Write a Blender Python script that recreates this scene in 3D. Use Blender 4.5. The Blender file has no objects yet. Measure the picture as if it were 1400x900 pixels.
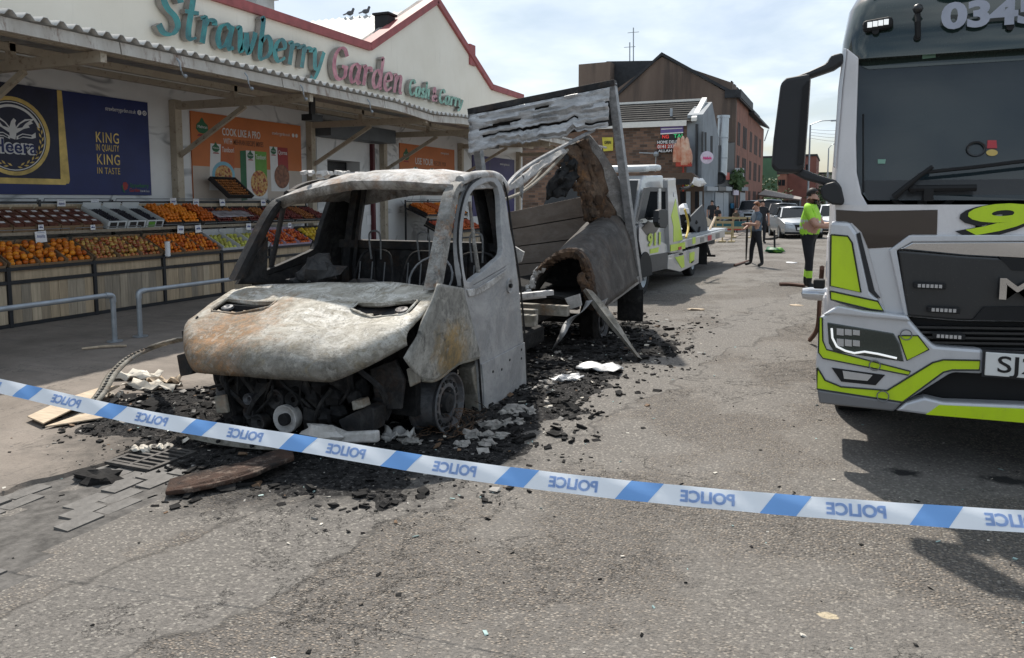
import bpy, bmesh, math, random
from mathutils import Vector, Matrix, noise as mnoise
R = math.radians
rnd = random.Random(7)
V = Vector
# ------------------------------------------------------------------ camera
SC = bpy.context.scene
EYE = V((0, 0, 1.75))
YAW = 0.40000; PIT = 0.09589
cam_d = bpy.data.cameras.new('camera'); cam = bpy.data.objects.new('camera', cam_d)
SC.collection.objects.link(cam); SC.camera = cam
cam.location = EYE; cam.rotation_euler = (R(90) - PIT, 0, YAW)
cam_d.sensor_width = 36; cam_d.lens = 27.0; cam_d.shift_y = -75 / 1400
cam_d.clip_start = 0.05; cam_d.clip_end = 3000
# ------------------------------------------------------------------ world and sun
SUN_EL = R(53); SUN_DIR = V((0.55, -0.83, 0)).normalized()      # the way shadows fall on the ground
W = bpy.data.worlds.new('World'); SC.world = W; W.use_nodes = True
nt = W.node_tree; nt.nodes.clear()
def wn(t, **k):
    n = nt.nodes.new(t)
    for a, b in k.items(): setattr(n, a, b)
    return n
wo = wn('ShaderNodeOutputWorld'); bg = wn('ShaderNodeBackground'); sky = wn('ShaderNodeTexSky')
sky.sky_type = 'NISHITA'; sky.sun_disc = False; sky.sun_elevation = SUN_EL
sky.sun_rotation = math.atan2(-SUN_DIR.x, -SUN_DIR.y); sky.air_density = 1.0; sky.dust_density = 2.0; sky.ozone_density = 1.0
tc = wn('ShaderNodeTexCoord'); sx = wn('ShaderNodeSeparateXYZ'); nt.links.new(tc.outputs['Generated'], sx.inputs[0])
za = wn('ShaderNodeMath', operation='MAXIMUM'); za.inputs[1].default_value = 0.0; nt.links.new(sx.outputs[2], za.inputs[0])
zb = wn('ShaderNodeMath', operation='ADD'); zb.inputs[1].default_value = 0.16; nt.links.new(za.outputs[0], zb.inputs[0])
cx = wn('ShaderNodeMath', operation='DIVIDE'); cy = wn('ShaderNodeMath', operation='DIVIDE')
nt.links.new(sx.outputs[0], cx.inputs[0]); nt.links.new(zb.outputs[0], cx.inputs[1])
nt.links.new(sx.outputs[1], cy.inputs[0]); nt.links.new(zb.outputs[0], cy.inputs[1])
cb = wn('ShaderNodeCombineXYZ'); nt.links.new(cx.outputs[0], cb.inputs[0]); nt.links.new(cy.outputs[0], cb.inputs[1])
n1 = wn('ShaderNodeTexNoise'); n1.inputs['Scale'].default_value = 1.15; n1.inputs['Detail'].default_value = 9; n1.inputs['Roughness'].default_value = 0.56
n1.inputs['Distortion'].default_value = 0.25
nt.links.new(cb.outputs[0], n1.inputs['Vector'])
cr = wn('ShaderNodeValToRGB'); cr.color_ramp.elements[0].position = 0.41; cr.color_ramp.elements[1].position = 0.60
cr.color_ramp.elements[0].color = (0.12, 0.12, 0.12, 1)
nt.links.new(n1.outputs['Fac'], cr.inputs[0])
n2 = wn('ShaderNodeTexNoise'); n2.inputs['Scale'].default_value = 2.3; n2.inputs['Detail'].default_value = 6
mp = wn('ShaderNodeMapping'); mp.inputs['Location'].default_value = (3.1, 1.7, 0.4); nt.links.new(cb.outputs[0], mp.inputs['Vector']); nt.links.new(mp.outputs[0], n2.inputs['Vector'])
cr2 = wn('ShaderNodeValToRGB'); cr2.color_ramp.elements[0].position = 0.3; cr2.color_ramp.elements[1].position = 0.7
cr2.color_ramp.elements[0].color = (5.2, 6.3, 7.3, 1); cr2.color_ramp.elements[1].color = (8.6, 9.3, 9.7, 1)
nt.links.new(n2.outputs['Fac'], cr2.inputs[0])
mxr = wn('ShaderNodeMixRGB'); nt.links.new(cr.outputs[0], mxr.inputs[0]); nt.links.new(sky.outputs[0], mxr.inputs[1]); nt.links.new(cr2.outputs[0], mxr.inputs[2])
nt.links.new(mxr.outputs[0], bg.inputs[0]); bg.inputs[1].default_value = 0.115; nt.links.new(bg.outputs[0], wo.inputs[0])
sun_d = bpy.data.lights.new('sun', 'SUN'); sun = bpy.data.objects.new('sun', sun_d); SC.collection.objects.link(sun)
sun_d.energy = 5.0; sun_d.angle = R(1.0); sun_d.color = (1.0, 0.94, 0.85)
sdir = V((SUN_DIR.x * math.cos(SUN_EL), SUN_DIR.y * math.cos(SUN_EL), -math.sin(SUN_EL)))
sun.rotation_euler = sdir.to_track_quat('-Z', 'Y').to_euler(); sun.location = (0, 0, 30)
SC.view_settings.view_transform = 'Standard'; SC.view_settings.look = 'None'
SC.view_settings.exposure = 0.15; SC.view_settings.gamma = 1.0
# ------------------------------------------------------------------ measuring: where a sight line meets a real plane of the place
_f = V((-math.sin(YAW) * math.cos(PIT), math.cos(YAW) * math.cos(PIT), -math.sin(PIT)))
_r = V((math.cos(YAW), math.sin(YAW), 0)); _u = _r.cross(_f)
def ray(px, py): return _f + _r * ((px - 700) / 1050) + _u * ((375 - py) / 1050)
def ox(px, py, x): d = ray(px, py); return EYE + d * (x / d.x)
def oy(px, py, y): d = ray(px, py); return EYE + d * (y / d.y)
def oz(px, py, z): d = ray(px, py); return EYE + d * ((z - EYE.z) / d.z)
def road_z(x): return 0.12 * max(0.0, 1 - (x / 4.2) ** 2) if x < 0 else 0.12 * max(0.0, 1 - (x / 6.5) ** 2)
def og(px, py):
    z = 0.0
    for _ in range(8): p = oz(px, py, z); z = road_z(p.x)
    return p
# ------------------------------------------------------------------ tagging and meshes
COL = SC.collection
def tag(o, label=None, cat=None, group=None, kind=None):
    if label: o['label'] = label
    if cat: o['category'] = cat
    if group: o['group'] = group
    if kind: o['kind'] = kind
    return o
def thing(name, label, cat, loc=(0, 0, 0), group=None, rz=0):
    e = bpy.data.objects.new(name, None); COL.objects.link(e); e.location = loc; e.rotation_euler = (0, 0, rz); e.empty_display_size = 0.2
    return tag(e, label, cat, group)
def copy_tree(o, parent=None):
    c = o.copy(); COL.objects.link(c)
    if parent: c.parent = parent
    for ch in list(o.children): copy_tree(ch, c)
    return c
def link(name, me, parent=None, world=True):
    o = bpy.data.objects.new(name, me); COL.objects.link(o)
    if parent is not None:
        o.parent = parent
        if world:
            m = Matrix.Identity(4); p = parent; chain = []
            while p is not None: chain.append(p); p = p.parent
            for p in reversed(chain): m = m @ p.matrix_basis
            o.matrix_basis = m.inverted()
    return o
class MB:
    def __init__(s): s.v = []; s.f = []; s.m = []
    def add(s, vs, fs, mi=0):
        b = len(s.v); s.v += [tuple(p) for p in vs]; s.f += [tuple(b + i for i in f) for f in fs]; s.m += [mi] * len(fs); return s
    def box(s, c, d, rot=None, mi=0):
        hx, hy, hz = d[0] / 2, d[1] / 2, d[2] / 2
        ps = [V((sx * hx, sy * hy, sz * hz)) for sz in (-1, 1) for sy in (-1, 1) for sx in (-1, 1)]
        if rot is not None:
            m = rot if isinstance(rot, Matrix) else Matrix.Rotation(rot, 3, 'Z'); ps = [m @ p for p in ps]
        c = V(c); return s.add([p + c for p in ps], [(0, 2, 3, 1), (4, 5, 7, 6), (0, 1, 5, 4), (2, 6, 7, 3), (0, 4, 6, 2), (1, 3, 7, 5)], mi)
    def bb(s, x0, x1, y0, y1, z0, z1, mi=0): return s.box(((x0 + x1) / 2, (y0 + y1) / 2, (z0 + z1) / 2), (x1 - x0, y1 - y0, z1 - z0), None, mi)
    def beam(s, a, b, w, h, up=(0, 0, 1), mi=0):
        a, b = V(a), V(b); d = (b - a); L = d.length; d.normalize(); u = V(up)
        if abs(d.dot(u)) > 0.98: u = V((1, 0, 0))
        sd = d.cross(u).normalized(); u = sd.cross(d)
        return s.box((a + b) / 2, (w, L, h), Matrix((sd, d, u)).transposed(), mi)
    def prism(s, pts, d, mi=0):
        d = V(d); n = len(pts); a = [V(p) for p in pts]; b = [p + d for p in a]
        return s.add(a + b, [tuple(range(n)), tuple(range(2 * n - 1, n - 1, -1))] + [(i, (i + 1) % n, n + (i + 1) % n, n + i) for i in range(n)], mi)
    def ring(s, outer, inner, d, mi=0):
        d = V(d); n = len(outer); A = [V(p) for p in outer]; B = [V(p) for p in inner]
        vs = A + B + [p + d for p in A] + [p + d for p in B]; fs = []
        for i in range(n):
            j = (i + 1) % n
            fs += [(i, j, n + j, n + i), (2 * n + i, 3 * n + i, 3 * n + j, 2 * n + j), (i, 2 * n + i, 2 * n + j, j), (n + i, n + j, 3 * n + j, 3 * n + i)]
        return s.add(vs, fs, mi)
    def grid(s, P, mi=0, closeu=False):
        n, m = len(P), len(P[0]); vs = [p for row in P for p in row]; fs = []
        for i in range(n if closeu else n - 1):
            k = (i + 1) % n
            for j in range(m - 1): fs.append((i * m + j, i * m + j + 1, k * m + j + 1, k * m + j))
        return s.add(vs, fs, mi)
    def tube(s, pts, r, n=8, mi=0, caps=True):
        pts = [V(p) for p in pts]; k = len(pts); rs = r if isinstance(r, (list, tuple)) else [r] * k
        ref = None; vs = []
        for i, p in enumerate(pts):
            t = (pts[min(i + 1, k - 1)] - pts[max(i - 1, 0)]).normalized()
            if ref is None:
                ref = V((0, 0, 1)) if abs(t.z) < 0.9 else V((1, 0, 0))
            a = (ref - t * ref.dot(t)).normalized(); b = t.cross(a); ref = a
            vs += [p + (a * math.cos(2 * math.pi * q / n) + b * math.sin(2 * math.pi * q / n)) * rs[i] for q in range(n)]
        fs = [(i * n + q, i * n + (q + 1) % n, (i + 1) * n + (q + 1) % n, (i + 1) * n + q) for i in range(k - 1) for q in range(n)]
        if caps: fs += [tuple(range(n - 1, -1, -1)), tuple(range((k - 1) * n, k * n))]
        return s.add(vs, fs, mi)
    def lathe(s, c, ax, prof, n=20, mi=0):
        c = V(c); ax = V(ax).normalized(); a = ax.orthogonal().normalized(); b = ax.cross(a); vs = []; k = len(prof)
        for (h, r) in prof: vs += [c + ax * h + (a * math.cos(2 * math.pi * q / n) + b * math.sin(2 * math.pi * q / n)) * max(r, 1e-4) for q in range(n)]
        return s.add(vs, [(i * n + q, i * n + (q + 1) % n, (i + 1) * n + (q + 1) % n, (i + 1) * n + q) for i in range(k - 1) for q in range(n)], mi)
    def cyl(s, c, ax, r, h, n=16, mi=0): return s.lathe(c, ax, [(-h / 2, 0), (-h / 2, r), (h / 2, r), (h / 2, 0)], n, mi)
    def ball(s, c, r, n=10, mi=0, sq=(1, 1, 1)):
        c = V(c); P = []
        for i in range(n // 2 + 1):
            th = math.pi * i / (n // 2)
            P.append([c + V((r * sq[0] * max(math.sin(th), 1e-3) * math.cos(2 * math.pi * j / n), r * sq[1] * max(math.sin(th), 1e-3) * math.sin(2 * math.pi * j / n), r * sq[2] * math.cos(th))) for j in range(n + 1)])
        return s.grid(P, mi)
    def mesh(s, name, mats, smooth=None, weld=True):
        me = bpy.data.meshes.new(name); me.from_pydata(s.v, [], s.f)
        for m in (mats if isinstance(mats, (list, tuple)) else [mats]): me.materials.append(MAT[m] if isinstance(m, str) else m)
        me.polygons.foreach_set('material_index', s.m)
        bm = bmesh.new(); bm.from_mesh(me)
        if weld: bmesh.ops.remove_doubles(bm, verts=bm.verts, dist=1e-5)
        bmesh.ops.recalc_face_normals(bm, faces=bm.faces)
        bm.to_mesh(me); bm.free()
        if smooth is not None:
            me.polygons.foreach_set('use_smooth', [True] * len(me.polygons))
            try: me.set_sharp_from_angle(angle=R(smooth))
            except Exception: pass
        return me
    def build(s, name, mats, parent=None, smooth=None, bevel=0, solid=0, world=True, label=None, sub=0, weld=True):
        o = link(name, s.mesh(name, mats, smooth, weld), parent, world)
        if solid: md = o.modifiers.new('solid', 'SOLIDIFY'); md.thickness = abs(solid); md.offset = -1 if solid > 0 else 1
        if sub: md = o.modifiers.new('sub', 'SUBSURF'); md.levels = sub; md.render_levels = sub
        if bevel: md = o.modifiers.new('bevel', 'BEVEL'); md.width = bevel; md.segments = 2; md.limit_method = 'ANGLE'; md.angle_limit = R(35)
        if label: o['label'] = label
        return o
def crom(pts, n=6, closed=False):
    pts = [V(p) for p in pts]; k = len(pts); out = []
    for i in range(k if closed else k - 1):
        if closed: p0, p1, p2, p3 = pts[i - 1], pts[i], pts[(i + 1) % k], pts[(i + 2) % k]
        else: p0, p1, p2, p3 = pts[max(i - 1, 0)], pts[i], pts[i + 1], pts[min(i + 2, k - 1)]
        for q in range(n):
            t = q / n
            out.append(0.5 * ((2 * p1) + (p2 - p0) * t + (2 * p0 - 5 * p1 + 4 * p2 - p3) * t * t + (3 * p1 - p0 - 3 * p2 + p3) * t ** 3))
    if not closed: out.append(pts[-1])
    return out
def resample(pts, n, closed=False):
    pts = [V(p) for p in pts]
    if closed: pts = pts + [pts[0]]
    L = [0]
    for a, b in zip(pts, pts[1:]): L.append(L[-1] + (b - a).length)
    out = []; k = 0; m = n if closed else n - 1
    for i in range(n):
        t = L[-1] * i / m
        while k < len(L) - 2 and L[k + 1] < t: k += 1
        d = L[k + 1] - L[k]; out.append(pts[k].lerp(pts[k + 1], (t - L[k]) / d if d else 0))
    return out
def text_mesh(s, size, O, U, Vv, mat, depth=0.004, align='LEFT', shear=0.0, bold=0.0, spacing=1.0, fit=None, mats=None):
    cu = bpy.data.curves.new('t', 'FONT'); cu.body = s; cu.size = size; cu.extrude = depth / 2; cu.align_x = align; cu.shear = shear; cu.offset = bold; cu.space_character = spacing
    cu.resolution_u = 4
    o = bpy.data.objects.new('t', cu); COL.objects.link(o); bpy.context.view_layer.update()
    me = bpy.data.meshes.new_from_object(o.evaluated_get(bpy.context.evaluated_depsgraph_get())); bpy.data.objects.remove(o); bpy.data.curves.remove(cu)
    O, U, Vv = V(O), V(U).normalized(), V(Vv).normalized(); N = U.cross(Vv)
    sxx = 1.0
    if fit:
        xs = [v.co.x for v in me.vertices]; w = max(xs) - min(xs); sxx = fit / w if w else 1
    for v in me.vertices: c = v.co.copy(); v.co = O + U * (c.x * sxx) + Vv * c.y + N * (c.z + depth / 2)
    me.materials.clear(); me.materials.append(MAT[mat]); return me
# ------------------------------------------------------------------ materials
MAT = {}
class NT:
    def __init__(s, name):
        s.m = bpy.data.materials.new(name); s.m.use_nodes = True; s.t = s.m.node_tree; s.p = s.t.nodes['Principled BSDF']; MAT[name] = s.m; s.co = None
    def n(s, t, **k):
        q = s.t.nodes.new(t)
        for a, b in k.items(): setattr(q, a, b)
        return q
    def l(s, a, b): s.t.links.new(a, b)
    def coord(s):
        if not s.co: s.co = s.n('ShaderNodeTexCoord').outputs['Object']
        return s.co
    def noise(s, sc, det=4, rough=0.55, vec=None, stretch=None, loc=None, dist=0.0):
        q = s.n('ShaderNodeTexNoise'); q.inputs['Scale'].default_value = sc; q.inputs['Detail'].default_value = det; q.inputs['Roughness'].default_value = rough; q.inputs['Distortion'].default_value = dist
        v = vec or s.coord()
        if stretch or loc:
            mp = s.n('ShaderNodeMapping'); mp.inputs['Scale'].default_value = stretch or (1, 1, 1); mp.inputs['Location'].default_value = loc or (0, 0, 0); s.l(v, mp.inputs['Vector']); v = mp.outputs[0]
        s.l(v, q.inputs['Vector']); return q.outputs['Fac']
    def vor(s, sc, feature='F1', out='Distance', stretch=None, rnd_=1.0):
        q = s.n('ShaderNodeTexVoronoi'); q.feature = feature; q.inputs['Scale'].default_value = sc; q.inputs['Randomness'].default_value = rnd_
        v = s.coord()
        if stretch: mp = s.n('ShaderNodeMapping'); mp.inputs['Scale'].default_value = stretch; s.l(v, mp.inputs['Vector']); v = mp.outputs[0]
        s.l(v, q.inputs['Vector']); return q.outputs[out]
    def ramp(s, fac, a, b, ca=0.0, cb=1.0):
        q = s.n('ShaderNodeValToRGB'); e = q.color_ramp.elements
        c = lambda k: (k, k, k, 1) if isinstance(k, (int, float)) else (*k, 1)
        e[0].position = a; e[1].position = b; e[0].color = c(ca); e[1].color = c(cb); s.l(fac, q.inputs[0]); return q.outputs[0]
    def mix(s, fac, a, b, mode='MIX'):
        q = s.n('ShaderNodeMixRGB', blend_type=mode)
        for i, x in enumerate((fac, a, b)):
            if isinstance(x, (int, float)): q.inputs[i].default_value = x if i == 0 else (x, x, x, 1)
            elif isinstance(x, (tuple, list)): q.inputs[i].default_value = (*x, 1)
            else: s.l(x, q.inputs[i])
        return q.outputs[0]
    def math(s, op, a, b=0.0):
        q = s.n('ShaderNodeMath', operation=op)
        for i, x in enumerate((a, b)):
            if isinstance(x, (int, float)): q.inputs[i].default_value = x
            else: s.l(x, q.inputs[i])
        return q.outputs[0]
    def dist(s, p, sc=(1, 1, 1)):
        mp = s.n('ShaderNodeMapping', vector_type='POINT'); mp.inputs['Scale'].default_value = sc; mp.inputs['Location'].default_value = tuple(-a * b for a, b in zip(p, sc)); s.l(s.coord(), mp.inputs['Vector'])
        q = s.n('ShaderNodeVectorMath', operation='LENGTH'); s.l(mp.outputs[0], q.inputs[0]); return q.outputs['Value']
    def bump(s, h, st=0.3, d=0.01):
        q = s.n('ShaderNodeBump'); q.inputs['Strength'].default_value = st; q.inputs['Distance'].default_value = d; s.l(h, q.inputs['Height']); s.l(q.outputs[0], s.p.inputs['Normal'])
    def col(s, c):
        if isinstance(c, (tuple, list)): s.p.inputs['Base Color'].default_value = (*c, 1)
        else: s.l(c, s.p.inputs['Base Color'])
    def set(s, rough=0.5, metal=0.0, coat=0.0, spec=0.5):
        s.p.inputs['Roughness'].default_value = rough; s.p.inputs['Metallic'].default_value = metal; s.p.inputs['Coat Weight'].default_value = coat; s.p.inputs['Specular IOR Level'].default_value = spec; return s
def mat(name, c, rough=0.6, metal=0.0, var=0.12, sc=6.0, bump=0.0, bsc=60.0, coat=0.0, dirt=None, spec=0.4, stretch=None):
    m = NT(name); f = m.noise(sc, 5, 0.6, stretch=stretch); a = tuple(x * (1 - var) for x in c); b = tuple(min(1, x * (1 + var)) for x in c)
    cc = m.mix(m.ramp(f, 0.3, 0.7), a, b)
    if dirt: cc = m.mix(m.math('MULTIPLY', m.ramp(m.noise(sc * 0.7, 6, 0.65, loc=(5, 3, 1)), 0.5, 0.75), dirt[1]), cc, dirt[0])
    m.col(cc); m.set(rough, metal, coat, spec)
    if bump: m.bump(m.noise(bsc, 3), bump, 0.01)
    return m
def emit(name, c, s=1.0):
    m = NT(name); m.col(c); m.p.inputs['Emission Color'].default_value = (*c, 1); m.p.inputs['Emission Strength'].default_value = s; return m
# ---- ground materials
m = NT('road')
big = m.noise(0.55, 5, 0.6); mid_ = m.noise(3.0, 5, 0.65)
chip = m.vor(64, 'F1', 'Color', stretch=(1, 1.25, 1)); cd = m.vor(64, 'F1', 'Distance', stretch=(1, 1.25, 1))
sep = m.n('ShaderNodeSeparateColor'); m.l(chip, sep.inputs[0])
chipc = m.mix(sep.outputs[1], (0.10, 0.092, 0.083), (0.33, 0.28, 0.23))
chipc = m.mix(m.ramp(sep.outputs[2], 0.8, 0.86), chipc, (0.34, 0.31, 0.27))
ismask = m.math('MULTIPLY', m.ramp(sep.outputs[0], 0.22, 0.34), m.ramp(cd, 0.40, 0.62, 1.0, 0.0))
binder = m.mix(m.ramp(m.noise(130, 4, .7), 0.35, 0.65), (0.042, 0.039, 0.036), (0.165, 0.15, 0.136))
rough = m.mix(ismask, binder, chipc)
smooth = m.mix(m.ramp(m.noise(45, 5, 0.7), 0.35, 0.7), (0.11, 0.103, 0.095), (0.225, 0.208, 0.19))
smooth = m.mix(m.math('MULTIPLY', ismask, m.ramp(sep.outputs[1], 0.72, 0.8)), smooth, (0.3, 0.28, 0.25))
xyz = m.n('ShaderNodeSeparateXYZ'); m.l(m.coord(), xyz.inputs[0])
wob = m.math('MULTIPLY', m.math('SUBTRACT', m.noise(1.6, 4), 0.5), 0.9)
line = m.math('ADD', m.math('ADD', xyz.outputs[0], 2.62), m.math('MULTIPLY', m.math('SUBTRACT', xyz.outputs[1], 2.3), -0.2))
trench = m.ramp(m.math('ABSOLUTE', m.math('ADD', line, wob)), 0.36, 0.42, 1.0, 0.0)
patch = m.ramp(big, 0.47, 0.53)
sm = m.math('MAXIMUM', trench, m.math('MULTIPLY', patch, 0.85)); 
col = m.mix(sm, rough, smooth)
col = m.mix(m.math('MULTIPLY', m.ramp(m.noise(0.9, 6, 0.7, loc=(4, 9, 0)), 0.45, 0.8), 0.35), col, (0.21, 0.193, 0.172))
# dark tar seam round the repair
edge = m.ramp(m.math('ABSOLUTE', m.math('SUBTRACT', m.math('ABSOLUTE', m.math('ADD', line, wob)), 0.4)), 0.0, 0.03, 1.0, 0.0)
col = m.mix(m.math('MULTIPLY', edge, 0.6), col, (0.04, 0.038, 0.036))
ckn = m.noise(1.1, 8, 0.72, loc=(8, 1, 0), dist=0.4); ck = m.ramp(m.math('ABSOLUTE', m.math('SUBTRACT', ckn, 0.5)), 0.0, 0.004, 1.0, 0.0)
ck = m.math('MULTIPLY', ck, m.ramp(m.noise(0.7, 3, 0.5, loc=(2, 2, 2)), 0.5, 0.6))
col = m.mix(m.math('MULTIPLY', ck, 0.7), col, (0.03, 0.028, 0.027))
# soot of the fire
sd1 = m.dist((-3.3, 4.6, 0), (0.62, 0.62, 0.2)); sd2 = m.dist((-3.2, 8.2, 0), (0.62, 0.34, 0.2))
sd = m.math('MINIMUM', sd1, sd2); sd = m.math('ADD', sd, m.math('MULTIPLY', m.math('SUBTRACT', m.noise(4.5, 7, 0.72), 0.5), 1.1))
soot = m.ramp(sd, 0.62, 1.42, 1.0, 0.0)
col = m.mix(m.math('MULTIPLY', soot, 0.93), col, m.mix(m.ramp(m.noise(60, 4), 0.5, 0.75), (0.014, 0.014, 0.015), (0.06, 0.058, 0.056)))
# oil spots ahead of the truck and a paint blob
oil = m.ramp(m.math('ADD', m.dist((0.42, 5.05, 0.12), (5, 7, 1)), m.math('MULTIPLY', m.noise(14, 4), 0.9)), 0.75, 1.2, 1.0, 0.0)
col = m.mix(oil, col, (0.02, 0.02, 0.02))
oil = m.ramp(m.math('ADD', m.dist((0.95, 5.15, 0.12), (3.2, 6, 1)), m.math('MULTIPLY', m.noise(12, 4), 0.9)), 0.75, 1.2, 1.0, 0.0)
col = m.mix(oil, col, (0.02, 0.02, 0.02))
pb = m.ramp(m.math('ADD', m.dist((0.02, 3.14, 0.12), (16, 22, 1)), m.math('MULTIPLY', m.noise(30, 3), 0.7)), 0.9, 1.15, 1.0, 0.0)
col = m.mix(pb, col, (0.45, 0.38, 0.27))
m.col(col); m.set(0.88, 0, 0, 0.3)
hgt = m.mix(ismask, 0.25, m.ramp(cd, 0.0, 0.45, 1.0, 0.45)); hgt = m.mix(sm, hgt, m.noise(70, 4))
m.bump(m.math('SUBTRACT', m.math('ADD', hgt, m.math('MULTIPLY', mid_, 0.6)), m.math('MULTIPLY', ck, 1.2)), 1.0, 0.016)
m = NT('pavement')
c = m.mix(m.ramp(m.noise(1.2, 6, 0.68), 0.3, 0.72), (0.155, 0.132, 0.112), (0.28, 0.243, 0.21))
c = m.mix(m.math('MULTIPLY', m.ramp(m.noise(50, 4, 0.7), 0.5, 0.72), 0.5), c, (0.12, 0.105, 0.095))
c = m.mix(m.math('MULTIPLY', m.ramp(m.noise(2.2, 6, 0.7, stretch=(0.35, 3.0, 1)), 0.5, 0.7), 0.45), c, (0.11, 0.1, 0.092))
sk_ = m.ramp(m.math('ABSOLUTE', m.math('SUBTRACT', m.noise(.8, 6, .65, stretch=(1, .35, 1), loc=(1, 5, 0)), .5)), 0.0, .004, 1.0, 0.0)
c = m.mix(m.math('MULTIPLY', sk_, 0.6), c, (0.05, 0.045, 0.04))
sd = m.math('MINIMUM', m.dist((-4.1, 4.8, 0), (0.62, 0.55, 0.2)), m.dist((-4.3, 8.4, 0), (0.75, 0.3, 0.2)))
soot = m.ramp(m.math('ADD', sd, m.math('MULTIPLY', m.math('SUBTRACT', m.noise(5, 7, 0.72), 0.5), 1.0)), 0.5, 1.15, 1.0, 0.0)
c = m.mix(m.math('MULTIPLY', soot, 0.88), c, (0.03, 0.028, 0.026))
m.col(c); m.set(0.85, 0, 0, 0.3); m.bump(m.noise(55, 5, 0.7), 0.5, 0.008)
mat('ground', (0.19, 0.175, 0.16), 0.9, var=0.25, sc=0.3)
mat('ground_dark', (0.10, 0.094, 0.088), 0.95, var=.5, sc=12, bump=.8, bsc=40)
mat('sett', (0.12, 0.114, 0.108), 0.7, var=0.3, sc=9, bump=0.5, bsc=30, dirt=((0.04, 0.038, 0.035), 0.7))
mat('cast_iron', (0.075, 0.07, 0.066), 0.7, 0.3, var=0.4, sc=15, bump=0.4, bsc=60)
# ---- general
mat('black_steel', (0.022, 0.023, 0.026), 0.45, 0.0, var=0.25, sc=8)
mat('galv', (0.34, 0.37, 0.40), 0.45, 0.55, var=0.15, sc=9, bump=0.1, bsc=25)
mat('soot_black', (0.012, 0.012, 0.013), 0.8, 0.0, var=0.6, sc=14, bump=0.6, bsc=30, dirt=((0.09, 0.085, 0.08), 0.5))
mat('char', (0.014, 0.0135, 0.0135), 0.9, 0, var=0.6, sc=12, bump=0.8, bsc=25, dirt=((0.06, 0.057, 0.054), 0.4), spec=.2)
mat('ash', (0.30, 0.285, 0.265), 0.95, 0, var=0.35, sc=10, bump=0.6, bsc=40, dirt=((0.06, 0.055, 0.05), 0.8))
mat('glass_frag', (0.35, 0.48, 0.46), 0.25, 0, var=0.2, sc=10)
mat('rubber', (0.016, 0.016, 0.017), 0.8, 0, var=0.3, sc=12, bump=0.3, bsc=80)
mat('pale_board', (0.50, 0.40, 0.29), 0.75, 0, var=0.22, sc=5, stretch=(1, 8, 1), dirt=((0.1, 0.08, 0.06), 0.5))
mat('paper_scrap', (0.60, 0.56, 0.49), 0.85, 0, var=0.2, sc=8, dirt=((0.15, 0.11, 0.08), 0.75))
mat('scorched_wood', (0.115, 0.065, 0.042), 0.85, 0, var=0.5, sc=7, bump=0.7, bsc=20, dirt=((0.3, 0.26, 0.22), 0.5))
# ---- road, pavement, ground
def road_edge(y):
    if y < 1.5: return -4.5
    return -4.5 + 0.16 * mnoise.noise(V((y * 1.3, 2.2, 0))) + 0.06 * mnoise.noise(V((y * 5.1, 7.2, 0)))
xs = [-6.0, -5.2, -4.7, -4.4, -4.0, -3.5, -3, -2.5, -2, -1.5, -1, -0.5, 0, 0.6, 1.2, 2, 3, 4, 5, 6, 6.6]
ys = [-30, -10, -4] + [i * 0.5 - 2 for i in range(40)] + [18 + 4 * i for i in range(34)]
b = MB(); b.grid([[(x, y, road_z(x) + (0.012 * mnoise.noise(V((x * 0.9, y * 0.9, 0))) if y < 16 else 0)) for x in xs] for y in ys])
road = b.build('road', 'road', smooth=60); tag(road, kind='structure')
def road_top(x, y): return road_z(x) + (0.012 * mnoise.noise(V((x * 0.9, y * 0.9, 0))) if y < 16 else 0)
b = MB(); ys2 = [-30, -8, 0] + [1 + 0.08 * i for i in range(75)] + [7 + 0.3 * i for i in range(60)] + [26 + 2 * i for i in range(12)]
P = []
for y in ys2:
    e = road_edge(y); P.append([(-12.4, y, 0.05), (-10, y, 0.048), (-8, y, 0.045), (-6, y, 0.042), (e - 0.35, y, 0.045), (e - 0.08, y, 0.046), (e, y, 0.03), (e + 0.03, y, -0.02)])
b.grid(P); o = b.build('pavement', 'pavement', smooth=40); tag(o, kind='structure')
b = MB(); b.add([(-600, -300, -0.06), (600, -300, -0.06), (600, 900, -0.06), (-600, 900, -0.06)], [(0, 1, 2, 3)]); o = b.build('ground', 'ground'); tag(o, kind='structure')
b = MB(); b.grid([[(x, y, road_top(x, y) + (.004 if mnoise.noise(V((x * 2.3, y * 1.7, 4))) + 1.1 - max(abs(x + 3.95) / .5, abs(y - 2.7) / .85) > 0 else -.012)) for x in [-4.55 + .1 * i for i in range(14)]] for y in [1.8 + .1 * j for j in range(21)]]); o = b.build('gutter', 'ground_dark', None); tag(o, kind='structure')
# stone setts showing in the gutter, laid in uneven courses
sp = MB(); sp.box((0, 0, -0.03), (0.24, 0.125, 0.08)); sett_me = sp.mesh('sett', 'sett')
for (u, j) in [(i, j) for i in range(9) for j in range(8)]:
    x = -4.42 + 0.128 * j + 0.01 * rnd.uniform(-1, 1); y = 2.0 + 0.245 * u + (0.12 if j % 2 else 0)
    if mnoise.noise(V((x * 1.9, y * 1.5, 3))) < -0.02 or x > -3.45 - 0.2 * (y - 2) or y > 3.6: continue
    if x < road_edge(y) - 0.05: continue
    o = bpy.data.objects.new('sett', sett_me); COL.objects.link(o); o.parent = road
    o.location = (x, y, road_top(x, y) + 0.0015 + rnd.uniform(-0.004, 0.006)); o.rotation_euler = (rnd.uniform(-.03, .03), rnd.uniform(-.03, .03), R(90) + rnd.uniform(-.06, .06)); o.scale = (rnd.uniform(.85, 1.0), rnd.uniform(.85, .98), 1)
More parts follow.
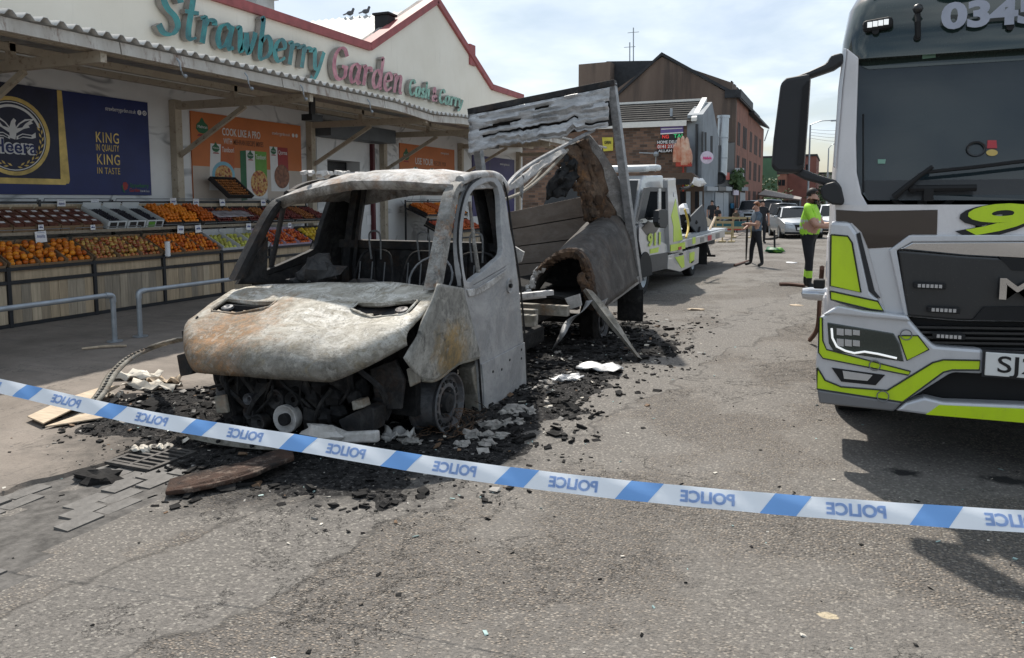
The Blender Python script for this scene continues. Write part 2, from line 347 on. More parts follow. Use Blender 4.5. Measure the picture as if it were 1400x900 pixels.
# ---- materials of the shop
m = NT('marble')
v1 = m.ramp(m.math('ABSOLUTE', m.math('SUBTRACT', m.noise(0.75, 3, 0.5, stretch=(1, 0.55, 1.1), dist=1.4), 0.5)), 0.0, 0.034, 1.0, 0.0)
v1 = m.math('MULTIPLY', v1, m.ramp(m.noise(1.3, 2, 0.5, loc=(3, 1, 7)), 0.44, 0.56))
c = m.mix(m.ramp(m.noise(2.2, 5, 0.6), 0.3, 0.7), (0.66, 0.665, 0.67), (0.74, 0.745, 0.745)); c = m.mix(m.math('MULTIPLY', v1, 0.75), c, (0.17, 0.18, 0.20))
m.col(c); m.set(0.32, 0, 0, 0.4)
m = NT('cream_render'); c = m.mix(m.ramp(m.noise(0.8, 6, 0.6), 0.3, 0.7), (0.76, 0.71, 0.61), (0.84, 0.795, 0.70))
c = m.mix(m.math('MULTIPLY', m.ramp(m.noise(3.0, 6, 0.65, stretch=(1, 3, 0.25)), 0.58, 0.8), 0.35), c, (0.42, 0.39, 0.33)); m.col(c); m.set(0.85); m.bump(m.noise(90, 3), 0.25, 0.004)
mat('red_trim', (0.32, 0.085, 0.085), 0.6, var=0.2, sc=4, dirt=((0.12, 0.07, 0.07), 0.4))
m = NT('corrugated'); c = m.mix(m.ramp(m.noise(2.0, 6, 0.65), 0.35, 0.75), (0.52, 0.52, 0.50), (0.36, 0.35, 0.33)); m.col(c); m.set(0.55)
mat('roof_black', (0.02, 0.02, 0.022), 0.7, bump=0.3)
mat('lichen_stone', (0.30, 0.27, 0.25), 0.9, var=0.4, sc=14, bump=0.6, bsc=25, dirt=((0.06, 0.055, 0.05), 0.8))
m = NT('beige_steel'); c = m.mix(m.ramp(m.noise(3, 5, 0.6), 0.3, 0.7), (0.40, 0.34, 0.26), (0.50, 0.44, 0.35)); c = m.mix(m.math('MULTIPLY', m.ramp(m.noise(9, 7, 0.75), 0.55, 0.68), 0.85), c, (0.13, 0.065, 0.035)); m.col(c); m.set(0.6); m.bump(m.noise(30, 4), 0.2, 0.004)
m = NT('fascia_rust'); c = m.mix(m.ramp(m.noise(4, 5, 0.6, stretch=(1, 1, 0.3)), 0.3, 0.7), (0.58, 0.55, 0.50), (0.40, 0.36, 0.31)); c = m.mix(m.math('MULTIPLY', m.ramp(m.noise(7, 7, 0.75, stretch=(1, 1, 0.25)), 0.52, 0.66), 0.9), c, (0.15, 0.075, 0.045)); m.col(c); m.set(0.65)
mat('dark_sheet', (0.05, 0.05, 0.052), 0.6, var=0.3, sc=5)
m = NT('teal_face'); c = m.mix(m.ramp(m.noise(3.0, 3), 0.4, 0.6), (0.0, 0.10, 0.105), (0.005, 0.21, 0.20)); m.col(c); m.set(0.18, 0, 0.6)
m = NT('pink_face'); c = m.mix(m.ramp(m.noise(4.0, 3), 0.4, 0.62), (0.28, 0.035, 0.07), (0.50, 0.18, 0.21)); m.col(c); m.set(0.22, 0, 0.6)
m = NT('green_face'); c = m.mix(m.ramp(m.noise(5.0, 3), 0.4, 0.62), (0.02, 0.17, 0.10), (0.18, 0.42, 0.30)); m.col(c); m.set(0.22, 0, 0.6)
mat('letter_side', (0.33, 0.31, 0.29), 0.4, 0.4, var=0.15, sc=8)
mat('grey_panel', (0.11, 0.125, 0.14), 0.5, var=0.15, sc=3); mat('door_dark', (0.022, 0.024, 0.027), 0.35, var=0.3, sc=4)
mat('maroon', (0.09, 0.012, 0.018), 0.5); mat('white_paint', (0.70, 0.69, 0.66), 0.5, var=0.06, sc=5); mat('paper', (0.78, 0.78, 0.79), 0.8, var=0.05)
XW = -11.6; FX = -8.42; shop_y0, shop_y1 = -2.0, 28.5
shop = thing('shop_building', 'cream shop with red-trimmed gable parapet and marble-clad lower wall behind the fruit stand', 'shop', (XW, 14, 0.05))
b = MB(); b.bb(XW - 0.3, XW, shop_y0, 15.35, 0.05, 3.95); b.bb(XW - 0.3, XW, 17.9, shop_y1, 0.05, 3.95); b.bb(XW - 0.3, XW, 15.35, 17.9, 3.25, 3.95)
b.build('marble_wall', 'marble', shop)
prof = [(shop_y0, 5.75), (1.0, 5.75), (5.3, 7.82), (9.2, 5.75), (12.3, 5.75), (17.72, 5.75), (21.49, 7.82), (25.55, 5.74), (shop_y1, 5.74)]
b = MB(); b.prism([(XW - 0.02, shop_y0, 3.95)] + [(XW - 0.02, y, z) for y, z in prof] + [(XW - 0.02, shop_y1, 3.95)], (-0.26, 0, 0)); b.build('upper_wall', 'cream_render', shop)
b = MB()
for (a, c) in zip(prof, prof[1:]):
    b.beam((XW - 0.13, a[0], a[1] + 0.05), (XW - 0.13, c[0], c[1] + 0.05), 0.40, 0.2)
b.build('red_coping', 'red_trim', shop)
b = MB(); b.bb(XW - 0.3, XW + 0.04, 23.75, 24.15, 6.3, 6.98); b.build('coping_block', 'red_trim', shop)
b = MB(); b.bb(XW - 14, XW - 0.3, shop_y1 - 0.3, shop_y1, 0.05, 5.6); b.build('end_wall', 'cream_render', shop)
# corrugated roof slopes behind the gable: sheets with real ribs
def roof_slope(y0, z0, y1, z1, name):
    b = MB(); n = 150; P = []
    for i in range(n + 1):
        x = XW - 0.45 - 13.0 * i / n; h = 0.05 if (i % 3 == 0) else 0.0
        P.append([(x, y0, z0 + h), (x, y1, z1 + h)])
    b.grid(P); return b.build(name, 'corrugated', shop, smooth=20)
roof_slope(17.9, 5.62, 21.45, 7.62, 'roof_sheet'); roof_slope(21.45, 7.62, 25.5, 5.5, 'roof_sheet'); roof_slope(9.2, 5.5, 5.3, 7.6, 'roof_sheet')
b = MB(); b.bb(XW - 14, XW - 0.3, 9.2, 17.9, 5.4, 5.5); b.build('flat_roof', 'roof_black', shop)
b = MB(); b.beam((XW - 0.45, 17.9, 5.86), (XW - 0.45, 21.45, 7.86), 0.34, 0.12); b.build('stone_verge', 'lichen_stone', shop)
b = MB(); b.bb(XW - 0.75, XW - 0.3, 19.15, 19.55, 6.3, 6.98); b.bb(XW - 0.8, XW - 0.25, 19.1, 19.6, 6.98, 7.05); b.build('roof_vent', 'roof_black', shop, bevel=0.02)
b = MB(); b.box((-16.5, 18.9, 7.0), (1.0, 0.8, 1.6)); b.prism([(-17.1, 18.4, 7.8), (-17.1, 18.9, 8.15), (-17.1, 19.4, 7.8)], (1.2, 0, 0))
b.build('roof_louvre', 'corrugated', shop)
# roller door
b = MB(); b.bb(XW - 0.5, XW - 0.42, 15.35, 17.9, 0.05, 3.25); dr = b.build('door_recess', 'door_dark', shop)
b = MB()
for k in range(24): b.bb(XW - 0.42, XW - 0.40 - 0.0, 15.9, 17.1, 0.2 + k * 0.11, 0.2 + k * 0.11 + 0.085)
b.build('roller_shutter', 'dark_sheet', shop)
b = MB(); b.bb(XW - 0.4, XW + 0.02, 15.35, 15.75, 0.05, 3.25); b.bb(XW - 0.4, XW + 0.02, 17.15, 17.9, 0.05, 3.25); b.bb(XW - 0.4, XW + 0.02, 15.75, 17.15, 2.75, 3.25); b.build('door_surround', 'marble', shop)
b = MB(); b.bb(XW + 0.0, XW + 0.55, 15.2, 18.1, 3.27, 3.62); b.build('shutter_box', 'grey_panel', shop, bevel=0.01)
b = MB(); b.bb(XW + 0.02, XW + 0.12, 17.62, 17.72, 0.05, 3.25); b.build('downpipe', 'maroon', shop)
for (yy, z0, z1) in ((17.3, 1.95, 2.3), (17.3, 1.45, 1.75), (17.42, 1.1, 1.35)):
    b = MB(); b.bb(XW + 0.024, XW + 0.03, yy, yy + 0.26, z0, z1); b.build('notice', 'paper', shop)
# pigeons on the ridge
def pigeon(y, x, z, label):
    t = thing('pigeon', label, 'bird', (x, y, z))
    b = MB(); b.ball((x, y, z + 0.11), 0.09, 10, sq=(1.5, 0.8, 0.85)); b.ball((x + 0.13, y, z + 0.22), 0.045, 8); b.tube([(x + 0.09, y, z + 0.14), (x + 0.125, y, z + 0.21)], [0.05, 0.035], 8)
    b.prism([(x - 0.1, y - 0.04, z + 0.1), (x - 0.1, y + 0.04, z + 0.1), (x - 0.26, y + 0.03, z + 0.06), (x - 0.26, y - 0.03, z + 0.06)], (0, 0, 0.02)); b.build('body', 'pigeon', t, smooth=50)
    b = MB(); b.tube([(x, y + .03, z), (x, y + .03, z + 0.06)], 0.008, 5); b.tube([(x, y - .03, z), (x, y - .03, z + 0.06)], 0.008, 5); b.build('legs', 'pigeon', t)
mat('pigeon', (0.10, 0.105, 0.12), 0.7, var=0.4, sc=20)
pigeon(21.45, -14.75, 7.66, 'plump dark pigeon squatting on the shop ridge further from the gable'); pigeon(21.45, -14.15, 7.66, 'upright pigeon on the shop ridge nearer the gable peak')
# ---- shop sign letters: broad-nib strokes
GL = {'S': (.58, [[(.54, .80), (.44, .97), (.24, .97), (.10, .80), (.20, .60), (.42, .44), (.50, .24), (.38, .04), (.16, .02), (.02, .18)]]),
 't': (.36, [[(.2, .98), (.13, .2), (.2, .03), (.36, .09)], [(.0, .64), (.38, .68)]]), 'r': (.40, [[(.0, .57), (.13, .6), (.09, .0)], [(.11, .36), (.22, .58), (.38, .6), (.41, .5)]]),
 'a': (.52, [[(.42, .52), (.28, .61), (.1, .48), (.05, .2), (.15, .02), (.3, .12), (.41, .4)], [(.46, .62), (.39, .15), (.44, .02), (.54, .09)]]),
 'w': (.66, [[(.0, .57), (.10, .6), (.17, .03), (.33, .42)], [(.31, .55), (.42, .03), (.57, .4), (.60, .62)]]), 'b': (.46, [[(.04, .97), (.11, 1.), (.07, .06), (.26, .02), (.42, .22), (.40, .5), (.26, .6), (.1, .42)]]),
 'e': (.44, [[(.09, .3), (.36, .40), (.37, .55), (.23, .62), (.08, .45), (.06, .18), (.2, .02), (.43, .16)]]), 'y': (.48, [[(.0, .57), (.09, .6), (.14, .12), (.28, .08)], [(.48, .62), (.28, .02), (.12, -.24), (-.04, -.2)]]),
 'G': (.66, [[(.58, .76), (.46, .96), (.26, .95), (.08, .7), (.05, .35), (.18, .05), (.38, .02), (.54, .15), (.55, .4)], [(.38, .42), (.66, .42)]]),
 'd': (.52, [[(.42, .48), (.26, .61), (.09, .45), (.06, .18), (.17, .02), (.31, .1), (.41, .35)], [(.40, .97), (.48, 1.), (.41, .12), (.52, .05)]]),
 'n': (.52, [[(.0, .57), (.12, .6), (.07, 0)], [(.1, .34), (.26, .59), (.39, .55), (.37, .1), (.5, .05)]]), 'C': (.58, [[(.56, .78), (.43, .97), (.22, .93), (.07, .65), (.06, .3), (.2, .05), (.4, .03), (.56, .22)]]),
 's': (.38, [[(.37, .5), (.22, .62), (.08, .48), (.2, .34), (.34, .2), (.24, .02), (.02, .12)]]), 'h': (.52, [[(.05, .97), (.12, 1.), (.07, 0)], [(.09, .34), (.26, .59), (.39, .55), (.37, .1), (.5, .05)]]),
 '&': (.64, [[(.6, .44), (.44, .1), (.2, .02), (.05, .2), (.16, .42), (.36, .64), (.36, .88), (.22, .95), (.13, .78), (.3, .42), (.62, .02)]])}
sign = thing('shop_sign', 'raised serif letters on the cream wall, teal then pink then small green', 'sign', (XW, 16, 4.7))
def letter(ch, y0, z0, h, wsc, matn, nib=0.15, depth=0.11):
    w, strokes = GL[ch]; b = MB()
    for k, st in enumerate(strokes):
        pts = [V((p[0], p[1], 0)) for p in crom([(a[0], a[1], 0) for a in st], 7)]; n = len(pts); Lf = []; Rt = []
        for i, p in enumerate(pts):
            t = (pts[min(i + 1, n - 1)] - pts[max(i - 1, 0)]).normalized(); ang = math.atan2(t.y, t.x)
            hw = nib * (0.26 + 0.5 * abs(math.sin(ang - R(25)))); q = V((-t.y, t.x, 0)) * hw; Lf.append(p + q); Rt.append(p - q)
        xf = XW + 0.04 + depth + 0.0015 * k; xb = XW + 0.02
        f = lambda p, x: (x, y0 + (p.x + 0.13 * p.y) * h * wsc, z0 + p.y * h)
        for i in range(n - 1):
            A = [f(Lf[i], xf), f(Rt[i], xf), f(Rt[i + 1], xf), f(Lf[i + 1], xf), f(Lf[i], xb), f(Rt[i], xb), f(Rt[i + 1], xb), f(Lf[i + 1], xb)]
            b.add(A, [(0, 1, 2, 3)], 0); fs = [(0, 3, 7, 4), (1, 5, 6, 2)]
            if i == 0: fs.append((0, 4, 5, 1))
            if i == n - 2: fs.append((3, 2, 6, 7))
            b.add(A, fs, 1)
    b.build('letter', [matn, 'letter_side'], sign)
    return w * h * wsc
def word(s, y0, y1, z0, h, matn, nib):
    W_ = sum(GL[c][0] + 0.08 for c in s); sc = (y1 - y0) / (W_ * h); y = y0
    for c in s: letter(c, y, z0, h, sc, matn, nib); y += (GL[c][0] + 0.08) * h * sc
word("Strawberry", 10.62, 15.55, 4.78, 0.80, "teal_face", 0.112); word("Garden", 15.85, 19.2, 4.72, 0.80, "pink_face", 0.112)
word("Cash", 19.5, 20.75, 4.78, 0.44, "green_face", 0.16); word("&", 20.86, 21.2, 4.76, 0.42, "pink_face", 0.16); word("Carry", 21.3, 22.95, 4.76, 0.42, "green_face", 0.16)
# ---- canopy
can = thing('canopy', 'rusty lean-to canopy of beige steel brackets and corrugated sheets along the shop front', 'canopy', (-10, 14, 0.05))
cols = [3.0, 7.0 - 0.05, 11.02, 15.05, 18.2, 22.9, 27.9]
for y in cols:
    b = MB(); b.bb(XW, XW + 0.16, y - 0.08, y + 0.08, 0.05, 3.62); b.build('column', 'beige_steel', can, bevel=0.008)
    b = MB(); b.bb(XW + 0.16, FX + 0.02, y - 0.045, y + 0.045, 3.44, 3.58); b.build('bracket_beam', 'beige_steel', can)
    b = MB(); b.beam((XW + 0.14, y, 2.58), (XW + 1.75, y, 3.43), 0.06, 0.08); b.build('brace', 'beige_steel', can)
    b = MB(); b.bb(XW + 1.45, XW + 1.55, y - 0.04, y + 0.04, 3.58, 3.82); b.build('strut', 'beige_steel', can)
for x in (XW + 0.3, XW + 1.5, FX - 0.25):
    z = 3.93 - (x - XW) * 0.075
    b = MB(); b.bb(x - 0.05, x + 0.05, shop_y0, shop_y1 + 0.3, z - 0.12, z - 0.02); b.build('purlin', 'beige_steel', can)
b = MB(); P = []; n = int((shop_y1 + 0.5 - shop_y0) / 0.05)
for i in range(n + 1):
    y = shop_y0 + i * 0.05; ph = i % 4; h = 0.0 if ph in (0, 1) else 0.06
    sag = -0.0 - 0.22 * max(0, 1 - abs(y - 15.2) / 1.6) * 0.4
    P.append([(XW + 0.02, y, 4.02 + h), (XW + 1.5, y, 3.9 + h), (FX + 0.14, y, 3.74 + h + sag)])
b.grid(P); b.build('roof_sheet', 'corrugated', can, smooth=25, solid=0.012)
yb = shop_y0
while yb < shop_y1:
    ye = min(yb + 3.05, shop_y1 + 0.3); s0 = 0.0; b = MB(); Pt = []
    for i in range(9):
        y = yb + (ye - yb - 0.02) * i / 8; sg = -0.09 * max(0, 1 - abs(y - 15.2) / 1.5)
        Pt.append([(FX + 0.05, y, 3.71 + sg), (FX + 0.075, y, 3.56 + sg)])
    b.grid(Pt); b.build('fascia_board', 'fascia_rust', can, solid=0.03); yb = ye
b = MB(); b.bb(XW + 0.3, FX - 0.1, shop_y1 + 0.1, shop_y1 + 0.18, 3.5, 3.6); b.build('end_beam', 'beige_steel', can)
for (y, x) in ((9.3, FX + 0.12), (10.6, FX + 0.12), (8.0, FX + 0.12), (12.6, FX + 0.11)):
    b = MB(); b.tube([(x, y, 3.66), (x + 0.05, y, 3.6), (x + 0.05, y + 0.02, 3.5), (x + 0.01, y + 0.1, 3.44)], 0.012, 6); b.ball((x + 0.02, y + 0.12, 3.44), 0.03, 8); b.build('dangling_fitting', 'galv', can)
for (y,) in ((12.4,), (21.0,)):
    b = MB(); b.bb(XW + 1.9, XW + 2.15, y, y + 0.35, 3.3, 3.42); b.bb(XW + 2.0, XW + 2.05, y + 0.1, y + 0.25, 3.42, 3.8); b.build('floodlight', 'black_steel', can)
# ---- banners on the wall
mat('navy', (0.012, 0.022, 0.115), 0.45, var=0.2, sc=2); mat('navy_dark', (0.014, 0.016, 0.045), 0.45, var=0.4, sc=3); mat('gold', (0.60, 0.43, 0.13), 0.35, 0.2, var=0.4, sc=3)
mat('print_white', (0.72, 0.72, 0.72), 0.6, var=0.04); mat('banner_orange', (0.52, 0.155, 0.04), 0.5, var=0.12, sc=1.5); mat('banner_cream', (0.50, 0.43, 0.37), 0.5, var=0.1, sc=2)
mat('print_green', (0.02, 0.13, 0.055), 0.5); mat('print_lightgreen', (0.13, 0.33, 0.05), 0.5); mat('print_red', (0.32, 0.03, 0.03), 0.5); mat('print_blue', (0.20, 0.45, 0.58), 0.5); mat('print_orange', (0.48, 0.12, 0.03), 0.5)
mat('print_brown', (0.16, 0.06, 0.03), 0.5, var=0.5, sc=8); mat('purple', (0.05, 0.04, 0.14), 0.5, var=0.1)
m = NT('food_print'); q = m.vor(22, 'F1', 'Color'); s_ = m.n('ShaderNodeSeparateColor'); m.l(q, s_.inputs[0]); c = m.mix(s_.outputs[0], (0.50, 0.20, 0.03), (0.62, 0.42, 0.16)); c = m.mix(m.ramp(s_.outputs[1], 0.6, 0.7), c, (0.30, 0.05, 0.02)); m.col(c); m.set(0.5)
m = NT('meat_print'); q = m.vor(20, 'F1', 'Color'); s_ = m.n('ShaderNodeSeparateColor'); m.l(q, s_.inputs[0]); c = m.mix(s_.outputs[0], (0.13, 0.04, 0.02), (0.30, 0.12, 0.06)); m.col(c); m.set(0.5)
YU, ZU = V((0, 1, 0)), V((0, 0, 1))
BX = XW + 0.03
def flat(par, name, pts, matn, lay):      # printed area, pts in (y, z)
    b = MB(); b.prism([(BX + 0.0012 * lay, y, z) for y, z in pts], (0.0012, 0, 0)); return b.build(name, matn, par)
def ell(cy, cz, ry, rz_, n=28, a0=0, a1=2 * math.pi): return [(cy + ry * math.cos(a0 + (a1 - a0) * i / n), cz + rz_ * math.sin(a0 + (a1 - a0) * i / n)) for i in range(n if abs(a1 - a0) > 6.2 else n + 1)]
def ring2(par, name, cy, cz, r0, r1, matn, lay, n=40):
    b = MB(); f = lambda r, i: (BX + 0.0012 * lay, cy + r * math.cos(2 * math.pi * i / n), cz + r * math.sin(2 * math.pi * i / n)); b.ring([f(r1, i) for i in range(n)], [f(r0, i) for i in range(n)], (0.0012, 0, 0)); return b.build(name, matn, par)
def txt(par, s, size, y, z, matn, lay=6, align='LEFT', fit=None, bold=0.0, shear=0, spacing=1.0):
    me = text_mesh(s, size, (BX + 0.0012 * lay, y, z), YU, ZU, matn, 0.0012, align, shear, bold, spacing, fit); return link('lettering', me, par)
def board(label, y0, y1, z0, z1, matn):
    t = thing('banner', label, 'banner', (XW, (y0 + y1) / 2, z0)); b = MB(); b.bb(XW + 0.002, BX, y0, y1, z0, z1); b.build('backing_sheet', matn, t); return t
# navy banner
t = board('navy blue banner with a gold ringed eagle emblem and gold lettering', 6.0, 10.44, 1.84, 3.51, 'navy')
flat(t, 'emblem_field', [(6.0, 2.02), (8.68, 2.02), (8.68, 3.505), (6.0, 3.505)], 'navy_dark', 1)
flat(t, 'gold_border', [(8.66, 2.08), (8.72, 2.02), (8.80, 2.02), (8.82, 2.08), (8.76, 3.505), (8.68, 3.505)], 'gold', 3); flat(t, 'gold_border', [(6.0, 2.0), (8.74, 2.0), (8.80, 2.06), (8.74, 2.09), (6.0, 2.09)], 'gold', 2)
ey, ez = 7.92, 2.72
ring2(t, 'gold_ring', ey, ez, 0.535, 0.595, 'gold', 2); ring2(t, 'white_ring', ey, ez, 0.505, 0.52, 'print_white', 2)
b = MB()
for i in range(36):      # wreath of ears round the lower half
    a = R(-205 + 230 * i / 35); rr = 0.455 + (0.02 if i % 2 else -0.02)
    if abs(i - 17.5) < 1.2: continue
    c_ = V((BX + 0.003, ey + rr * math.cos(a), ez + rr * math.sin(a))); dy, dz = -math.sin(a), math.cos(a); s_ = 1 if i > 17 else -1
    k = V((0, dy * s_ * 0.04 + math.cos(a) * 0.015 * (1 if i % 2 else -1), dz * s_ * 0.04 + math.sin(a) * 0.015 * (1 if i % 2 else -1))); nrm = V((0, -k.z, k.y)) * 0.35
    b.prism([c_ - k, c_ + nrm, c_ + k, c_ - nrm], (0.0012, 0, 0))
tag(b.build('wreath', 'gold', t), kind='stuff')
flat(t, 'arch_band', ell(ey, ez, .475, .475, 24, R(20), R(160)) + ell(ey, ez, .435, .435, 24, R(160), R(20)), 'print_white', 2)
for s_ in (-1, 1):
    flat(t, 'eagle_wing', [(ey + s_ * .02, ez + .10), (ey + s_ * .10, ez + .2), (ey + s_ * .2, ez + .27), (ey + s_ * .36, ez + .29), (ey + s_ * .30, ez + .24), (ey + s_ * .33, ez + .22), (ey + s_ * .25, ez + .18), (ey + s_ * .27, ez + .15), (ey + s_ * .17, ez + .12), (ey + s_ * .06, ez + .05)], 'print_white', 3)
    flat(t, 'wing_feathers', [(ey + s_ * .06, ez + .12), (ey + s_ * .12, ez + .19), (ey + s_ * .2, ez + .24), (ey + s_ * .29, ez + .265), (ey + s_ * .2, ez + .2), (ey + s_ * .15, ez + .14)], 'navy_dark', 4)
    flat(t, 'ribbon', [(ey + s_ * .05, ez + .0), (ey + s_ * .15, ez + .05), (ey + s_ * .3, ez + .04), (ey + s_ * .36, ez + .08), (ey + s_ * .36, ez + .0), (ey + s_ * .3, ez - .02), (ey + s_ * .15, ez - .01), (ey + s_ * .05, ez - .05)], 'print_white', 3)
    flat(t, 'ribbon_text', [(ey + s_ * .08, ez - .005), (ey + s_ * .15, ez + .035), (ey + s_ * .29, ez + .025), (ey + s_ * .29, ez + .0), (ey + s_ * .15, ez + .005), (ey + s_ * .08, ez - .03)], 'navy_dark', 4)
flat(t, 'eagle_body', [(ey - .05, ez - .03), (ey - .06, ez + .1), (ey - .02, ez + .22), (ey + .02, ez + .27), (ey + .06, ez + .24), (ey + .04, ez + .2), (ey + .06, ez + .08), (ey + .03, ez - .05)], 'print_white', 5)
txt(t, 'Heera', 0.29, ey - 0.345, ez - 0.25, 'print_white', 2, fit=0.70, bold=0.022); txt(t, 'Heera', 0.29, ey - 0.34, ez - 0.25, 'navy', 4, fit=0.69, bold=0.004)
for (s, z, h, f) in (('KING', 2.73, .185, .45), ('IN QUALITY', 2.59, .115, .45), ('KING', 2.36, .185, .45), ('IN TASTE', 2.20, .115, .45)): txt(t, s, h * 1.35, 9.33, z, 'gold', 3, fit=f, bold=0.001, spacing=1.15)
txt(t, 'strawberrygarden.co.uk', 0.10, 9.55, 3.28, 'print_white', 2, fit=0.62)
for k in range(2): flat(t, 'social_icon', ell(10.25 + 0.11 * k, 3.31, 0.045, 0.045, 14), 'print_white', 2)
txt(t, 'f', 0.075, 10.235, 3.285, 'navy', 4); ring2(t, 'icon_mark', 10.36, 3.31, 0.016, 0.026, 'navy', 4, 14)
txt(t, 'Strawberry', 0.10, 9.98, 1.98, 'print_green', 2, fit=0.40, bold=0.002); txt(t, 'Garden', 0.09, 9.96, 1.9, 'print_red', 2, fit=0.22, bold=0.002); txt(t, 'Cash & Carry', 0.05, 10.19, 1.9, 'print_white', 2, fit=0.2)
flat(t, 'strawberry_mark', [(9.82, 1.98), (9.86, 1.92), (9.92, 1.95), (9.94, 2.02), (9.9, 2.07), (9.84, 2.06)], 'print_red', 2); flat(t, 'leaf_mark', [(9.80, 2.0), (9.83, 1.9), (9.88, 1.88), (9.84, 1.94), (9.83, 2.02)], 'print_green', 3)
# orange banner with packets
def leafmark(par, y, z, s, lay=3):
    flat(par, 'tree_mark', [(y - .5 * s, z), (y - .45 * s, z + .28 * s), (y - .2 * s, z + .45 * s), (y - .1 * s, z + .62 * s), (y, z + .72 * s), (y + .1 * s, z + .62 * s), (y + .2 * s, z + .45 * s), (y + .45 * s, z + .28 * s), (y + .5 * s, z), (y + .3 * s, z - .2 * s), (y, z - .27 * s), (y - .3 * s, z - .2 * s)], 'print_green', lay)
    flat(par, 'red_mark', [(y - .45 * s, z - .42 * s), (y + .45 * s, z - .42 * s), (y + .3 * s, z - .3 * s), (y - .3 * s, z - .3 * s)], 'print_red', lay)
    txt(par, 'Mehran', 0.26 * s, y - 0.38 * s, z + 0.06 * s, 'print_white', lay + 2, fit=0.76 * s)
t = board('orange banner printed with three recipe-mix packets beside the roller door', 11.44, 14.75, 1.70, 3.47, 'banner_orange')
flat(t, 'lower_band', [(11.44, 1.70), (14.75, 1.70), (14.75, 2.42), (11.44, 2.42)], 'banner_cream', 1)
leafmark(t, 11.72, 3.14, 0.32); txt(t, 'COOK LIKE A PRO', 0.21, 12.25, 3.07, 'print_white', 3, fit=1.12, bold=0.003); txt(t, 'WITH', 0.16, 12.28, 2.90, 'print_white', 3, fit=0.24); txt(t, 'MEHRAN RECIPE MIXES', 0.15, 12.56, 2.90, 'print_brown', 3, fit=0.9, bold=0.002)
txt(t, 'strawberrygarden.co.uk', 0.10, 13.75, 3.20, 'print_white', 3, fit=0.60)
for k in range(2): flat(t, 'social_icon', ell(14.47 + 0.12 * k, 3.23, 0.045, 0.045, 14), 'print_white', 3)
def packet(par, y0, y1, z0, z1, col, food, name, dish=None, lean=0.0):
    L = lambda z: lean * (z - z0); mid = y0 + (y1 - y0) * 0.42
    flat(par, 'packet_white', [(y0, z0), (y1, z0), (y1 + L(z1), z1), (y0 + L(z1), z1)], 'print_white', 2); flat(par, 'packet_colour', [(mid + L(z0 + (z1 - z0) * .45), z0 + (z1 - z0) * .45), (y1 + L(z0 + (z1 - z0) * .45), z0 + (z1 - z0) * .45), (y1 + L(z1), z1), (mid + L(z1), z1)], col, 4)
    cy, cz = y0 + (y1 - y0) * 0.60, z0 + (z1 - z0) * 0.34
    if dish: flat(par, 'dish', ell(cy, cz, (y1 - y0) * .47, (z1 - z0) * .29), dish, 5)
    flat(par, 'food_picture', ell(cy, cz, (y1 - y0) * (.36 if dish else .42), (z1 - z0) * (.21 if dish else .27)), food, 7)
    leafmark(par, y0 + (y1 - y0) * .2 + L(z1), z1 - 0.12 * (z1 - z0), (y1 - y0) * .3, 5); txt(par, name, (y1 - y0) * .22, mid + L(z1) + 0.02, z1 - 0.16 * (z1 - z0), 'print_white', 6, fit=(y1 - y0) * .5, bold=0.001)
packet(t, 11.85, 12.52, 1.95, 2.88, 'print_orange', 'food_print', 'Tandoori', 'print_blue', 0.08); packet(t, 12.92, 13.55, 1.76, 2.80, 'print_lightgreen', 'food_print', 'Tandoori', None, 0.0); packet(t, 13.68, 14.28, 1.95, 2.93, 'print_red', 'meat_print', 'Qorma', None, -0.02)
flat(t, 'packet_side', [(12.74, 1.74), (12.915, 1.76), (12.915, 2.80), (12.74, 2.78)], 'print_green', 2)
t = board('second orange banner with white capitals right of the roller door', 19.15, 22.55, 1.9, 3.38, 'banner_orange')
leafmark(t, 19.5, 3.0, 0.36); txt(t, 'USE YOUR', 0.27, 20.0, 2.82, 'print_white', 3, fit=1.1, bold=0.003); txt(t, 'RECIPE MIX', 0.2, 21.15, 2.82, 'print_brown', 3, fit=0.8); txt(t, 'strawberrygarden.co.uk', 0.10, 21.6, 3.2, 'print_white', 3, fit=0.55)
flat(t, 'lower_band', [(19.15, 1.9), (22.55, 1.9), (22.55, 2.5), (19.15, 2.5)], 'banner_cream', 1); packet(t, 19.9, 20.5, 1.92, 2.72, 'print_orange', 'food_print', 'Tikka'); packet(t, 20.9, 21.5, 1.92, 2.72, 'print_red', 'meat_print', 'Karahi')
t = board('plain purple banner at the far end of the shop wall', 23.9, 27.6, 1.2, 3.3, 'purple'); txt(t, 'strawberrygarden.co.uk', 0.13, 26.2, 3.05, 'print_white', 3, fit=0.9); flat(t, 'seam', [(25.3, 1.2), (25.34, 1.2), (25.34, 3.3), (25.3, 3.3)], 'grey_panel', 2)
# ---- fruit stand
for i, c in enumerate([(0.42, 0.32, 0.21), (0.33, 0.26, 0.18), (0.27, 0.225, 0.17), (0.48, 0.385, 0.27), (0.37, 0.305, 0.225)]): mat('plank%d' % i, c, 0.65, var=0.25, sc=5, stretch=(3, 6, 0.5))
mat('cardboard', (0.26, 0.175, 0.105), 0.85, var=0.15, sc=5); mat('card_dark', (0.035, 0.031, 0.030), 0.8, var=0.3, sc=6); mat('card_white', (0.55, 0.56, 0.58), 0.7, var=0.08); mat('card_lilac', (0.46, 0.38, 0.48), 0.7, var=0.1); mat('plastic_white', (0.62, 0.65, 0.66), 0.45, var=0.08); mat('plastic_green', (0.04, 0.30, 0.08), 0.45)
mat('orange_skin', (0.72, 0.20, 0.018), 0.42, var=0.12, sc=20, bump=0.15, bsc=300); mat('clem_skin', (0.70, 0.17, 0.016), 0.4, var=0.12, sc=20); mat('tomato_skin', (0.55, 0.09, 0.02), 0.3, var=0.2, sc=8)
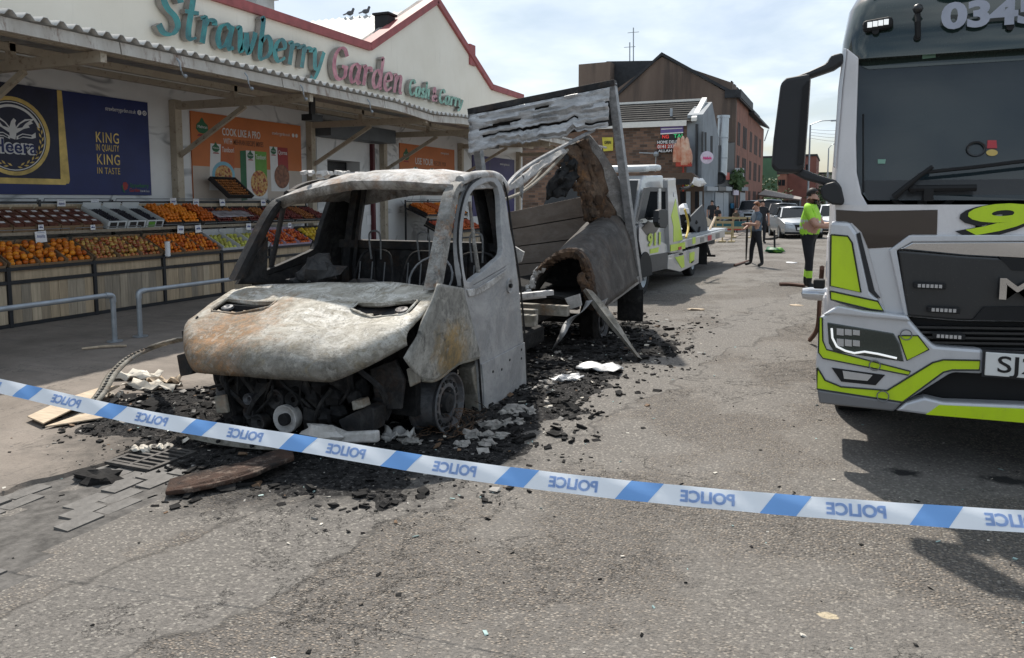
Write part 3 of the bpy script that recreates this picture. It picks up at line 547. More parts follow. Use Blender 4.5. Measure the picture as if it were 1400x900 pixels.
m = NT('apple_skin'); c = m.mix(m.ramp(m.noise(9, 4, 0.6), 0.38, 0.62), (0.36, 0.03, 0.025), (0.55, 0.34, 0.09)); m.col(c); m.set(0.3)
mat('guava_skin', (0.52, 0.50, 0.10), 0.45, var=0.2, sc=7); mat('mango_skin', (0.62, 0.40, 0.03), 0.45, var=0.15, sc=7); mat('grape_skin', (0.018, 0.016, 0.025), 0.35, var=0.3, sc=9); mat('dark_red_skin', (0.15, 0.03, 0.025), 0.4, var=0.5, sc=9); mat('onion_skin', (0.32, 0.11, 0.03), 0.45, var=0.4, sc=12)
mat('punnet', (0.14, 0.055, 0.04), 0.45, var=0.5, sc=14); mat('film', (0.36, 0.33, 0.36), 0.15, var=0.4, sc=6); mat('ink_blue', (0.03, 0.06, 0.30), 0.7)
for nm_ in ('orange_skin', 'clem_skin', 'tomato_skin', 'apple_skin', 'guava_skin', 'mango_skin', 'onion_skin'):
    tr = MAT[nm_].node_tree; pb_ = tr.nodes['Principled BSDF']; src_ = pb_.inputs['Base Color'].links[0].from_socket; oi = tr.nodes.new('ShaderNodeObjectInfo'); hs = tr.nodes.new('ShaderNodeHueSaturation')
    mr = tr.nodes.new('ShaderNodeMapRange'); mr.inputs[3].default_value = .6; mr.inputs[4].default_value = 1.2; tr.links.new(oi.outputs['Random'], mr.inputs[0]); mh = tr.nodes.new('ShaderNodeMapRange'); mh.inputs[3].default_value = .49; mh.inputs[4].default_value = .515; tr.links.new(oi.outputs['Random'], mh.inputs[0])
    tr.links.new(mr.outputs[0], hs.inputs['Value']); tr.links.new(mh.outputs[0], hs.inputs['Hue']); tr.links.new(src_, hs.inputs['Color']); tr.links.new(hs.outputs[0], pb_.inputs['Base Color'])
PZ = 0.048
SX = -10.12
stand = thing('fruit_stand', 'long two-tier greengrocer stand with black steel frame and wood-panelled base', 'stand', (-10.6, 10, PZ))
posts = [4.2, 5.48, 6.76, 8.05, 9.33, 10.62, 11.9, 13.2, 14.45]
def frame(st, posts):
    for y in posts:
        b = MB(); b.bb(SX - 0.045, SX, y - 0.025, y + 0.025, PZ, 0.86); b.build('post', 'black_steel', st)
        b = MB(); b.bb(SX - 1.16, SX - 1.12, y - 0.02, y + 0.02, PZ, 1.76); b.build('post', 'black_steel', st)
        b = MB(); b.beam((SX - 0.02, y, 0.80), (SX - 0.55, y, 1.06), 0.03, 0.04); b.build('side_rail', 'black_steel', st)
        b = MB(); b.beam((SX - 0.47, y, 1.26), (SX - 1.12, y, 1.52), 0.03, 0.04); b.build('side_rail', 'black_steel', st)
    y0, y1 = posts[0], posts[-1]
    for z in (0.075, 0.65, 0.83):
        b = MB(); b.bb(SX - 0.041, SX - 0.004, y0 + 0.03, y1 - 0.03, z - 0.022, z + 0.022); b.build('rail', 'black_steel', st)
    b = MB(); b.bb(SX - 1.155, SX - 1.125, y0 + 0.03, y1 - 0.03, 1.70, 1.735); b.build('rail', 'black_steel', st)
    b = MB(); b.bb(SX - 0.50, SX - 0.46, y0, y1, 1.255, 1.30); b.build('shelf_edge', 'plank2', st)
    for a, c in zip(posts, posts[1:]):
        b = MB(); b.beam((SX - 0.55, (a + c) / 2 , 1.075), (SX - 0.03, (a + c) / 2, 0.815), c - a - 0.05, 0.015, up=(0.45, 0, 0.9)); b.build('lower_shelf', 'plank2', st)
        b = MB(); b.beam((SX - 1.11, (a + c) / 2, 1.52), (SX - 0.49, (a + c) / 2, 1.27), c - a - 0.05, 0.015, up=(0.4, 0, 0.9)); b.build('upper_shelf', 'plank2', st)
        b = MB(); b.bb(SX - 0.05, SX - 0.045, a + 0.03, c - 0.03, 0.675, 0.805); b.build('trim_board', 'plank0', st)
        b = MB(); b.bb(SX - 1.15, SX - 1.13, a + 0.02, c - 0.02, 1.56, 1.69); b.build('back_board', 'plank3', st)
        # price rail of bent wire along the upper shelf
        b = MB(); b.tube([(SX - 0.45, a + 0.05, 1.30), (SX - 0.43, a + 0.05, 1.335), (SX - 0.43, c - 0.05, 1.335), (SX - 0.45, c - 0.05, 1.30)], 0.006, 5); b.build('wire_lip', 'galv', st)
        b = MB(); b.tube([(SX - 1.10, a + 0.05, 1.735), (SX - 1.08, a + 0.05, 1.775), (SX - 1.08, c - 0.05, 1.775), (SX - 1.10, c - 0.05, 1.735)], 0.008, 5); b.build('wire_lip', 'galv', st)
        n = 9; w = (c - a - 0.06) / n
        for k in range(n):
            b = MB(); b.bb(SX - 0.036 - rnd.uniform(0, 0.004), SX - 0.022 - rnd.uniform(0, 0.004), a + 0.03 + k * w + 0.002, a + 0.03 + (k + 1) * w - 0.002, 0.10, 0.625); b.build('plank', 'plank%d' % rnd.choice([0, 0, 1, 2, 3, 4]), st)
frame(stand, posts)
def ico_mesh(name, r, matn, sq=(1, 1, 1), sub=2):
    me = bpy.data.meshes.new(name); bm = bmesh.new(); bmesh.ops.create_icosphere(bm, subdivisions=sub, radius=r)
    for v in bm.verts: v.co = V((v.co.x * sq[0], v.co.y * sq[1], v.co.z * sq[2]))
    bm.to_mesh(me); bm.free(); me.materials.append(MAT[matn]); me.polygons.foreach_set('use_smooth', [True] * len(me.polygons)); return me
FR = {'orange': (ico_mesh('orange', .041, 'orange_skin', (1, 1, .94)), .041), 'apple': (ico_mesh('apple', .036, 'apple_skin', (1, 1, .9)), .036), 'clementine': (ico_mesh('clementine', .033, 'clem_skin', (1, 1, .85)), .033),
      'guava': (ico_mesh('guava', .038, 'guava_skin', (1, 1, 1.12)), .038), 'tomato': (ico_mesh('tomato', .034, 'tomato_skin', (1, 1, .85)), .034), 'mango': (ico_mesh('mango', .055, 'mango_skin', (1.3, 1, .85)), .055), 'onion': (ico_mesh('onion', .028, 'onion_skin', (1, 1, .9)), .028), 'plum': (ico_mesh('plum', .026, 'dark_red_skin'), .026), 'grape': (ico_mesh('grape', .014, 'grape_skin'), .014)}
def tilt_frame(y0, tier):
    if tier == 0: O, B_ = V((SX - 0.03, y0, 0.835)), V((SX - 0.545, y0, 1.09))
    else: O, B_ = V((SX - 0.49, y0, 1.29)), V((SX - 1.08, y0, 1.53))
    w = (B_ - O); L = w.length; w.normalize(); u = V((0, 1, 0)); n = w.cross(u); n = n if n.z > 0 else -n
    return O, u, w, n, L
def crate(y0, wd, tier, matn, label, depth=0.09, lip=0.6, group='trays of fruit on the stand', cat='tray', L_=None):
    O, u, w, n, L = tilt_frame(y0, tier); L = L_ or L
    t = thing('produce_tray', label, cat, O + u * (wd / 2), group); th = 0.008
    def slab(name, a0, a1, b0, b1, c0, c1):
        b = MB(); ps = [O + u * a + w * bb_ + n * c for c in (c0, c1) for bb_ in (b0, b1) for a in (a0, a1)]
        b.add(ps, [(0, 2, 3, 1), (4, 5, 7, 6), (0, 1, 5, 4), (2, 6, 7, 3), (0, 4, 6, 2), (1, 3, 7, 5)]); b.build(name, matn, t)
    slab('base', 0, wd, 0, L, 0.002, 0.01); slab('side', 0, th, 0, L, 0.012, depth); slab('side', wd - th, wd, 0, L, 0.012, depth); slab('end_panel', th, wd - th, 0, th, 0.012, depth * lip); slab('end_panel', th, wd - th, L - th, L, 0.012, depth * 1.35)
    return t
FRCAT = {'orange': 'orange', 'clementine': 'clementine', 'apple': 'apple', 'guava': 'guava', 'tomato': 'tomato', 'mango': 'mango'}
def fill(y0, wd, tier, kind, label=None, individual=True, group=None, lay=2, base=0.012, frac=1.0, L_=None):
    me, r = FR[kind]; O, u, w, n, L = tilt_frame(y0, tier); L = L_ or L; sp = r * 2.02; nu = max(2, int((wd - 0.03) / sp)); nw = int((L - 0.03) / (sp * 0.9)); pos = []
    for layer in range(lay):
        for j in range(nw):
            for i in range(nu - (j + layer) % 2):
                a = 0.016 + r + i * ((wd - 0.032 - 2 * r) / max(1, nu - 1)) + ((j + layer) % 2) * sp / 2; bw = 0.016 + r + j * sp * 0.9
                if bw > L - r * 0.8 or a > wd - 0.01 - r * .6: continue
                if layer == 0 and lay > 1 and 0 < i < nu - 2 and 0 < j < nw - 1 and rnd.random() < 0.8: continue
                if layer == lay - 1 and lay > 1 and rnd.random() < 0.10: continue
                if layer and j < 1: continue
                pos.append(O + u * (a + rnd.uniform(-.006, .006)) + w * (bw + rnd.uniform(-.006, .006)) + n * (base + r * .9 + layer * r * 1.35 + rnd.uniform(-.004, .006)))
    if individual:
        for p in pos:
            o = bpy.data.objects.new(kind, me); COL.objects.link(o); o.location = p; o.rotation_euler = (rnd.uniform(0, 6), rnd.uniform(0, 6), rnd.uniform(0, 6)); k = rnd.uniform(.92, 1.05); o.scale = (k, k, k); tag(o, label, kind, group)
    else:
        vs = []; fs = []; b = MB(); src = [(v.co.copy()) for v in me.vertices]; sf = [tuple(p.vertices) for p in me.polygons]
        for p in pos: 
            e = Matrix.Rotation(rnd.uniform(0, 6), 3, 'X') @ Matrix.Rotation(rnd.uniform(0, 6), 3, 'Y'); b.add([p + e @ c for c in src], sf)
        m2 = b.mesh(kind + '_heap', me.materials[0], smooth=180, weld=False); o = bpy.data.objects.new(kind + '_heap', m2); COL.objects.link(o); tag(o, label, kind if kind not in ('plum', 'grape') else kind, None, 'stuff')
# lower tier
def bay(i, kind, matn, colour, where, n=3, lay=2, depth=.09, ind=True):
    a, c = posts[i], posts[i + 1]; w = (c - a - 0.04) / n
    for k in range(n):
        y = a + 0.02 + k * w; pl = ('first', 'second', 'third', 'fourth')[k]
        crate(y + .004, w - 0.008, 0, matn, '%s %s tray, %s %s' % (colour, kind, pl, where), depth)
        fill(y + .008, w - 0.016, 0, kind, '%s heaped in the %s tray %s' % (kind, pl, where), ind, '%ss on the lower shelf %s' % (kind, where), lay)
bay(1, 'orange', 'cardboard', 'brown cardboard', 'left of the berry price card', 3)
bay(2, 'orange', 'cardboard', 'brown cardboard', 'under the berry boxes', 3)
bay(3, 'apple', 'cardboard', 'brown cardboard', 'under the white grape crates', 3)
bay(4, 'clementine', 'cardboard', 'brown cardboard', 'behind the white roll', 3)
bay(5, 'guava', 'card_white', 'white card', 'next to the clementines', 3, lay=1, depth=.11)
bay(6, 'tomato', 'card_lilac', 'lilac card', 'behind the van windscreen pillar', 3)
bay(7, 'mango', 'card_dark', 'dark card', 'by the roller door', 2, lay=1)
# upper tier: boxes of punnets
pm = MB(); pm.box((0, 0, 0), (0.11, 0.17, 0.07)); 
k = 0
for y in [4.3 + 0.36 * i for i in range(12)]:
    O, u, w, n, L = tilt_frame(y, 1)
    lab = 'green plastic tray of punnets at the left end of the upper shelf' if k == 99 else 'brown card box of plastic-lidded berry punnets on the upper shelf'
    t = crate(y, 0.34, 1, 'cardboard', lab, 0.10, 0.9, 'berry boxes on the upper shelf', 'box')
    for j in range(3):
        for i in range(2):
            c_ = O + u * (0.09 + 0.16 * i) + w * (0.12 + 0.19 * j) + n * 0.085; M3 = Matrix((u, w, n)).transposed()
            b = MB(); b.box(c_, (0.145, 0.17, 0.07), M3); b.build('punnet', 'punnet', t); b = MB(); b.box(c_ + n * 0.037 + u * rnd.uniform(-.02, .02), (0.07, 0.05, 0.003), M3); b.build('white_label', 'paper', t)
    k += 1
for k in range(3):
    y = 8.68 + 0.37 * k; t = crate(y, 0.35, 1, 'plastic_white', 'white plastic crate of dark grapes on the upper shelf, %s of three in a row' % ('first', 'second', 'third')[k], 0.15, 0.95, 'white grape crates', 'crate'); O, u, w, n, L = tilt_frame(y, 1)
    fill(y + .01, 0.33, 1, 'grape', 'dark grapes filling the %s white plastic crate' % ('first', 'second', 'third')[k], False, lay=2, base=0.06)
    for q in range(2):
        b = MB(); M3 = Matrix((u, w, n)).transposed(); b.box(O + u * (0.1 + 0.155 * q) + w * (-0.004) + n * 0.075, (0.12, 0.004, 0.09), M3); b.build('grille', 'card_dark', t)
    if k == 2: b = MB(); b.box(O + u * 0.1 + w * (-0.008) + n * 0.07, (0.13, 0.004, 0.09), Matrix((u, w, n)).transposed()); b.build('green_label', 'print_lightgreen', t)
for k in range(3):
    y = 9.83 + 0.40 * k; crate(y, 0.385, 1, 'card_dark', 'black card tray of clementines on the upper shelf, %s beside the grape crates' % ('first', 'second', 'third')[k], 0.10, 0.9)
    fill(y + .005, 0.375, 1, 'clementine', 'clementines heaped in the %s black tray on the upper shelf' % ('first', 'second', 'third')[k], False, lay=3, base=0.05)
for k in range(8):
    y = 11.06 + 0.42 * k; kd = ('plum', 'onion', 'plum', 'onion', 'plum', 'plum', 'onion', 'plum')[k]
    crate(y, 0.40, 1, 'card_dark', 'black tray of %s on the upper shelf, number %d after the clementine trays' % ({'plum': 'dark plums', 'onion': 'brown onions'}[kd], k + 1), 0.08, 0.9)
    fill(y + .005, 0.39, 1, kd, '%s in black tray number %d after the clementine trays' % ({'plum': 'dark plums', 'onion': 'brown onions'}[kd], k + 1), False, lay=2, base=0.03)
# clear film thrown over two of the plum trays
b = MB(); O, u, w, n, L = tilt_frame(11.1, 1); P = []
for i in range(14):
    P.append([O + u * (i * 0.075) + w * (0.08 + j * 0.05) + n * (0.125 + 0.02 * mnoise.noise(V((i * .7, j * .8, 1)))) for j in range(7)])
b.grid(P); o = b.build('plastic_film', 'film', None, smooth=60, solid=0.002); tag(o, 'crumpled clear film lying over trays of dark plums', 'film')
# onion tray propped up against the orange banner
tt = thing('propped_tray', 'black tray of onions propped above the top rail against the orange banner', 'tray', (-11.2, 12.1, 1.78))
b = MB(); a = [V((-11.12, 11.86, 1.79)), V((-11.12, 12.55, 1.79)), V((-11.42, 12.35, 2.16)), V((-11.42, 11.66, 2.16))]; nn = (a[1] - a[0]).cross(a[3] - a[0]).normalized()
nn = nn if nn.x > 0 else -nn
b.ring(a, [p.lerp((a[0] + a[2]) / 2, 0.10) for p in a], nn * 0.09); b.prism(a, nn * 0.01); b.build('tray_body', 'card_dark', tt)
b = MB(); src = FR['onion'][0]
for i in range(11):
    for j in range(7):
        p = a[0].lerp(a[1], 0.09 + 0.082 * i).lerp(a[3].lerp(a[2], 0.09 + 0.082 * i), 0.1 + 0.13 * j) + nn * (0.035 + rnd.uniform(0, .02)); b.add([p + v.co for v in src.vertices], [tuple(q.vertices) for q in src.polygons])
o = b.build('onion_heap', 'onion_skin', None, smooth=180, weld=False); tag(o, 'brown onions filling the propped black tray by the orange banner', 'onion', None, 'stuff')
# price cards
def card(px, py, x, label, s=0.13):
    c_ = ox(px, py, x); t = thing('price_card', label, 'price card', (c_.x, c_.y, c_.z - s / 2), 'price cards on the stand')
    b = MB(); b.box(c_, (0.004, s, s * 0.95), Matrix.Rotation(R(rnd.uniform(-6, 6)), 3, 'X')); b.build('card', 'paper', t)
    b = MB(); b.tube([c_ + V((-0.006, 0, -s * .45)), c_ + V((-0.02, 0, -s * .9))], 0.004, 5); b.build('clip', 'galv', t)
    pts = [c_ + V((0.0035, -s * .35 + s * .7 * i / 14, (0.16 if i % 2 else -0.12) * s * rnd.uniform(.6, 1.2))) for i in range(15)]
    b = MB(); b.tube(pts, 0.003, 4); b.tube([c_ + V((0.0035, -s * .3, s * .36)), c_ + V((0.0035, s * .3, s * .36))], 0.002, 4); b.build('handwriting', 'ink_blue', t)
CARDX = SX - 0.425
for (px, py, lb, s) in ((56, 324, 'big white price card hanging below the berry boxes', .17), (247, 314, 'white price card over the clementines by the white roll', .14), (271, 313, 'white price card over the last clementine tray', .14), (340, 310, 'white price card above the guavas', .13),
    (56, 311, 'small white price card stuck on a berry box front', .08), (127, 311, 'small white price card beside the white grape crate', .08), (396, 308, 'price card glimpsed behind the van windscreen pillar', .1)): card(px, py, CARDX, lb, s)
for (px, py, lb) in ((84, 279, 'white price card leaning on the top rail under the gold emblem'), (130, 278, 'white price card on the top rail under the gold lettering'), (237, 276, 'small price card on the top rail beside the beige column'), (268, 277, 'tilted price card on the top rail left of the propped onion tray'), (304, 277, 'price card on the top rail right under the propped onion tray'), (360, 277, 'price card on the top rail beside the van roof corner')): card(px, py, SX - 1.07, lb, .14)
t = thing('bag_roll', 'upright white roll of bags fixed to a stand post', 'roll', (SX + .04, 9.33, 0.76)); b = MB(); b.lathe((SX + .045, 9.36, 0.84), (0, 0, 1), [(0, 0.0), (0, .042), (.24, .042), (.24, .014), (.22, .014), (.22, 0)], 16); b.build('roll', 'paper', t, smooth=40); b = MB(); b.bb(SX, SX + .05, 9.335, 9.385, .825, .84); b.build('holder', 'galv', t)
# second stand beyond the roller door
st2 = thing('fruit_stand', 'short two-tier fruit stand right of the roller door under the second orange banner', 'stand', (-10.6, 20, PZ)); frame(st2, [18.9, 20.2, 21.5])
for i, y in enumerate((18.95, 19.6, 20.25, 20.9)):
    w8 = ('first', 'second', 'third', 'fourth')[i]
    crate(y, 0.6, 1, 'card_dark', 'dark tray of clementines on the upper shelf of the short stand, %s from the door' % w8, .1); fill(y, .6, 1, 'clementine', 'clementines in the %s upper tray of the short stand' % w8, False, lay=3, base=.04)
    crate(y, 0.6, 0, 'card_dark', 'dark tray of tomatoes on the lower shelf of the short stand, %s from the door' % w8, .1); fill(y, .6, 0, 'tomato', 'tomatoes in the %s lower tray of the short stand' % w8, False, lay=2, base=.03)
# ---- galvanised hoop barriers on the pavement
def hoop(label, y0, y1):
    t = thing('hoop_barrier', label, 'barrier', (-8.0, (y0 + y1) / 2, PZ), 'hoop barriers on the pavement'); x = -8.0
    for y, s in ((y0, 1), (y1, -1)):
        b = MB(); b.tube([(x, y, PZ - 0.05), (x, y, 0.55)], 0.03, 12); b.build('post', 'galv', t, smooth=40)
        b = MB(); b.tube(crom([(x, y, 0.53), (x, y + 0.01 * s, 0.60), (x, y + 0.07 * s, 0.618), (x, y + 0.1 * s, 0.62)], 4), 0.037, 12); b.build('elbow', 'galv', t, smooth=40)
        b = MB(); b.cyl((x, y, PZ + 0.006), (0, 0, 1), 0.09, 0.012, 16); b.build('base_plate', 'galv', t)
    b = MB(); b.tube([(x, y0 + 0.08, 0.62), (x, y1 - 0.08, 0.62)], 0.03, 12); b.build('rail', 'galv', t, smooth=40)
hoop('galvanised tube hoop barrier in front of the orange trays', 3.6, 6.58); hoop('galvanised tube hoop barrier running behind the burnt van bonnet', 6.95, 10.2)
# ---- burnt metal
def flakes(m, base, dark=(.10, .095, .085), pale=(.52, .50, .45), amt=.8):
    s1 = m.n('ShaderNodeSeparateColor'); m.l(m.vor(34, 'F1', 'Color'), s1.inputs[0]); msk = m.ramp(m.noise(4.5, 6, .7, loc=(9, 2, 6)), .46, .58); s2 = m.n('ShaderNodeSeparateColor'); m.l(m.vor(75, 'F1', 'Color'), s2.inputs[0])
    base = m.mix(m.math('MULTIPLY', m.math('MULTIPLY', m.ramp(s1.outputs[0], .70, .74), msk), amt * .8), base, pale); base = m.mix(m.math('MULTIPLY', m.math('MULTIPLY', m.ramp(s2.outputs[1], .74, .78), m.ramp(m.noise(6, 6, .7, loc=(1, 8, 3)), .44, .58)), amt), base, dark)
    vein = m.ramp(m.math('ABSOLUTE', m.math('SUBTRACT', m.noise(5.5, 7, .7, loc=(3, 3, 9), dist=1.5), .5)), 0.0, .012, 1.0, 0.0); return m.mix(m.math('MULTIPLY', vein, .5 * amt), base, pale)
def burnt(name, lo, hi, white=(0.52, 0.50, 0.46), wamt=0.5, rust=0.35, blk=0.3, sc=3.0, rough=0.75, stretch=None, seed=0, metal=0.0):
    m = NT(name); L = (seed * 3.1, seed * 1.7, seed)
    c = m.mix(m.ramp(m.noise(sc, 7, 0.68, loc=L, stretch=stretch, dist=0.6), 0.32, 0.68), lo, hi)
    c = m.mix(m.math('MULTIPLY', m.ramp(m.noise(sc * 1.3, 8, 0.72, loc=(L[0] + 4, L[1], 2), stretch=stretch, dist=1.0), 0.47, 0.60), wamt), c, white)
    c = m.mix(m.math('MULTIPLY', m.ramp(m.noise(sc * 0.8, 8, 0.75, loc=(L[0], L[1] + 7, 5)), 0.50, 0.64), rust), c, m.mix(m.ramp(m.noise(sc * 6, 4), 0.4, 0.6), (0.30, 0.145, 0.05), (0.14, 0.07, 0.035)))
    c = m.mix(m.math('MULTIPLY', m.ramp(m.noise(sc * 1.9, 8, 0.75, loc=(L[0] + 9, L[1], 1)), 0.52, 0.68), blk), c, (0.025, 0.024, 0.024))
    c = m.mix(m.math('MULTIPLY', m.ramp(m.noise(sc * 26, 3, 0.6), 0.58, 0.7), 0.5 * blk), c, (0.05, 0.048, 0.045))
    if name in ('roof_burnt', 'door_burnt', 'pillar_burnt', 'skin_grey'): c = flakes(m, c, amt=.4 if name != 'door_burnt' else .18)
    m.col(c); m.set(rough, metal, 0, 0.3); m.bump(m.math('ADD', m.noise(sc * 12, 6, 0.7), m.noise(sc * 2.2, 3)), 0.3, 0.012); return m
# bonnet: chalky ash with rust breaking out over the near left corner and grey towards the lip
m = NT('bonnet'); base = m.mix(m.ramp(m.noise(3.2, 7, 0.7, dist=0.8), 0.34, 0.66), (0.31, 0.285, 0.235), (0.56, 0.525, 0.455))
base = m.mix(m.math('MULTIPLY', m.ramp(m.noise(4.0, 8, 0.72, stretch=(1, 1.7, 1.7), loc=(3, 1, 1), dist=1.4), 0.49, 0.57), 0.9), base, (0.70, 0.675, 0.62))
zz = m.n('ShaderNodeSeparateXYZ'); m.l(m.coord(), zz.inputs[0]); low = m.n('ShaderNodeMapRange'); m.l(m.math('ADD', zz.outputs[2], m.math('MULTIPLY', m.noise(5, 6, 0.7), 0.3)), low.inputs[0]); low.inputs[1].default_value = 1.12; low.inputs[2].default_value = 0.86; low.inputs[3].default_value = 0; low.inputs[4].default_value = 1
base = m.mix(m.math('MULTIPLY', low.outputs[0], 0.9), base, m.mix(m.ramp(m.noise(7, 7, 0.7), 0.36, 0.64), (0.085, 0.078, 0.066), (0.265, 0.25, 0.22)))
rs = m.ramp(m.math('ADD', m.dist((-3.98, 4.2, 0.80), (1.6, 1.4, 1.4)), m.math('MULTIPLY', m.math('SUBTRACT', m.noise(6, 8, 0.75), 0.5), 2.0)), 0.30, 0.85, 1.0, 0.0)
base = m.mix(m.math('MULTIPLY', rs, 0.85), base, m.mix(m.ramp(m.noise(15, 6, 0.7), 0.35, 0.65), (0.34, 0.165, 0.055), (0.13, 0.10, 0.065)))
base = m.mix(m.math('MULTIPLY', m.ramp(m.noise(5.5, 9, 0.78, loc=(6, 2, 4), dist=1.2), 0.53, 0.62), 0.7), base, m.mix(m.ramp(m.noise(30, 4), .4, .6), (.14, .12, .085), (.24, .20, .13)))
base = m.mix(m.math('MULTIPLY', m.ramp(m.noise(60, 5, 0.7), 0.56, 0.68), 0.6), base, (0.09, 0.08, 0.07)); base = flakes(m, base, amt=.42); m.col(base); m.set(0.7, 0, 0, 0.3); m.bump(m.math('ADD', m.noise(45, 6, 0.7), m.math('MULTIPLY', m.noise(4, 4, stretch=(1, 5, 1)), 1.5)), 0.35, 0.012)
burnt('roof_burnt', (0.20, 0.19, 0.18), (0.42, 0.41, 0.40), (0.62, 0.62, 0.62), 0.8, 0.65, 0.6, 3.0, seed=1); burnt('door_burnt', (0.25, 0.257, 0.265), (0.35, 0.357, 0.365), (0.50, 0.50, 0.50), 0.5, 0.08, 0.10, 1.3, seed=2)
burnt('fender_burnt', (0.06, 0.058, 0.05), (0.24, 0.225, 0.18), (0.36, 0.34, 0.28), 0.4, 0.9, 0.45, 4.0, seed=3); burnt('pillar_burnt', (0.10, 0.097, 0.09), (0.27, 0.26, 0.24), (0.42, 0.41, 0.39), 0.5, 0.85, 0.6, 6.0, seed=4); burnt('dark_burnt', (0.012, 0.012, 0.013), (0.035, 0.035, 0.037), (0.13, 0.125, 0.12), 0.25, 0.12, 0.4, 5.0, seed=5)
burnt('skin_grey', (0.14, 0.13, 0.125), (0.27, 0.26, 0.25), (0.42, 0.41, 0.40), 0.4, 0.2, 0.5, 2.5, seed=16); burnt('box_skin', (0.030, 0.027, 0.025), (0.085, 0.076, 0.069), (0.22, 0.21, 0.20), 0.3, 0.08, 0.5, 2.2, seed=6); burnt('alu_melt', (0.36, 0.365, 0.37), (0.52, 0.52, 0.525), (0.66, 0.66, 0.66), 0.6, 0.0, 0.5, 4.0, 0.5, stretch=(0.6, 1, 3), seed=7, metal=0.25)
burnt('insulation', (0.020, 0.015, 0.012), (0.10, 0.06, 0.038), (0.28, 0.20, 0.14), 0.3, 0.4, 0.95, 4.0, 0.95, seed=8); burnt('alu_frame', (0.16, 0.165, 0.17), (0.30, 0.30, 0.305), (0.45, 0.45, 0.45), 0.4, 0.05, 0.6, 5.0, 0.5, seed=9, metal=0.4); burnt('chassis_ash', (0.12, 0.11, 0.09), (0.32, 0.30, 0.255), (0.5, 0.48, 0.44), 0.4, 0.4, 0.4, 4.0, seed=10)
burnt('tail_board', (0.15, 0.12, 0.098), (0.22, 0.182, 0.152), (0.30, 0.27, 0.24), 0.3, 0.0, 0.25, 1.5, stretch=(1, 1, 2.5), seed=11); burnt('rim_burnt', (0.05, 0.052, 0.057), (0.14, 0.146, 0.156), (0.32, 0.32, 0.33), 0.3, 0.15, 0.4, 6.0, 0.5, seed=12, metal=0.3); burnt('ash_white', (0.34, 0.33, 0.31), (0.52, 0.51, 0.50), (0.62, 0.61, 0.6), 0.5, 0.15, 0.4, 6.0, seed=13)
m = NT('wing_burnt'); c = m.mix(m.ramp(m.noise(3.5, 8, .7, dist=.8), .36, .64), (.15, .145, .13), (.36, .35, .32)); ry = m.ramp(m.math('ADD', m.dist((-2.5, 4.78, .68), (1, 2.6, 3.0)), m.math('MULTIPLY', m.math('SUBTRACT', m.noise(6, 8, .75), .5), 1.6)), .35, .85, 1.0, 0.0)
c = m.mix(m.math('MULTIPLY', ry, .85), c, m.mix(m.ramp(m.noise(14, 6, .7), .4, .62), (.34, .215, .07), (.16, .125, .06))); c = m.mix(m.math('MULTIPLY', m.ramp(m.noise(5, 8, .75, loc=(4, 4, 1), dist=1), .52, .62), .8), c, (.05, .048, .044)); c = flakes(m, c, amt=.35); m.col(c); m.set(.75); m.bump(m.noise(40, 6, .7), .3, .01)
VR, VL, VC = -2.5, -4.49, -3.495
def xs_(z): return VR - 0.015 * max(0, 0.6 - z) - max(0, z - 1.15) * 0.19
def vs(px, py, off=0.0):
    x = VR
    for _ in range(10): p = ox(px, py, x + off); x = xs_(p.z)
    return p
van = thing('burnt_van', 'burnt-out box van with ash-grey cab, missing glass and collapsed load box', 'van', (VC, 6.5, 0.06))
mirror = lambda p: V((2 * VC - p[0], p[1], p[2]))
def panel(name, pts, matn, par=van, th=0.03, mir=False, bevel=0.006):
    b = MB(); q = [mirror(p) for p in pts] if mir else pts; b.prism(q, (th if mir else -th, 0, 0)); return b.build(name, matn, par, bevel=bevel)
# roof: domed sheet
b = MB(); P = []
for i in range(13):
    u = -1 + 2 * i / 12; x = VC + 0.83 * u; row = []
    for (y, z, cr_) in ((5.10, 1.83, .02), (5.06, 1.90, .03), (5.14, 1.955, .045), (5.4, 1.995, .05), (5.8, 2.015, .055), (6.1, 2.01, .05), (6.19, 1.96, .04), (6.2, 1.8, .02)):
        k = abs(u); dz = -cr_ * k * k - (0.10 * max(0, k - .82) / .18 if z > 1.9 else 0); yy = y + 0.10 * k * k * (1 if y < 5.3 else 0)
        rib = 0.012 * math.sin(u * 16) if 5.3 < y < 6 else 0; dz -= 0.115 * max(0, -u) ** 1.2; row.append((x, yy, z + dz + rib + 0.008 * mnoise.noise(V((x * 3, y * 3, 0)))))
    P.append(row)
b.grid(P); b.build('roof', 'roof_burnt', van, smooth=50, solid=0.02)
b = MB()
for k in range(26): 
    x = VC - .8 + rnd.uniform(0, .5); y = 5.2 + rnd.uniform(0, .7); b.box((x, y, 1.96 + .03 * rnd.random()), (rnd.uniform(.03, .12), rnd.uniform(.02, .08), .03), Matrix.Rotation(rnd.uniform(0, 3), 3, 'Z') @ Matrix.Rotation(rnd.uniform(-.5, .5), 3, 'X'))
tag(b.build('roof_ash', 'ash_white', van), kind='stuff')
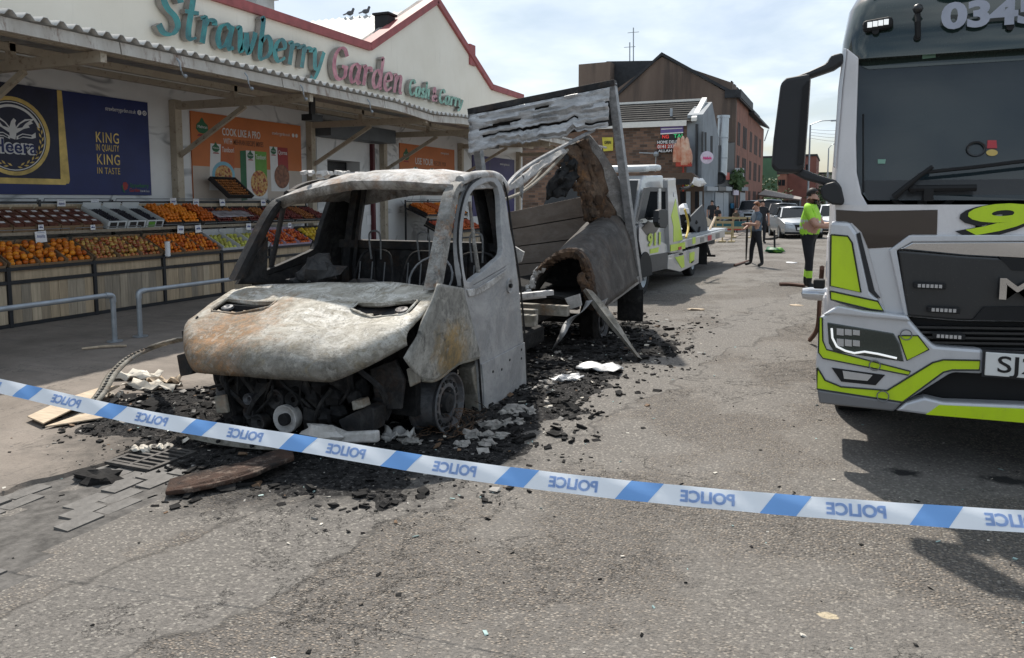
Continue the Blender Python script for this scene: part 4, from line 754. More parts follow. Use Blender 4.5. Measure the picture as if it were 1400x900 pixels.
# roof side rails and pillars (right side from sight lines, left mirrored)
for mir in (False, True):
    mm = mirror if mir else (lambda p: V(p))
    rail = [vs(598, 388, -.06), vs(612, 320, -.06), vs(625, 262, -.05), vs(640, 243, -.03), vs(662, 233, -.03), vs(680, 235, -.03), vs(692, 262, -.03)]
    rail[0] = V((-2.60, 4.72, 1.13)); rail[1] = V((-2.63, 4.93, 1.5)); rail[2] = V((-2.66, 5.12, 1.80)); rail[3] = V((-2.675, 5.30, 1.90)); rail[4] = V((-2.68, 5.6, 1.945)); rail[5] = V((-2.68, 6.0, 1.95)); rail[6] = V((-2.66, 6.15, 1.85))
    if mir: rail = [V((p.x, p.y, p.z - .11 * max(0, (p.z - 1.13) / .8))) for p in rail]
    b = MB(); pts = crom([mm(p) for p in rail[:4]], 5); P = []
    for i, p in enumerate(pts):
        w = 0.10 - 0.035 * i / len(pts); s = 1 if not mir else -1
        P.append([p + V((s * .035, -w * .2, 0)), p + V((s * .045, w * .6, .0)), p + V((-s * .03, w, 0)), p + V((-s * .055, w * .2, 0)), p + V((-s * .05, -w * .5, -.01)), p + V((s * .035, -w * .2, 0))])
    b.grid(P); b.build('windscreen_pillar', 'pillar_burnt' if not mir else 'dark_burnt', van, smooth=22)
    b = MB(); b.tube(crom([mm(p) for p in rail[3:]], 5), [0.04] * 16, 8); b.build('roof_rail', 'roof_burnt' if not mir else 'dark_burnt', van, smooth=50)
# right door: ring round the window, skin below the belt
N = 40
wo_ = [vs(*p) for p in ((634, 392), (627, 330), (633, 280), (646, 252), (668, 242), (682, 246), (691, 268), (697, 310), (704, 352), (690, 365), (668, 378), (650, 388))]
wi_ = [vs(*p) for p in ((638, 385), (632, 332), (637, 285), (646, 262), (664, 250), (676, 250), (683, 266), (685, 310), (687, 345), (677, 357), (662, 370), (650, 379))]
door = MB(); door.ring(resample(crom(wo_, 5, True), N, True), resample(crom(wi_, 5, True), N, True), (-0.05, 0, 0)); door = door.build('door', 'door_burnt', van, bevel=0.006)
low_ = [vs(*p) for p in ((635, 391), (650, 389), (668, 379), (690, 366), (704.5, 352), (709, 385), (713, 430), (717, 480), (719, 531), (700, 544), (660, 570), (658, 540), (655, 492), (645, 455), (638, 425))]
b = MB(); b.prism(low_, (-0.045, 0, 0)); b.build('door_skin', 'door_burnt', door, bevel=0.008)
b = MB(); b.prism([p + V((.012, 0, 0)) for p in [vs(*q) for q in ((657, 498), (716, 468), (718.5, 528), (700, 541), (661, 567), (660, 530))]], (-0.012, 0, 0)); b.build('lower_panel', 'door_burnt', door, bevel=0.004)
b = MB(); b.prism([p + V((.014, 0, 0)) for p in [vs(*q) for q in ((637, 396), (650, 394), (668, 384), (692, 368), (690, 376), (668, 394), (650, 404), (640, 406))]], (-0.014, 0, 0)); b.build('belt_pressing', 'roof_burnt', door, bevel=0.006)
b = MB(); b.tube([vs(642, 276, -.03), vs(648, 330, -.03), vs(655, 380, -.03)], [.013, .016, .018], 8); b.build('quarter_window_strut', 'pillar_burnt', door, smooth=40)
hc = vs(697, 391); b = MB(); b.lathe(hc + V((-.01, 0, 0)), (1, 0, 0), [(0, .062), (.018, .06), (.012, .045), (-.0, .04), (-.002, .0)], 18); b.build('handle_recess', 'door_burnt', door, smooth=40); b = MB(); b.cyl(hc + V((.004, 0.012, 0)), (1, 0, 0), .018, .02, 10); b.build('lock_hole', 'soot_black', door)
for q in ((695, 492), (711, 478), (711, 490), (684, 505), (672, 508)): b = MB(); b.cyl(vs(*q) + V((.013, 0, 0)), (1, 0, 0), .011, .006, 8); b.build('hole', 'soot_black', door)
for ln in (((632, 393), (637, 424), (645, 456), (654, 489), (657, 530), (660, 571)), ((633, 392), (626, 330), (632, 279), (645, 250), (668, 239.5), (684, 243), (693, 266), (699, 310), (706, 352), (711, 388), (716, 440), (718.5, 480), (720, 531))):
    b = MB(); b.tube(crom([vs(*q, -.004) for q in ln], 4), .009, 5); b.build('shut_line', 'soot_black', van)
# right front wing and wheel-arch return
wing = [vs(*p) for p in ((598, 388), (614, 392), (632, 396), (640, 428), (648, 458), (654, 488), (643, 493), (628, 497), (616, 505), (604, 515), (592, 521), (578, 520), (565, 506), (555, 490), (566, 470), (575, 452), (576, 444), (588, 418))]
WR = [((555, 490), (565, 506), (578, 520), (592, 521), (604, 515), (616, 505), (628, 497), (643, 493), (655, 488)), ((562, 477), (575, 491), (590, 496), (606, 487), (625, 476), (651, 470)), ((571, 460), (590, 466), (612, 462), (632, 456), (646, 452)), ((577, 440), (600, 442), (622, 438), (641, 430)), ((589, 414), (606, 414), (622, 412), (636, 410)), ((598, 388), (610, 390), (622, 392), (633, 394))]
GR = [resample([vs(*p) for p in r_], 14) for r_ in WR]; CR = [crom([GR[i][j] for i in range(6)], 4) for j in range(14)]
b = MB(); b.grid([[CR[j][i] + V((.022 * math.sin(math.pi * min(1, i / 16)) * math.sin(math.pi * j / 13) - .004 - .05 * max(0, 4.55 - CR[j][i].y) + .006 * mnoise.noise(CR[j][i] * 5), 0, 0)) for j in range(14)] for i in range(len(CR[0]))]); w_ = b.build('front_wing', 'wing_burnt', van, smooth=50, solid=.015)
b = MB(); b.tube(crom([vs(*p, .004) for p in ((578, 520), (592, 521), (604, 515), (616, 505), (628, 497), (643, 493), (654, 489))], 4), .012, 6); b.build('arch_lip', 'fender_burnt', van, smooth=50)
arch = [vs(*p, -.02) for p in ((578, 520), (592, 521), (604, 515), (616, 505), (628, 497), (643, 493), (654, 489))]
b = MB(); b.grid([[p, p + V((-.2, 0, -.02)), p + V((-.55, 0, -.03))] for p in arch]); b.build('arch_liner', 'dark_burnt', van, solid=.012)
b = MB(); b.prism([vs(*p, -.03) for p in ((655, 492), (660, 540), (661, 572), (655, 574), (652, 540), (648, 525), (645, 505))], (-.12, 0, 0)); b.build('sill_end', 'chassis_ash', van, bevel=.01)
b = MB(); b.grid([[V((VL + .02, y, z)), V((VL + .05, y, z - .25))] for (y, z) in ((4.25, .78), (4.5, .85), (4.75, 1.0), (5.0, .75))]); b.build('front_wing', 'dark_burnt', van, solid=.02)
# bonnet with two vent openings framed by raised lips
def bon(u, v):      # u -1..1 across, v 0 lip .. 1 windscreen base
    k = abs(u); c_k = max(0, (k - .58) / .42); yl = 3.93 + .05 * k * k + .27 * c_k ** 1.6; zl = .575 + .035 * u + .20 * c_k ** 1.25
    prof_ = [(0, .03, 0), (.06, .0, .06), (.14, .025, .125), (.23, .095, .186), (.37, .24, .248), (.60, .48, .340), (.82, .71, .428), (1.0, .93, .515)]
    for a, c in zip(prof_, prof_[1:]):
        if v <= c[0] + 1e-9:
            t = (v - a[0]) / (c[0] - a[0]); dy = a[1] + (c[1] - a[1]) * t; dz = a[2] + (c[2] - a[2]) * t; break
    y = yl + dy * (4.87 - yl - 0.10 * k * k) / .93; z = zl + dz * (1.125 + .045 * u - zl) / .515
    z += -0.045 * k ** 4 * v + (0.022 * (1 - min(1, max(0, (k - .34) / .07))) + 0.010 * math.cos(u * 7)) * min(1, v * 4) * min(1, (1 - v) * 5)
    z += 0.010 * mnoise.noise(V((u * 3.1, v * 4.2, 1.1)))
    return V((VC + u * (0.955 + 0.01 * v), y, z))
nu, nv = 44, 26
def in_vent(u, v):
    return 0.36 < abs(u) < 0.90 and (0.53 + 0.16 * (0.9 - abs(u)) / .5) < v < 0.77
b = MB(); vid = {}; 
for i in range(nu + 1):
    for j in range(nv + 1): vid[i, j] = len(b.v); b.v.append(tuple(bon(-1 + 2 * i / nu, j / nv)))
for i in range(nu):
    for j in range(nv):
        if in_vent(-1 + 2 * (i + .5) / nu, (j + .5) / nv): continue
        b.f.append((vid[i, j], vid[i + 1, j], vid[i + 1, j + 1], vid[i, j + 1])); b.m.append(0)
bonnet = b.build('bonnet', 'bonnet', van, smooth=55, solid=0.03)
for s in (-1, 1):
    loop = [bon(s * a, v) for a, v in ((.375, .685), (.62, .60), (.86, .525), (.885, .545), (.885, .745), (.87, .77), (.60, .775), (.385, .765))]
    b = MB(); b.tube(loop + [loop[0], loop[1]], .009, 6); b.build('vent_lip', 'bonnet', bonnet, smooth=60)
    b = MB(); b.grid([[bon(s * a, v) + V((0, .03, -.055)) for v in (.50, .65, .80)] for a in (.34, .55, .75, .92)]); b.build('vent_floor', 'rim_burnt' if s < 0 else 'dark_burnt', bonnet)
    b = MB(); b.lathe(bon(s * .80, .68) + V((0, 0, -.04)), (0, -.3, 1), [(0, .02), (.01, .05), (.025, .045), (.03, .025), (.02, 0)], 12); b.build('vent_fitting', 'rim_burnt', bonnet)
b = MB(); b.cyl(bon(-.93, .35), (-.4, -.6, .5), .018, .01, 8); b.build('bonnet_badge_hole', 'soot_black', bonnet)
# windscreen base, bulkhead, cab rear wall
b = MB(); b.grid([[(VC + u * .93, 4.86 - .04 * u * u, 1.12 - .03 * abs(u)), (VC + u * .93, 4.95, 1.08), (VC + u * .92, 5.05, .9), (VC + u * .9, 5.08, .35)] for u in (-1, -.6, -.2, .2, .6, 1)]); b.build('bulkhead', 'dark_burnt', van, smooth=40)
b = MB(); b.bb(VL + .12, VR - .12, 6.12, 6.18, .30, 1.30); b.bb(VL + .12, VR - .12, 6.08, 6.2, 1.30, 1.38); b.build('rear_wall', 'dark_burnt', van, bevel=.01)
for k in range(3): b = MB(); b.bb(VL + .5 + k * .48, VL + .52 + k * .48, 6.1, 6.12, .35, 1.3); b.build('wall_rib', 'dark_burnt', van)
for (xa, xb) in ((VL + .05, VL + .34), (VR - .30, VR - .07)):
    b = MB(); P = []
    for (z, ins) in ((.3, 0), (1.15, 0), (1.5, .05), (1.85, .12), (1.98, .2)):
        sx_ = 1 if xa < VC else -1; i_ = ins * sx_
        P.append([(xa + i_ + (xb - xa) * t, 6.02 + .07 * math.sin(t * 9) + (.14 if 0.1 < t < .9 else 0), z) for t in (0, .15, .3, .45, .6, .75, .9, 1)])
    b.grid(P); b.build('door_pillar', 'dark_burnt', van, solid=.03)
# left door: frame only
lo = [mirror(p) for p in wo_]; li = [mirror(p) for p in wi_]
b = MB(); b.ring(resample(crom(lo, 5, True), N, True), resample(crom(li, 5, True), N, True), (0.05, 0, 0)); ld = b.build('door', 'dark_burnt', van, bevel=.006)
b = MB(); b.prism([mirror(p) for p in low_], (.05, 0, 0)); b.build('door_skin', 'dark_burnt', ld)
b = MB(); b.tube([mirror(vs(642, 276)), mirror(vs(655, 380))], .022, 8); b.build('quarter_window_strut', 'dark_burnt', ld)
b = MB(); b.prism([(VL + .05, 4.78, 1.08), (VL + .05, 5.12, 1.05), (VL + .10, 5.10, 1.45)], (.03, 0, 0)); b.build('pillar_gusset', 'dark_burnt', van)
# seat frames, steering column, slumped dashboard
def seat(x0, w, nm='seat_frame'):
    b = MB(); y = 5.72
    b.tube(crom([(x0, 5.25, .62), (x0, y, .60), (x0 + .0, y + .12, .95), (x0 + .06, y + .2, 1.25), (x0 + w / 2, y + .22, 1.30), (x0 + w - .06, y + .2, 1.25), (x0 + w, y + .12, .95), (x0 + w, y, .60), (x0 + w, 5.25, .62)], 4), .012, 6)
    o = b.build(nm, 'dark_burnt', van, smooth=50)
    b = MB(); hx = x0 + w / 2; b.tube(crom([(hx - .05, y + .2, 1.22), (hx - .06, y + .18, 1.42), (hx - .03, y + .18, 1.47), (hx + .03, y + .18, 1.47), (hx + .06, y + .18, 1.42), (hx + .05, y + .2, 1.22)], 4), .009, 6); b.build('headrest_wire', 'alu_frame', o, smooth=50)
    for k in range(3): b = MB(); b.tube([(x0 + .08 + k * (w - .16) / 2, y + .14, 1.2), (x0 + .08 + k * (w - .16) / 2, y + .05, .7)], .006, 5); b.build('spring_wire', 'alu_frame', o)
    b = MB(); b.bb(x0, x0 + w, 5.3, 5.75, .42, .58); b.build('seat_base', 'dark_burnt', o, bevel=.02)
seat(-4.05, .42); seat(-3.55, .42); seat(-3.05, .45)
b = MB(); b.tube([(-2.95, 4.95, .95), (-2.95, 5.3, 1.12)], .03, 8); b.build('steering_column', 'dark_burnt', van)
b = MB(); C0 = V((-2.95, 5.32, 1.13)); b.tube([C0 + V((.19 * math.cos(a), .09 * math.sin(a), .17 * math.sin(a))) for a in [2 * math.pi * i / 20 for i in range(21)]], .009, 6); b.build('steering_ring', 'alu_frame', van)
def lump(b, c, r, seed, sq=(1, 1, 1), n=10, amp=.45):
    c = V(c); P = []
    for i in range(n // 2 + 1):
        th = math.pi * i / (n // 2); row = []
        for j in range(n + 1):
            d = V((max(math.sin(th), 1e-3) * math.cos(2 * math.pi * (j % n) / n), max(math.sin(th), 1e-3) * math.sin(2 * math.pi * (j % n) / n), math.cos(th))); k = 1 + amp * mnoise.noise(d * 1.7 + V((seed, seed * 2.3, 0))) * 1.6
            row.append(c + V((d.x * sq[0], d.y * sq[1], d.z * sq[2])) * r * k)
        P.append(row)
    b.grid(P)
b = MB()
for k in range(7): lump(b, (-4.05 + k * .18, 5.08 + .06 * math.sin(k), .98 + .05 * math.sin(k * 2.1)), .12, k * 3.3)
for k in range(4): lump(b, (-3.98 + k * .06, 5.05, 1.08 + .06 * k), .09, k * 5.1, (1.3, .8, .8))
tag(b.build('dashboard_remains', 'dark_burnt', van, smooth=35), kind='stuff')
b = MB(); lump(b, (-3.78, 5.02, 1.17), .12, 2.2, (1.1, .8, .9)); b.prism([(-3.78, 4.95, 1.12), (-3.52, 4.92, 1.18), (-3.5, 4.95, 1.22), (-3.76, 4.99, 1.22)], (0, .04, .02)); b.build('melted_duct', 'dark_burnt', van, smooth=30)
for q in range(3): b = MB(); b.tube([(-4.25, 5.1 + .1 * q, .98), (-3.85, 5.0 + .06 * q, 1.12 + .02 * q)], .014, 6); b.build('dash_bar', 'alu_melt', van)
# front end: slam panel, engine, radiator support, bumper beam
b = MB(); b.bb(VL + .15, VR - .15, 4.55, 4.62, .25, .95); b.build('engine_bay_wall', 'soot_black', van)
b = MB()
for k in range(90):
    yy = rnd.uniform(4.22, 4.55); lump(b, (rnd.uniform(-4.2, -2.8), yy, rnd.uniform(.22, .50 + .45 * (yy - 4.2))), rnd.uniform(.04, .10), k * 1.9, n=8)
tag(b.build('engine_remains', 'soot_black', van, smooth=30), kind='stuff')
eng = MB(); eng.bb(-3.85, -3.2, 4.25, 4.6, .2, .75); eng = eng.build('engine_block', 'dark_burnt', van, bevel=.03)
def pulley(x, y, z, r, matn, nm='pulley'): b = MB(); b.lathe((x, y, z), (0, -1, 0), [(-.05, r * .9), (0, r * .9), (.0, r), (.03, r), (.032, r * .92), (.01, r * .5), (.012, r * .36), (-.02, r * .34), (-.02, 0)], 24); b.build(nm, matn, eng, smooth=35)
pc = oy(393, 572, 4.15); pulley(pc.x, 4.15, pc.z, .098, 'ash_white'); b = MB(); b.cyl((pc.x, 4.12, pc.z), (0, 1, 0), .042, .04, 16); b.build('pulley_hub', 'soot_black', eng)
for (px, py, r, mn) in ((343, 563, .045, 'dark_burnt'), (356, 577, .06, 'dark_burnt'), (380, 545, .07, 'dark_burnt'), (319, 578, .05, 'dark_burnt'), (342, 545, .04, 'rim_burnt'), (402, 546, .055, 'soot_black')): p = oy(px, py, 4.18); pulley(p.x, 4.18, p.z, r, mn)
for k in range(14):
    x = rnd.uniform(-4.1, -2.8); z = rnd.uniform(.45, .85); pts = crom([(x, 4.2, z), (x + rnd.uniform(-.12, .12), 4.14, z - .12), (x + rnd.uniform(-.2, .2), 4.2, z - .3), (x + rnd.uniform(-.2, .2), 4.25, z - .42)], 4); b = MB(); b.tube(pts, rnd.choice([.008, .012, .02]), 6); b.build('pipe', rnd.choice(['dark_burnt', 'soot_black']), van)
def slab_y(name, pxs, y, th, matn, par=van, bevel=.008): b = MB(); b.prism([oy(px, py, y) for px, py in pxs], (0, th, 0)); return b.build(name, matn, par, bevel=bevel)
slab_y('radiator_bracket', ((292, 542), (307, 540), (311, 565), (296, 566)), 4.05, .03, 'chassis_ash'); slab_y('headlamp_bracket', ((480, 549), (493, 547), (496, 558), (482, 562)), 4.15, .1, 'chassis_ash'); slab_y('washer_tank', ((462, 575), (502, 555), (512, 560), (510, 590), (470, 592)), 4.2, .15, 'dark_burnt')
slab_y('inner_wing', ((505, 505), (540, 492), (553, 520), (548, 560), (515, 560)), 4.35, .03, 'dark_burnt'); slab_y('headlamp_shell', ((555, 505), (566, 500), (570, 525), (560, 530)), 4.3, .06, 'chassis_ash')
b = MB(); pts = [oy(x, y, 3.93 + .0004 * abs(x - 400)) for x, y in ((262, 590), (300, 598), (350, 604), (410, 606))]
P = [[p + V((0, 0, .055)), p + V((0, -.03, .03)), p + V((0, -.03, -.04)), p + V((0, .01, -.06)), p + V((0, .05, -.05))] for p in crom(pts, 4)]; b.grid(P); b.build('bumper_beam', 'chassis_ash', van, smooth=40, solid=.008)
for px, py in ((300, 597), (346, 603), (352, 598)): b = MB(); b.cyl(oy(px, py, 3.92) + V((0, -.012, -.03)), (0, 1, 0), .013, .02, 8); b.build('bolt_hole', 'soot_black', van)
slab_y('melted_bumper', ((424, 585), (448, 583), (470, 592), (514, 590), (515, 606), (470, 606), (425, 600)), 4.02, .05, 'ash_white', bevel=.014)
b = MB(); lump(b, oy(440, 590, 4.0), .11, 3.1, (1.4, .6, .5)); b.build('melted_plastic', 'ash_white', van, smooth=40)
slab_y('side_bracket', ((241, 486), (252, 483), (268, 500), (262, 512), (246, 515)), 4.3, .1, 'dark_burnt')
b = MB(); b.tube([(VC + .5 * math.cos(a) - .35, 4.5, .42 + .26 * math.sin(a)) for a in [R(100 + 8 * i) for i in range(14)]], .06, 8); b.build('inner_arch', 'soot_black', van)
# wheels
def wheel(nm, x, y, z, r, side, tyre):
    w = thing(nm, None, None, (x, y, z)); w.parent = van; w.matrix_basis = Matrix.Translation(V((x, y, z)) - van.location)
    s = side; b = MB(); b.lathe((x, y, z), (s, 0, 0), [(-.17, r * .80), (-.17, r), (-.155, r), (-.14, r * .9), (-.06, r * .80), (.0, r * .82), (.03, r * .95), (.045, r), (.055, r * .985), (.052, r * .93), (.02, r * .87), (.012, r * .78), (.03, r * .6), (.028, r * .52), (-.01, r * .46), (-.02, r * .2), (-.03, 0)], 36); b.build('rim', 'rim_burnt', w, smooth=35)
    for k in range(16): a = 2 * math.pi * k / 16; b = MB(); b.box((x + s * .024, y + r * .70 * math.cos(a), z + r * .70 * math.sin(a)), (.012, .034, .022), Matrix.Rotation(a + R(90), 3, 'X')); b.build('rim_slot', 'soot_black', w)
    b = MB(); b.lathe((x, y, z), (s, 0, 0), [(-.02, r * .44), (.01, r * .34), (.045, r * .30), (.05, r * .12), (.04, 0)], 16); b.build('hub', 'soot_black', w, smooth=35)
    for k in range(6): a = 2 * math.pi * k / 6; b = MB(); b.cyl((x + s * .01, y + r * .40 * math.cos(a), z + r * .40 * math.sin(a)), (1, 0, 0), .012, .03, 6); b.build('wheel_nut', 'dark_burnt', w)
    if tyre: b = MB(); b.lathe((x, y, z), (s, 0, 0), [(-.17, r), (-.18, r * 1.2), (-.15, r * 1.42), (.0, r * 1.42), (.03, r * 1.25), (.04, r)], 28); b.build('burnt_tyre', 'char', w, smooth=40)
    return w
wheel('front_wheel', VR - .06, 4.80, road_z(-2.56) + .225, .222, 1, False); wheel('front_wheel', VL + .06, 4.80, .225, .222, -1, False); wheel('rear_wheel', -2.62, 8.95, .30, .222, 1, True); wheel('rear_wheel', -4.38, 8.95, .30, .222, -1, True)
for k in range(40):
    a0 = rnd.uniform(3.4, 6.0); cx_, cy_ = -2.45 + rnd.uniform(-.25, .12), 4.72 + rnd.uniform(-.15, .2); rr = rnd.uniform(.16, .27)
    if k == 0: wb = MB()
    wb.tube([(cx_ + .04 * math.sin(i), cy_ + rr * math.cos(a0 + i * .3), .12 + .0 + rr * .55 * (1 + math.sin(a0 + i * .3)) * .6) for i in range(8)], .0025, 4)
tag(wb.build('tyre_wires', 'insulation', van), kind='stuff')
# chassis and load bed
for x in (-3.95, -3.05): b = MB(); b.bb(x - .04, x + .04, 4.6, 10.0, .40, .54); b.build('chassis_rail', 'dark_burnt', van, bevel=.006)
for i, (y, x1, mn) in enumerate(((6.45, -2.72, 'chassis_ash'), (6.75, -2.62, 'chassis_ash'), (7.1, -2.75, 'chassis_ash'), (7.5, -2.55, 'chassis_ash'), (8.0, -2.6, 'dark_burnt'), (8.5, -2.5, 'dark_burnt'), (9.0, -2.5, 'dark_burnt'), (9.5, -2.5, 'dark_burnt'))):
    b = MB(); b.bb(-4.5, x1, y, y + .09, .545, .655); b.build('cross_member', mn, van, bevel=.005)
b = MB(); b.cyl((-3.5, 8.95, .3), (1, 0, 0), .06, 1.7, 10); b.ball((-3.5, 8.95, .3), .16, 10); b.build('rear_axle', 'soot_black', van, smooth=40)
b = MB(); b.bb(-3.95, -2.9, 7.0, 7.8, .2, .4); b.build('tank', 'soot_black', van, bevel=.04)
b = MB(); P = [[(x, y, .67 + .05 * mnoise.noise(V((x * 3, y * 3, 0)))) for x in [-4.5 + .1 * i for i in range(20)]] for y in [7.9 + .11 * j for j in range(20)]]; b.grid(P); b.build('charred_floor', 'char', van, solid=.03)
b = MB(); b.beam((-3.9, 6.4, .70), (-2.75, 7.6, .78), .07, .05); b.beam((-3.8, 6.35, .70), (-2.85, 7.65, .735), .05, .04); b.build('buckled_rail', 'alu_melt', van)
b = MB(); b.beam((-4.52, 6.4, .60), (-4.52, 10.05, .66), .06, .13); b.build('side_rail', 'dark_burnt', van)
b = MB(); b.beam((-2.42, 8.2, .56), (-2.42, 10.1, .71), .05, .10); b.build('side_rail', 'alu_frame', van)
# tail board standing at the back, of horizontal boards
yb0 = 10.08; tl, tr = V((-4.5, yb0, 1.55)), V((-2.75, yb0, 1.90)); bl_, br_ = V((-4.5, yb0, .55)), V((-2.75, yb0, .70))
for k in range(4):
    a0, a1 = k / 4 + .006, (k + 1) / 4 - .006; b = MB(); b.prism([bl_.lerp(tl, a0), br_.lerp(tr, a0), br_.lerp(tr, a1), bl_.lerp(tl, a1)], (0, .03 + .004 * (k % 2), 0)); b.build('tail_board', 'tail_board', van, bevel=.004)
b = MB(); b.prism([bl_ + V((.02, .05, 0)), br_ + V((-.02, .05, 0)), tr + V((-.02, .05, -.02)), tl + V((.02, .05, -.02))], (0, .01, 0)); b.build('gap_blocker', 'dark_burnt', van)  # dark sheet added to stop light showing through the board gaps
# leaning rear frame
fTL, fTR, fBR, fBL = V((-4.64, 9.6, 2.95)), V((-2.69, 9.6, 3.22)), V((-2.43, 10.07, .66)), V((-4.5, 10.05, .66))
for a, c, nm in ((fBR, fTR, 'frame_post'), (fBL, fTL, 'frame_post')): b = MB(); b.beam(a, c, .10, .13, up=(0, 1, 0)); b.build(nm, 'alu_frame', van, bevel=.006)
b = MB(); b.beam(fTL + V((-.05, 0, .0)), fTR + V((.05, 0, .0)), .13, .08); b.build('frame_header', 'dark_burnt', van, bevel=.006)
b = MB(); P = []
for i in range(40):
    t = i / 39; top = fTL.lerp(fTR, t) + V((0, -.06, -.06)); row = []
    for j in range(16):
        s = j / 15; ragged = .50 + .06 * mnoise.noise(V((t * 7, 3, 0))) + .05 * mnoise.noise(V((t * 23, 5, 0))); z = -s * ragged; d = .035 * math.sin(s * 8 + 3.5 * mnoise.noise(V((t * 3.5, s * 2, 1)))) + .07 * mnoise.noise(V((t * 9, s * 7, 2))) * 0 + .075 * mnoise.noise(V((t * 3.5, s * 10, 2))) + .025 * mnoise.noise(V((t * 14, s * 20, 4)))
        row.append(top + V((0, -abs(d) - .01 - .05 * s, z)))
    P.append(row)
b = MB(); ids = {}
for i in range(40):
    for j in range(16): ids[i, j] = len(b.v); b.v.append(tuple(P[i][j]))
for i in range(39):
    for j in range(15):
        if mnoise.noise(V((i * .07, j * .5, 9))) > .33 and 1 < j < 14: continue
        b.f.append((ids[i, j], ids[i + 1, j], ids[i + 1, j + 1], ids[i, j + 1])); b.m.append(0)
b.build('header_skin', 'alu_melt', van, smooth=35, solid=.012)
b = MB(); b.prism([fTL + V((0, .02, -.08)), fTR + V((0, .02, -.08)), fTR + V((0.02, .04, -.52)), fTL + V((.02, .04, -.5))], (0, .02, 0)); b.build('header_back', 'dark_burnt', van)
# right wall: rolled-in panel forming a half tunnel, then the strip that still stands
def arch_rows(pa, ya, pb, yb_, n=30, m=14, amp=.02):
    A = resample(crom([oy(x, y, ya) for x, y in pa], 4), n); B = resample(crom([oy(x, y, yb_) for x, y in pb], 4), n); P = []
    for i in range(n):
        row = []
        for j in range(m):
            t = j / (m - 1); p = A[i].lerp(B[i], t); bulge = .10 * math.sin(math.pi * t) * (1 if i > n * .35 else .3); rag = (.07 * mnoise.noise(V((i * .9, 4, 0))) + .05 * mnoise.noise(V((i * 2.1, 1, 0)))) * (1 - t) ** 3
            row.append(p + V((bulge * .5, rag, bulge * .5 + amp * mnoise.noise(V((i * .3, t * 5, 0))))))
        P.append(row)
    return P
pa = ((720, 412), (724, 395), (733, 375), (750, 358), (772, 346), (792, 349), (803, 372), (810, 400), (818, 428)); pb = ((782, 335), (790, 318), (805, 300), (825, 290), (846, 292), (860, 312), (867, 340), (871, 365), (874, 384))
b = MB(); b.grid(arch_rows(pa, 8.15, pb, 10.02)); b.build('collapsed_wall', 'box_skin', van, smooth=60, solid=.035)
cA = resample(crom([oy(x, y, 8.15) for x, y in pa], 4), 20); cB_ = resample(crom([oy(x, y, 10.02) for x, y in pb], 4), 20); b = MB(); b.prism([p.lerp(q, .35) + V((0, 0, -.03)) for p, q in zip(cA, cB_)], (0, .02, 0)); b.build('tunnel_dark', 'soot_black', van)  # black sheet added across the arch to stand for its dark inside
lipA = resample(crom([oy(x, y, 8.15) for x, y in pa], 4), 46)
b = MB()
LP = lipA[11:]; cc_ = sum(LP, V((0, 0, 0))) / len(LP); LP = resample(LP, 90); P = []
for i, p in enumerate(LP):
    o_ = (p - cc_); o_.y = 0; o_.normalize(); n1_ = mnoise.noise(V((i * .35, 1, 2))); n2_ = mnoise.noise(V((i * 1.3, 5, 2)))
    P.append([p + o_ * .05 + V((0, .07 + .04 * n1_, 0)), p + o_ * (.045 + .02 * n2_) + V((0, -.02, 0)), p + o_ * (.01 + .02 * n1_) + V((0, -.05 + .03 * n2_, 0)), p - o_ * (.05 + .04 * n1_ + .03 * n2_) + V((0, -.02, 0)), p - o_ * (.07 + .05 * n2_) + V((0, .05, 0))])
b.grid(P); b.build('torn_edge', 'insulation', van, smooth=25)
b = MB()
for i, p in enumerate(lipA[:14]): lump(b, p + V((rnd.uniform(-.02, .02), rnd.uniform(-.04, .03), rnd.uniform(-.03, .02))), rnd.uniform(.025, .045), i * 3.7, (1, .8, 1.2), 8)
b.build('ash_edge', 'ash_white', van, smooth=25)
def sheet(name, rows, matn, n=14, amp=.03, th=.03, y_=None, sm=50):
    G = [resample([V(p) for p in r], n) for r in rows]; m = len(G); out = []
    cols_ = [resample(crom([G[i][j] for i in range(m)], 4), 16) for j in range(n)]
    b = MB(); b.grid([[cols_[j][i] + V((amp * mnoise.noise(V((i * .4, j * .4, 1))), amp * 1.6 * mnoise.noise(V((i * .4, j * .4, 5))), amp * mnoise.noise(V((i * .5, j * .5, 9))))) for j in range(n)] for i in range(16)]); return b.build(name, matn, van, smooth=sm, solid=th)
sheet('standing_skin', [[oy(797, 187, 9.7), oy(806, 184, 9.7)], [oy(812, 215, 9.75), oy(828, 212, 9.8)], [oy(826, 255, 9.8), oy(846, 245, 9.9)], [oy(838, 305, 9.9), oy(862, 300, 10.0)], [oy(845, 345, 9.98), oy(872, 375, 10.05)]], 'skin_grey', 8, .01)
sheet('burnt_lining', [[oy(770, 203, 9.55), oy(800, 190, 9.65)], [oy(784, 222, 9.5), oy(812, 215, 9.7)], [oy(790, 255, 9.45), oy(826, 255, 9.75)], [oy(795, 285, 9.4), oy(836, 300, 9.85)], [oy(797, 303, 9.4), oy(838, 325, 9.9)]], 'insulation', 14, .05, .06)
sheet('hanging_flap', [[oy(764, 205, 9.5), oy(785, 215, 9.5)], [oy(768, 225, 9.4), oy(790, 235, 9.45)], [oy(748, 252, 9.3), oy(784, 255, 9.4)], [oy(746, 274, 9.3), oy(778, 266, 9.35)]], 'soot_black', 12, .05, .03)
b = MB()
for k in range(26): t = rnd.random(); p = oy(765 + 62 * t + rnd.uniform(-14, 10), 212 + 85 * t + rnd.uniform(-8, 12), 9.42); lump(b, p, rnd.uniform(.03, .07), k * 1.7, (1, .5, 1.2), 8)
b.build('charred_foam', 'insulation', van, smooth=25)
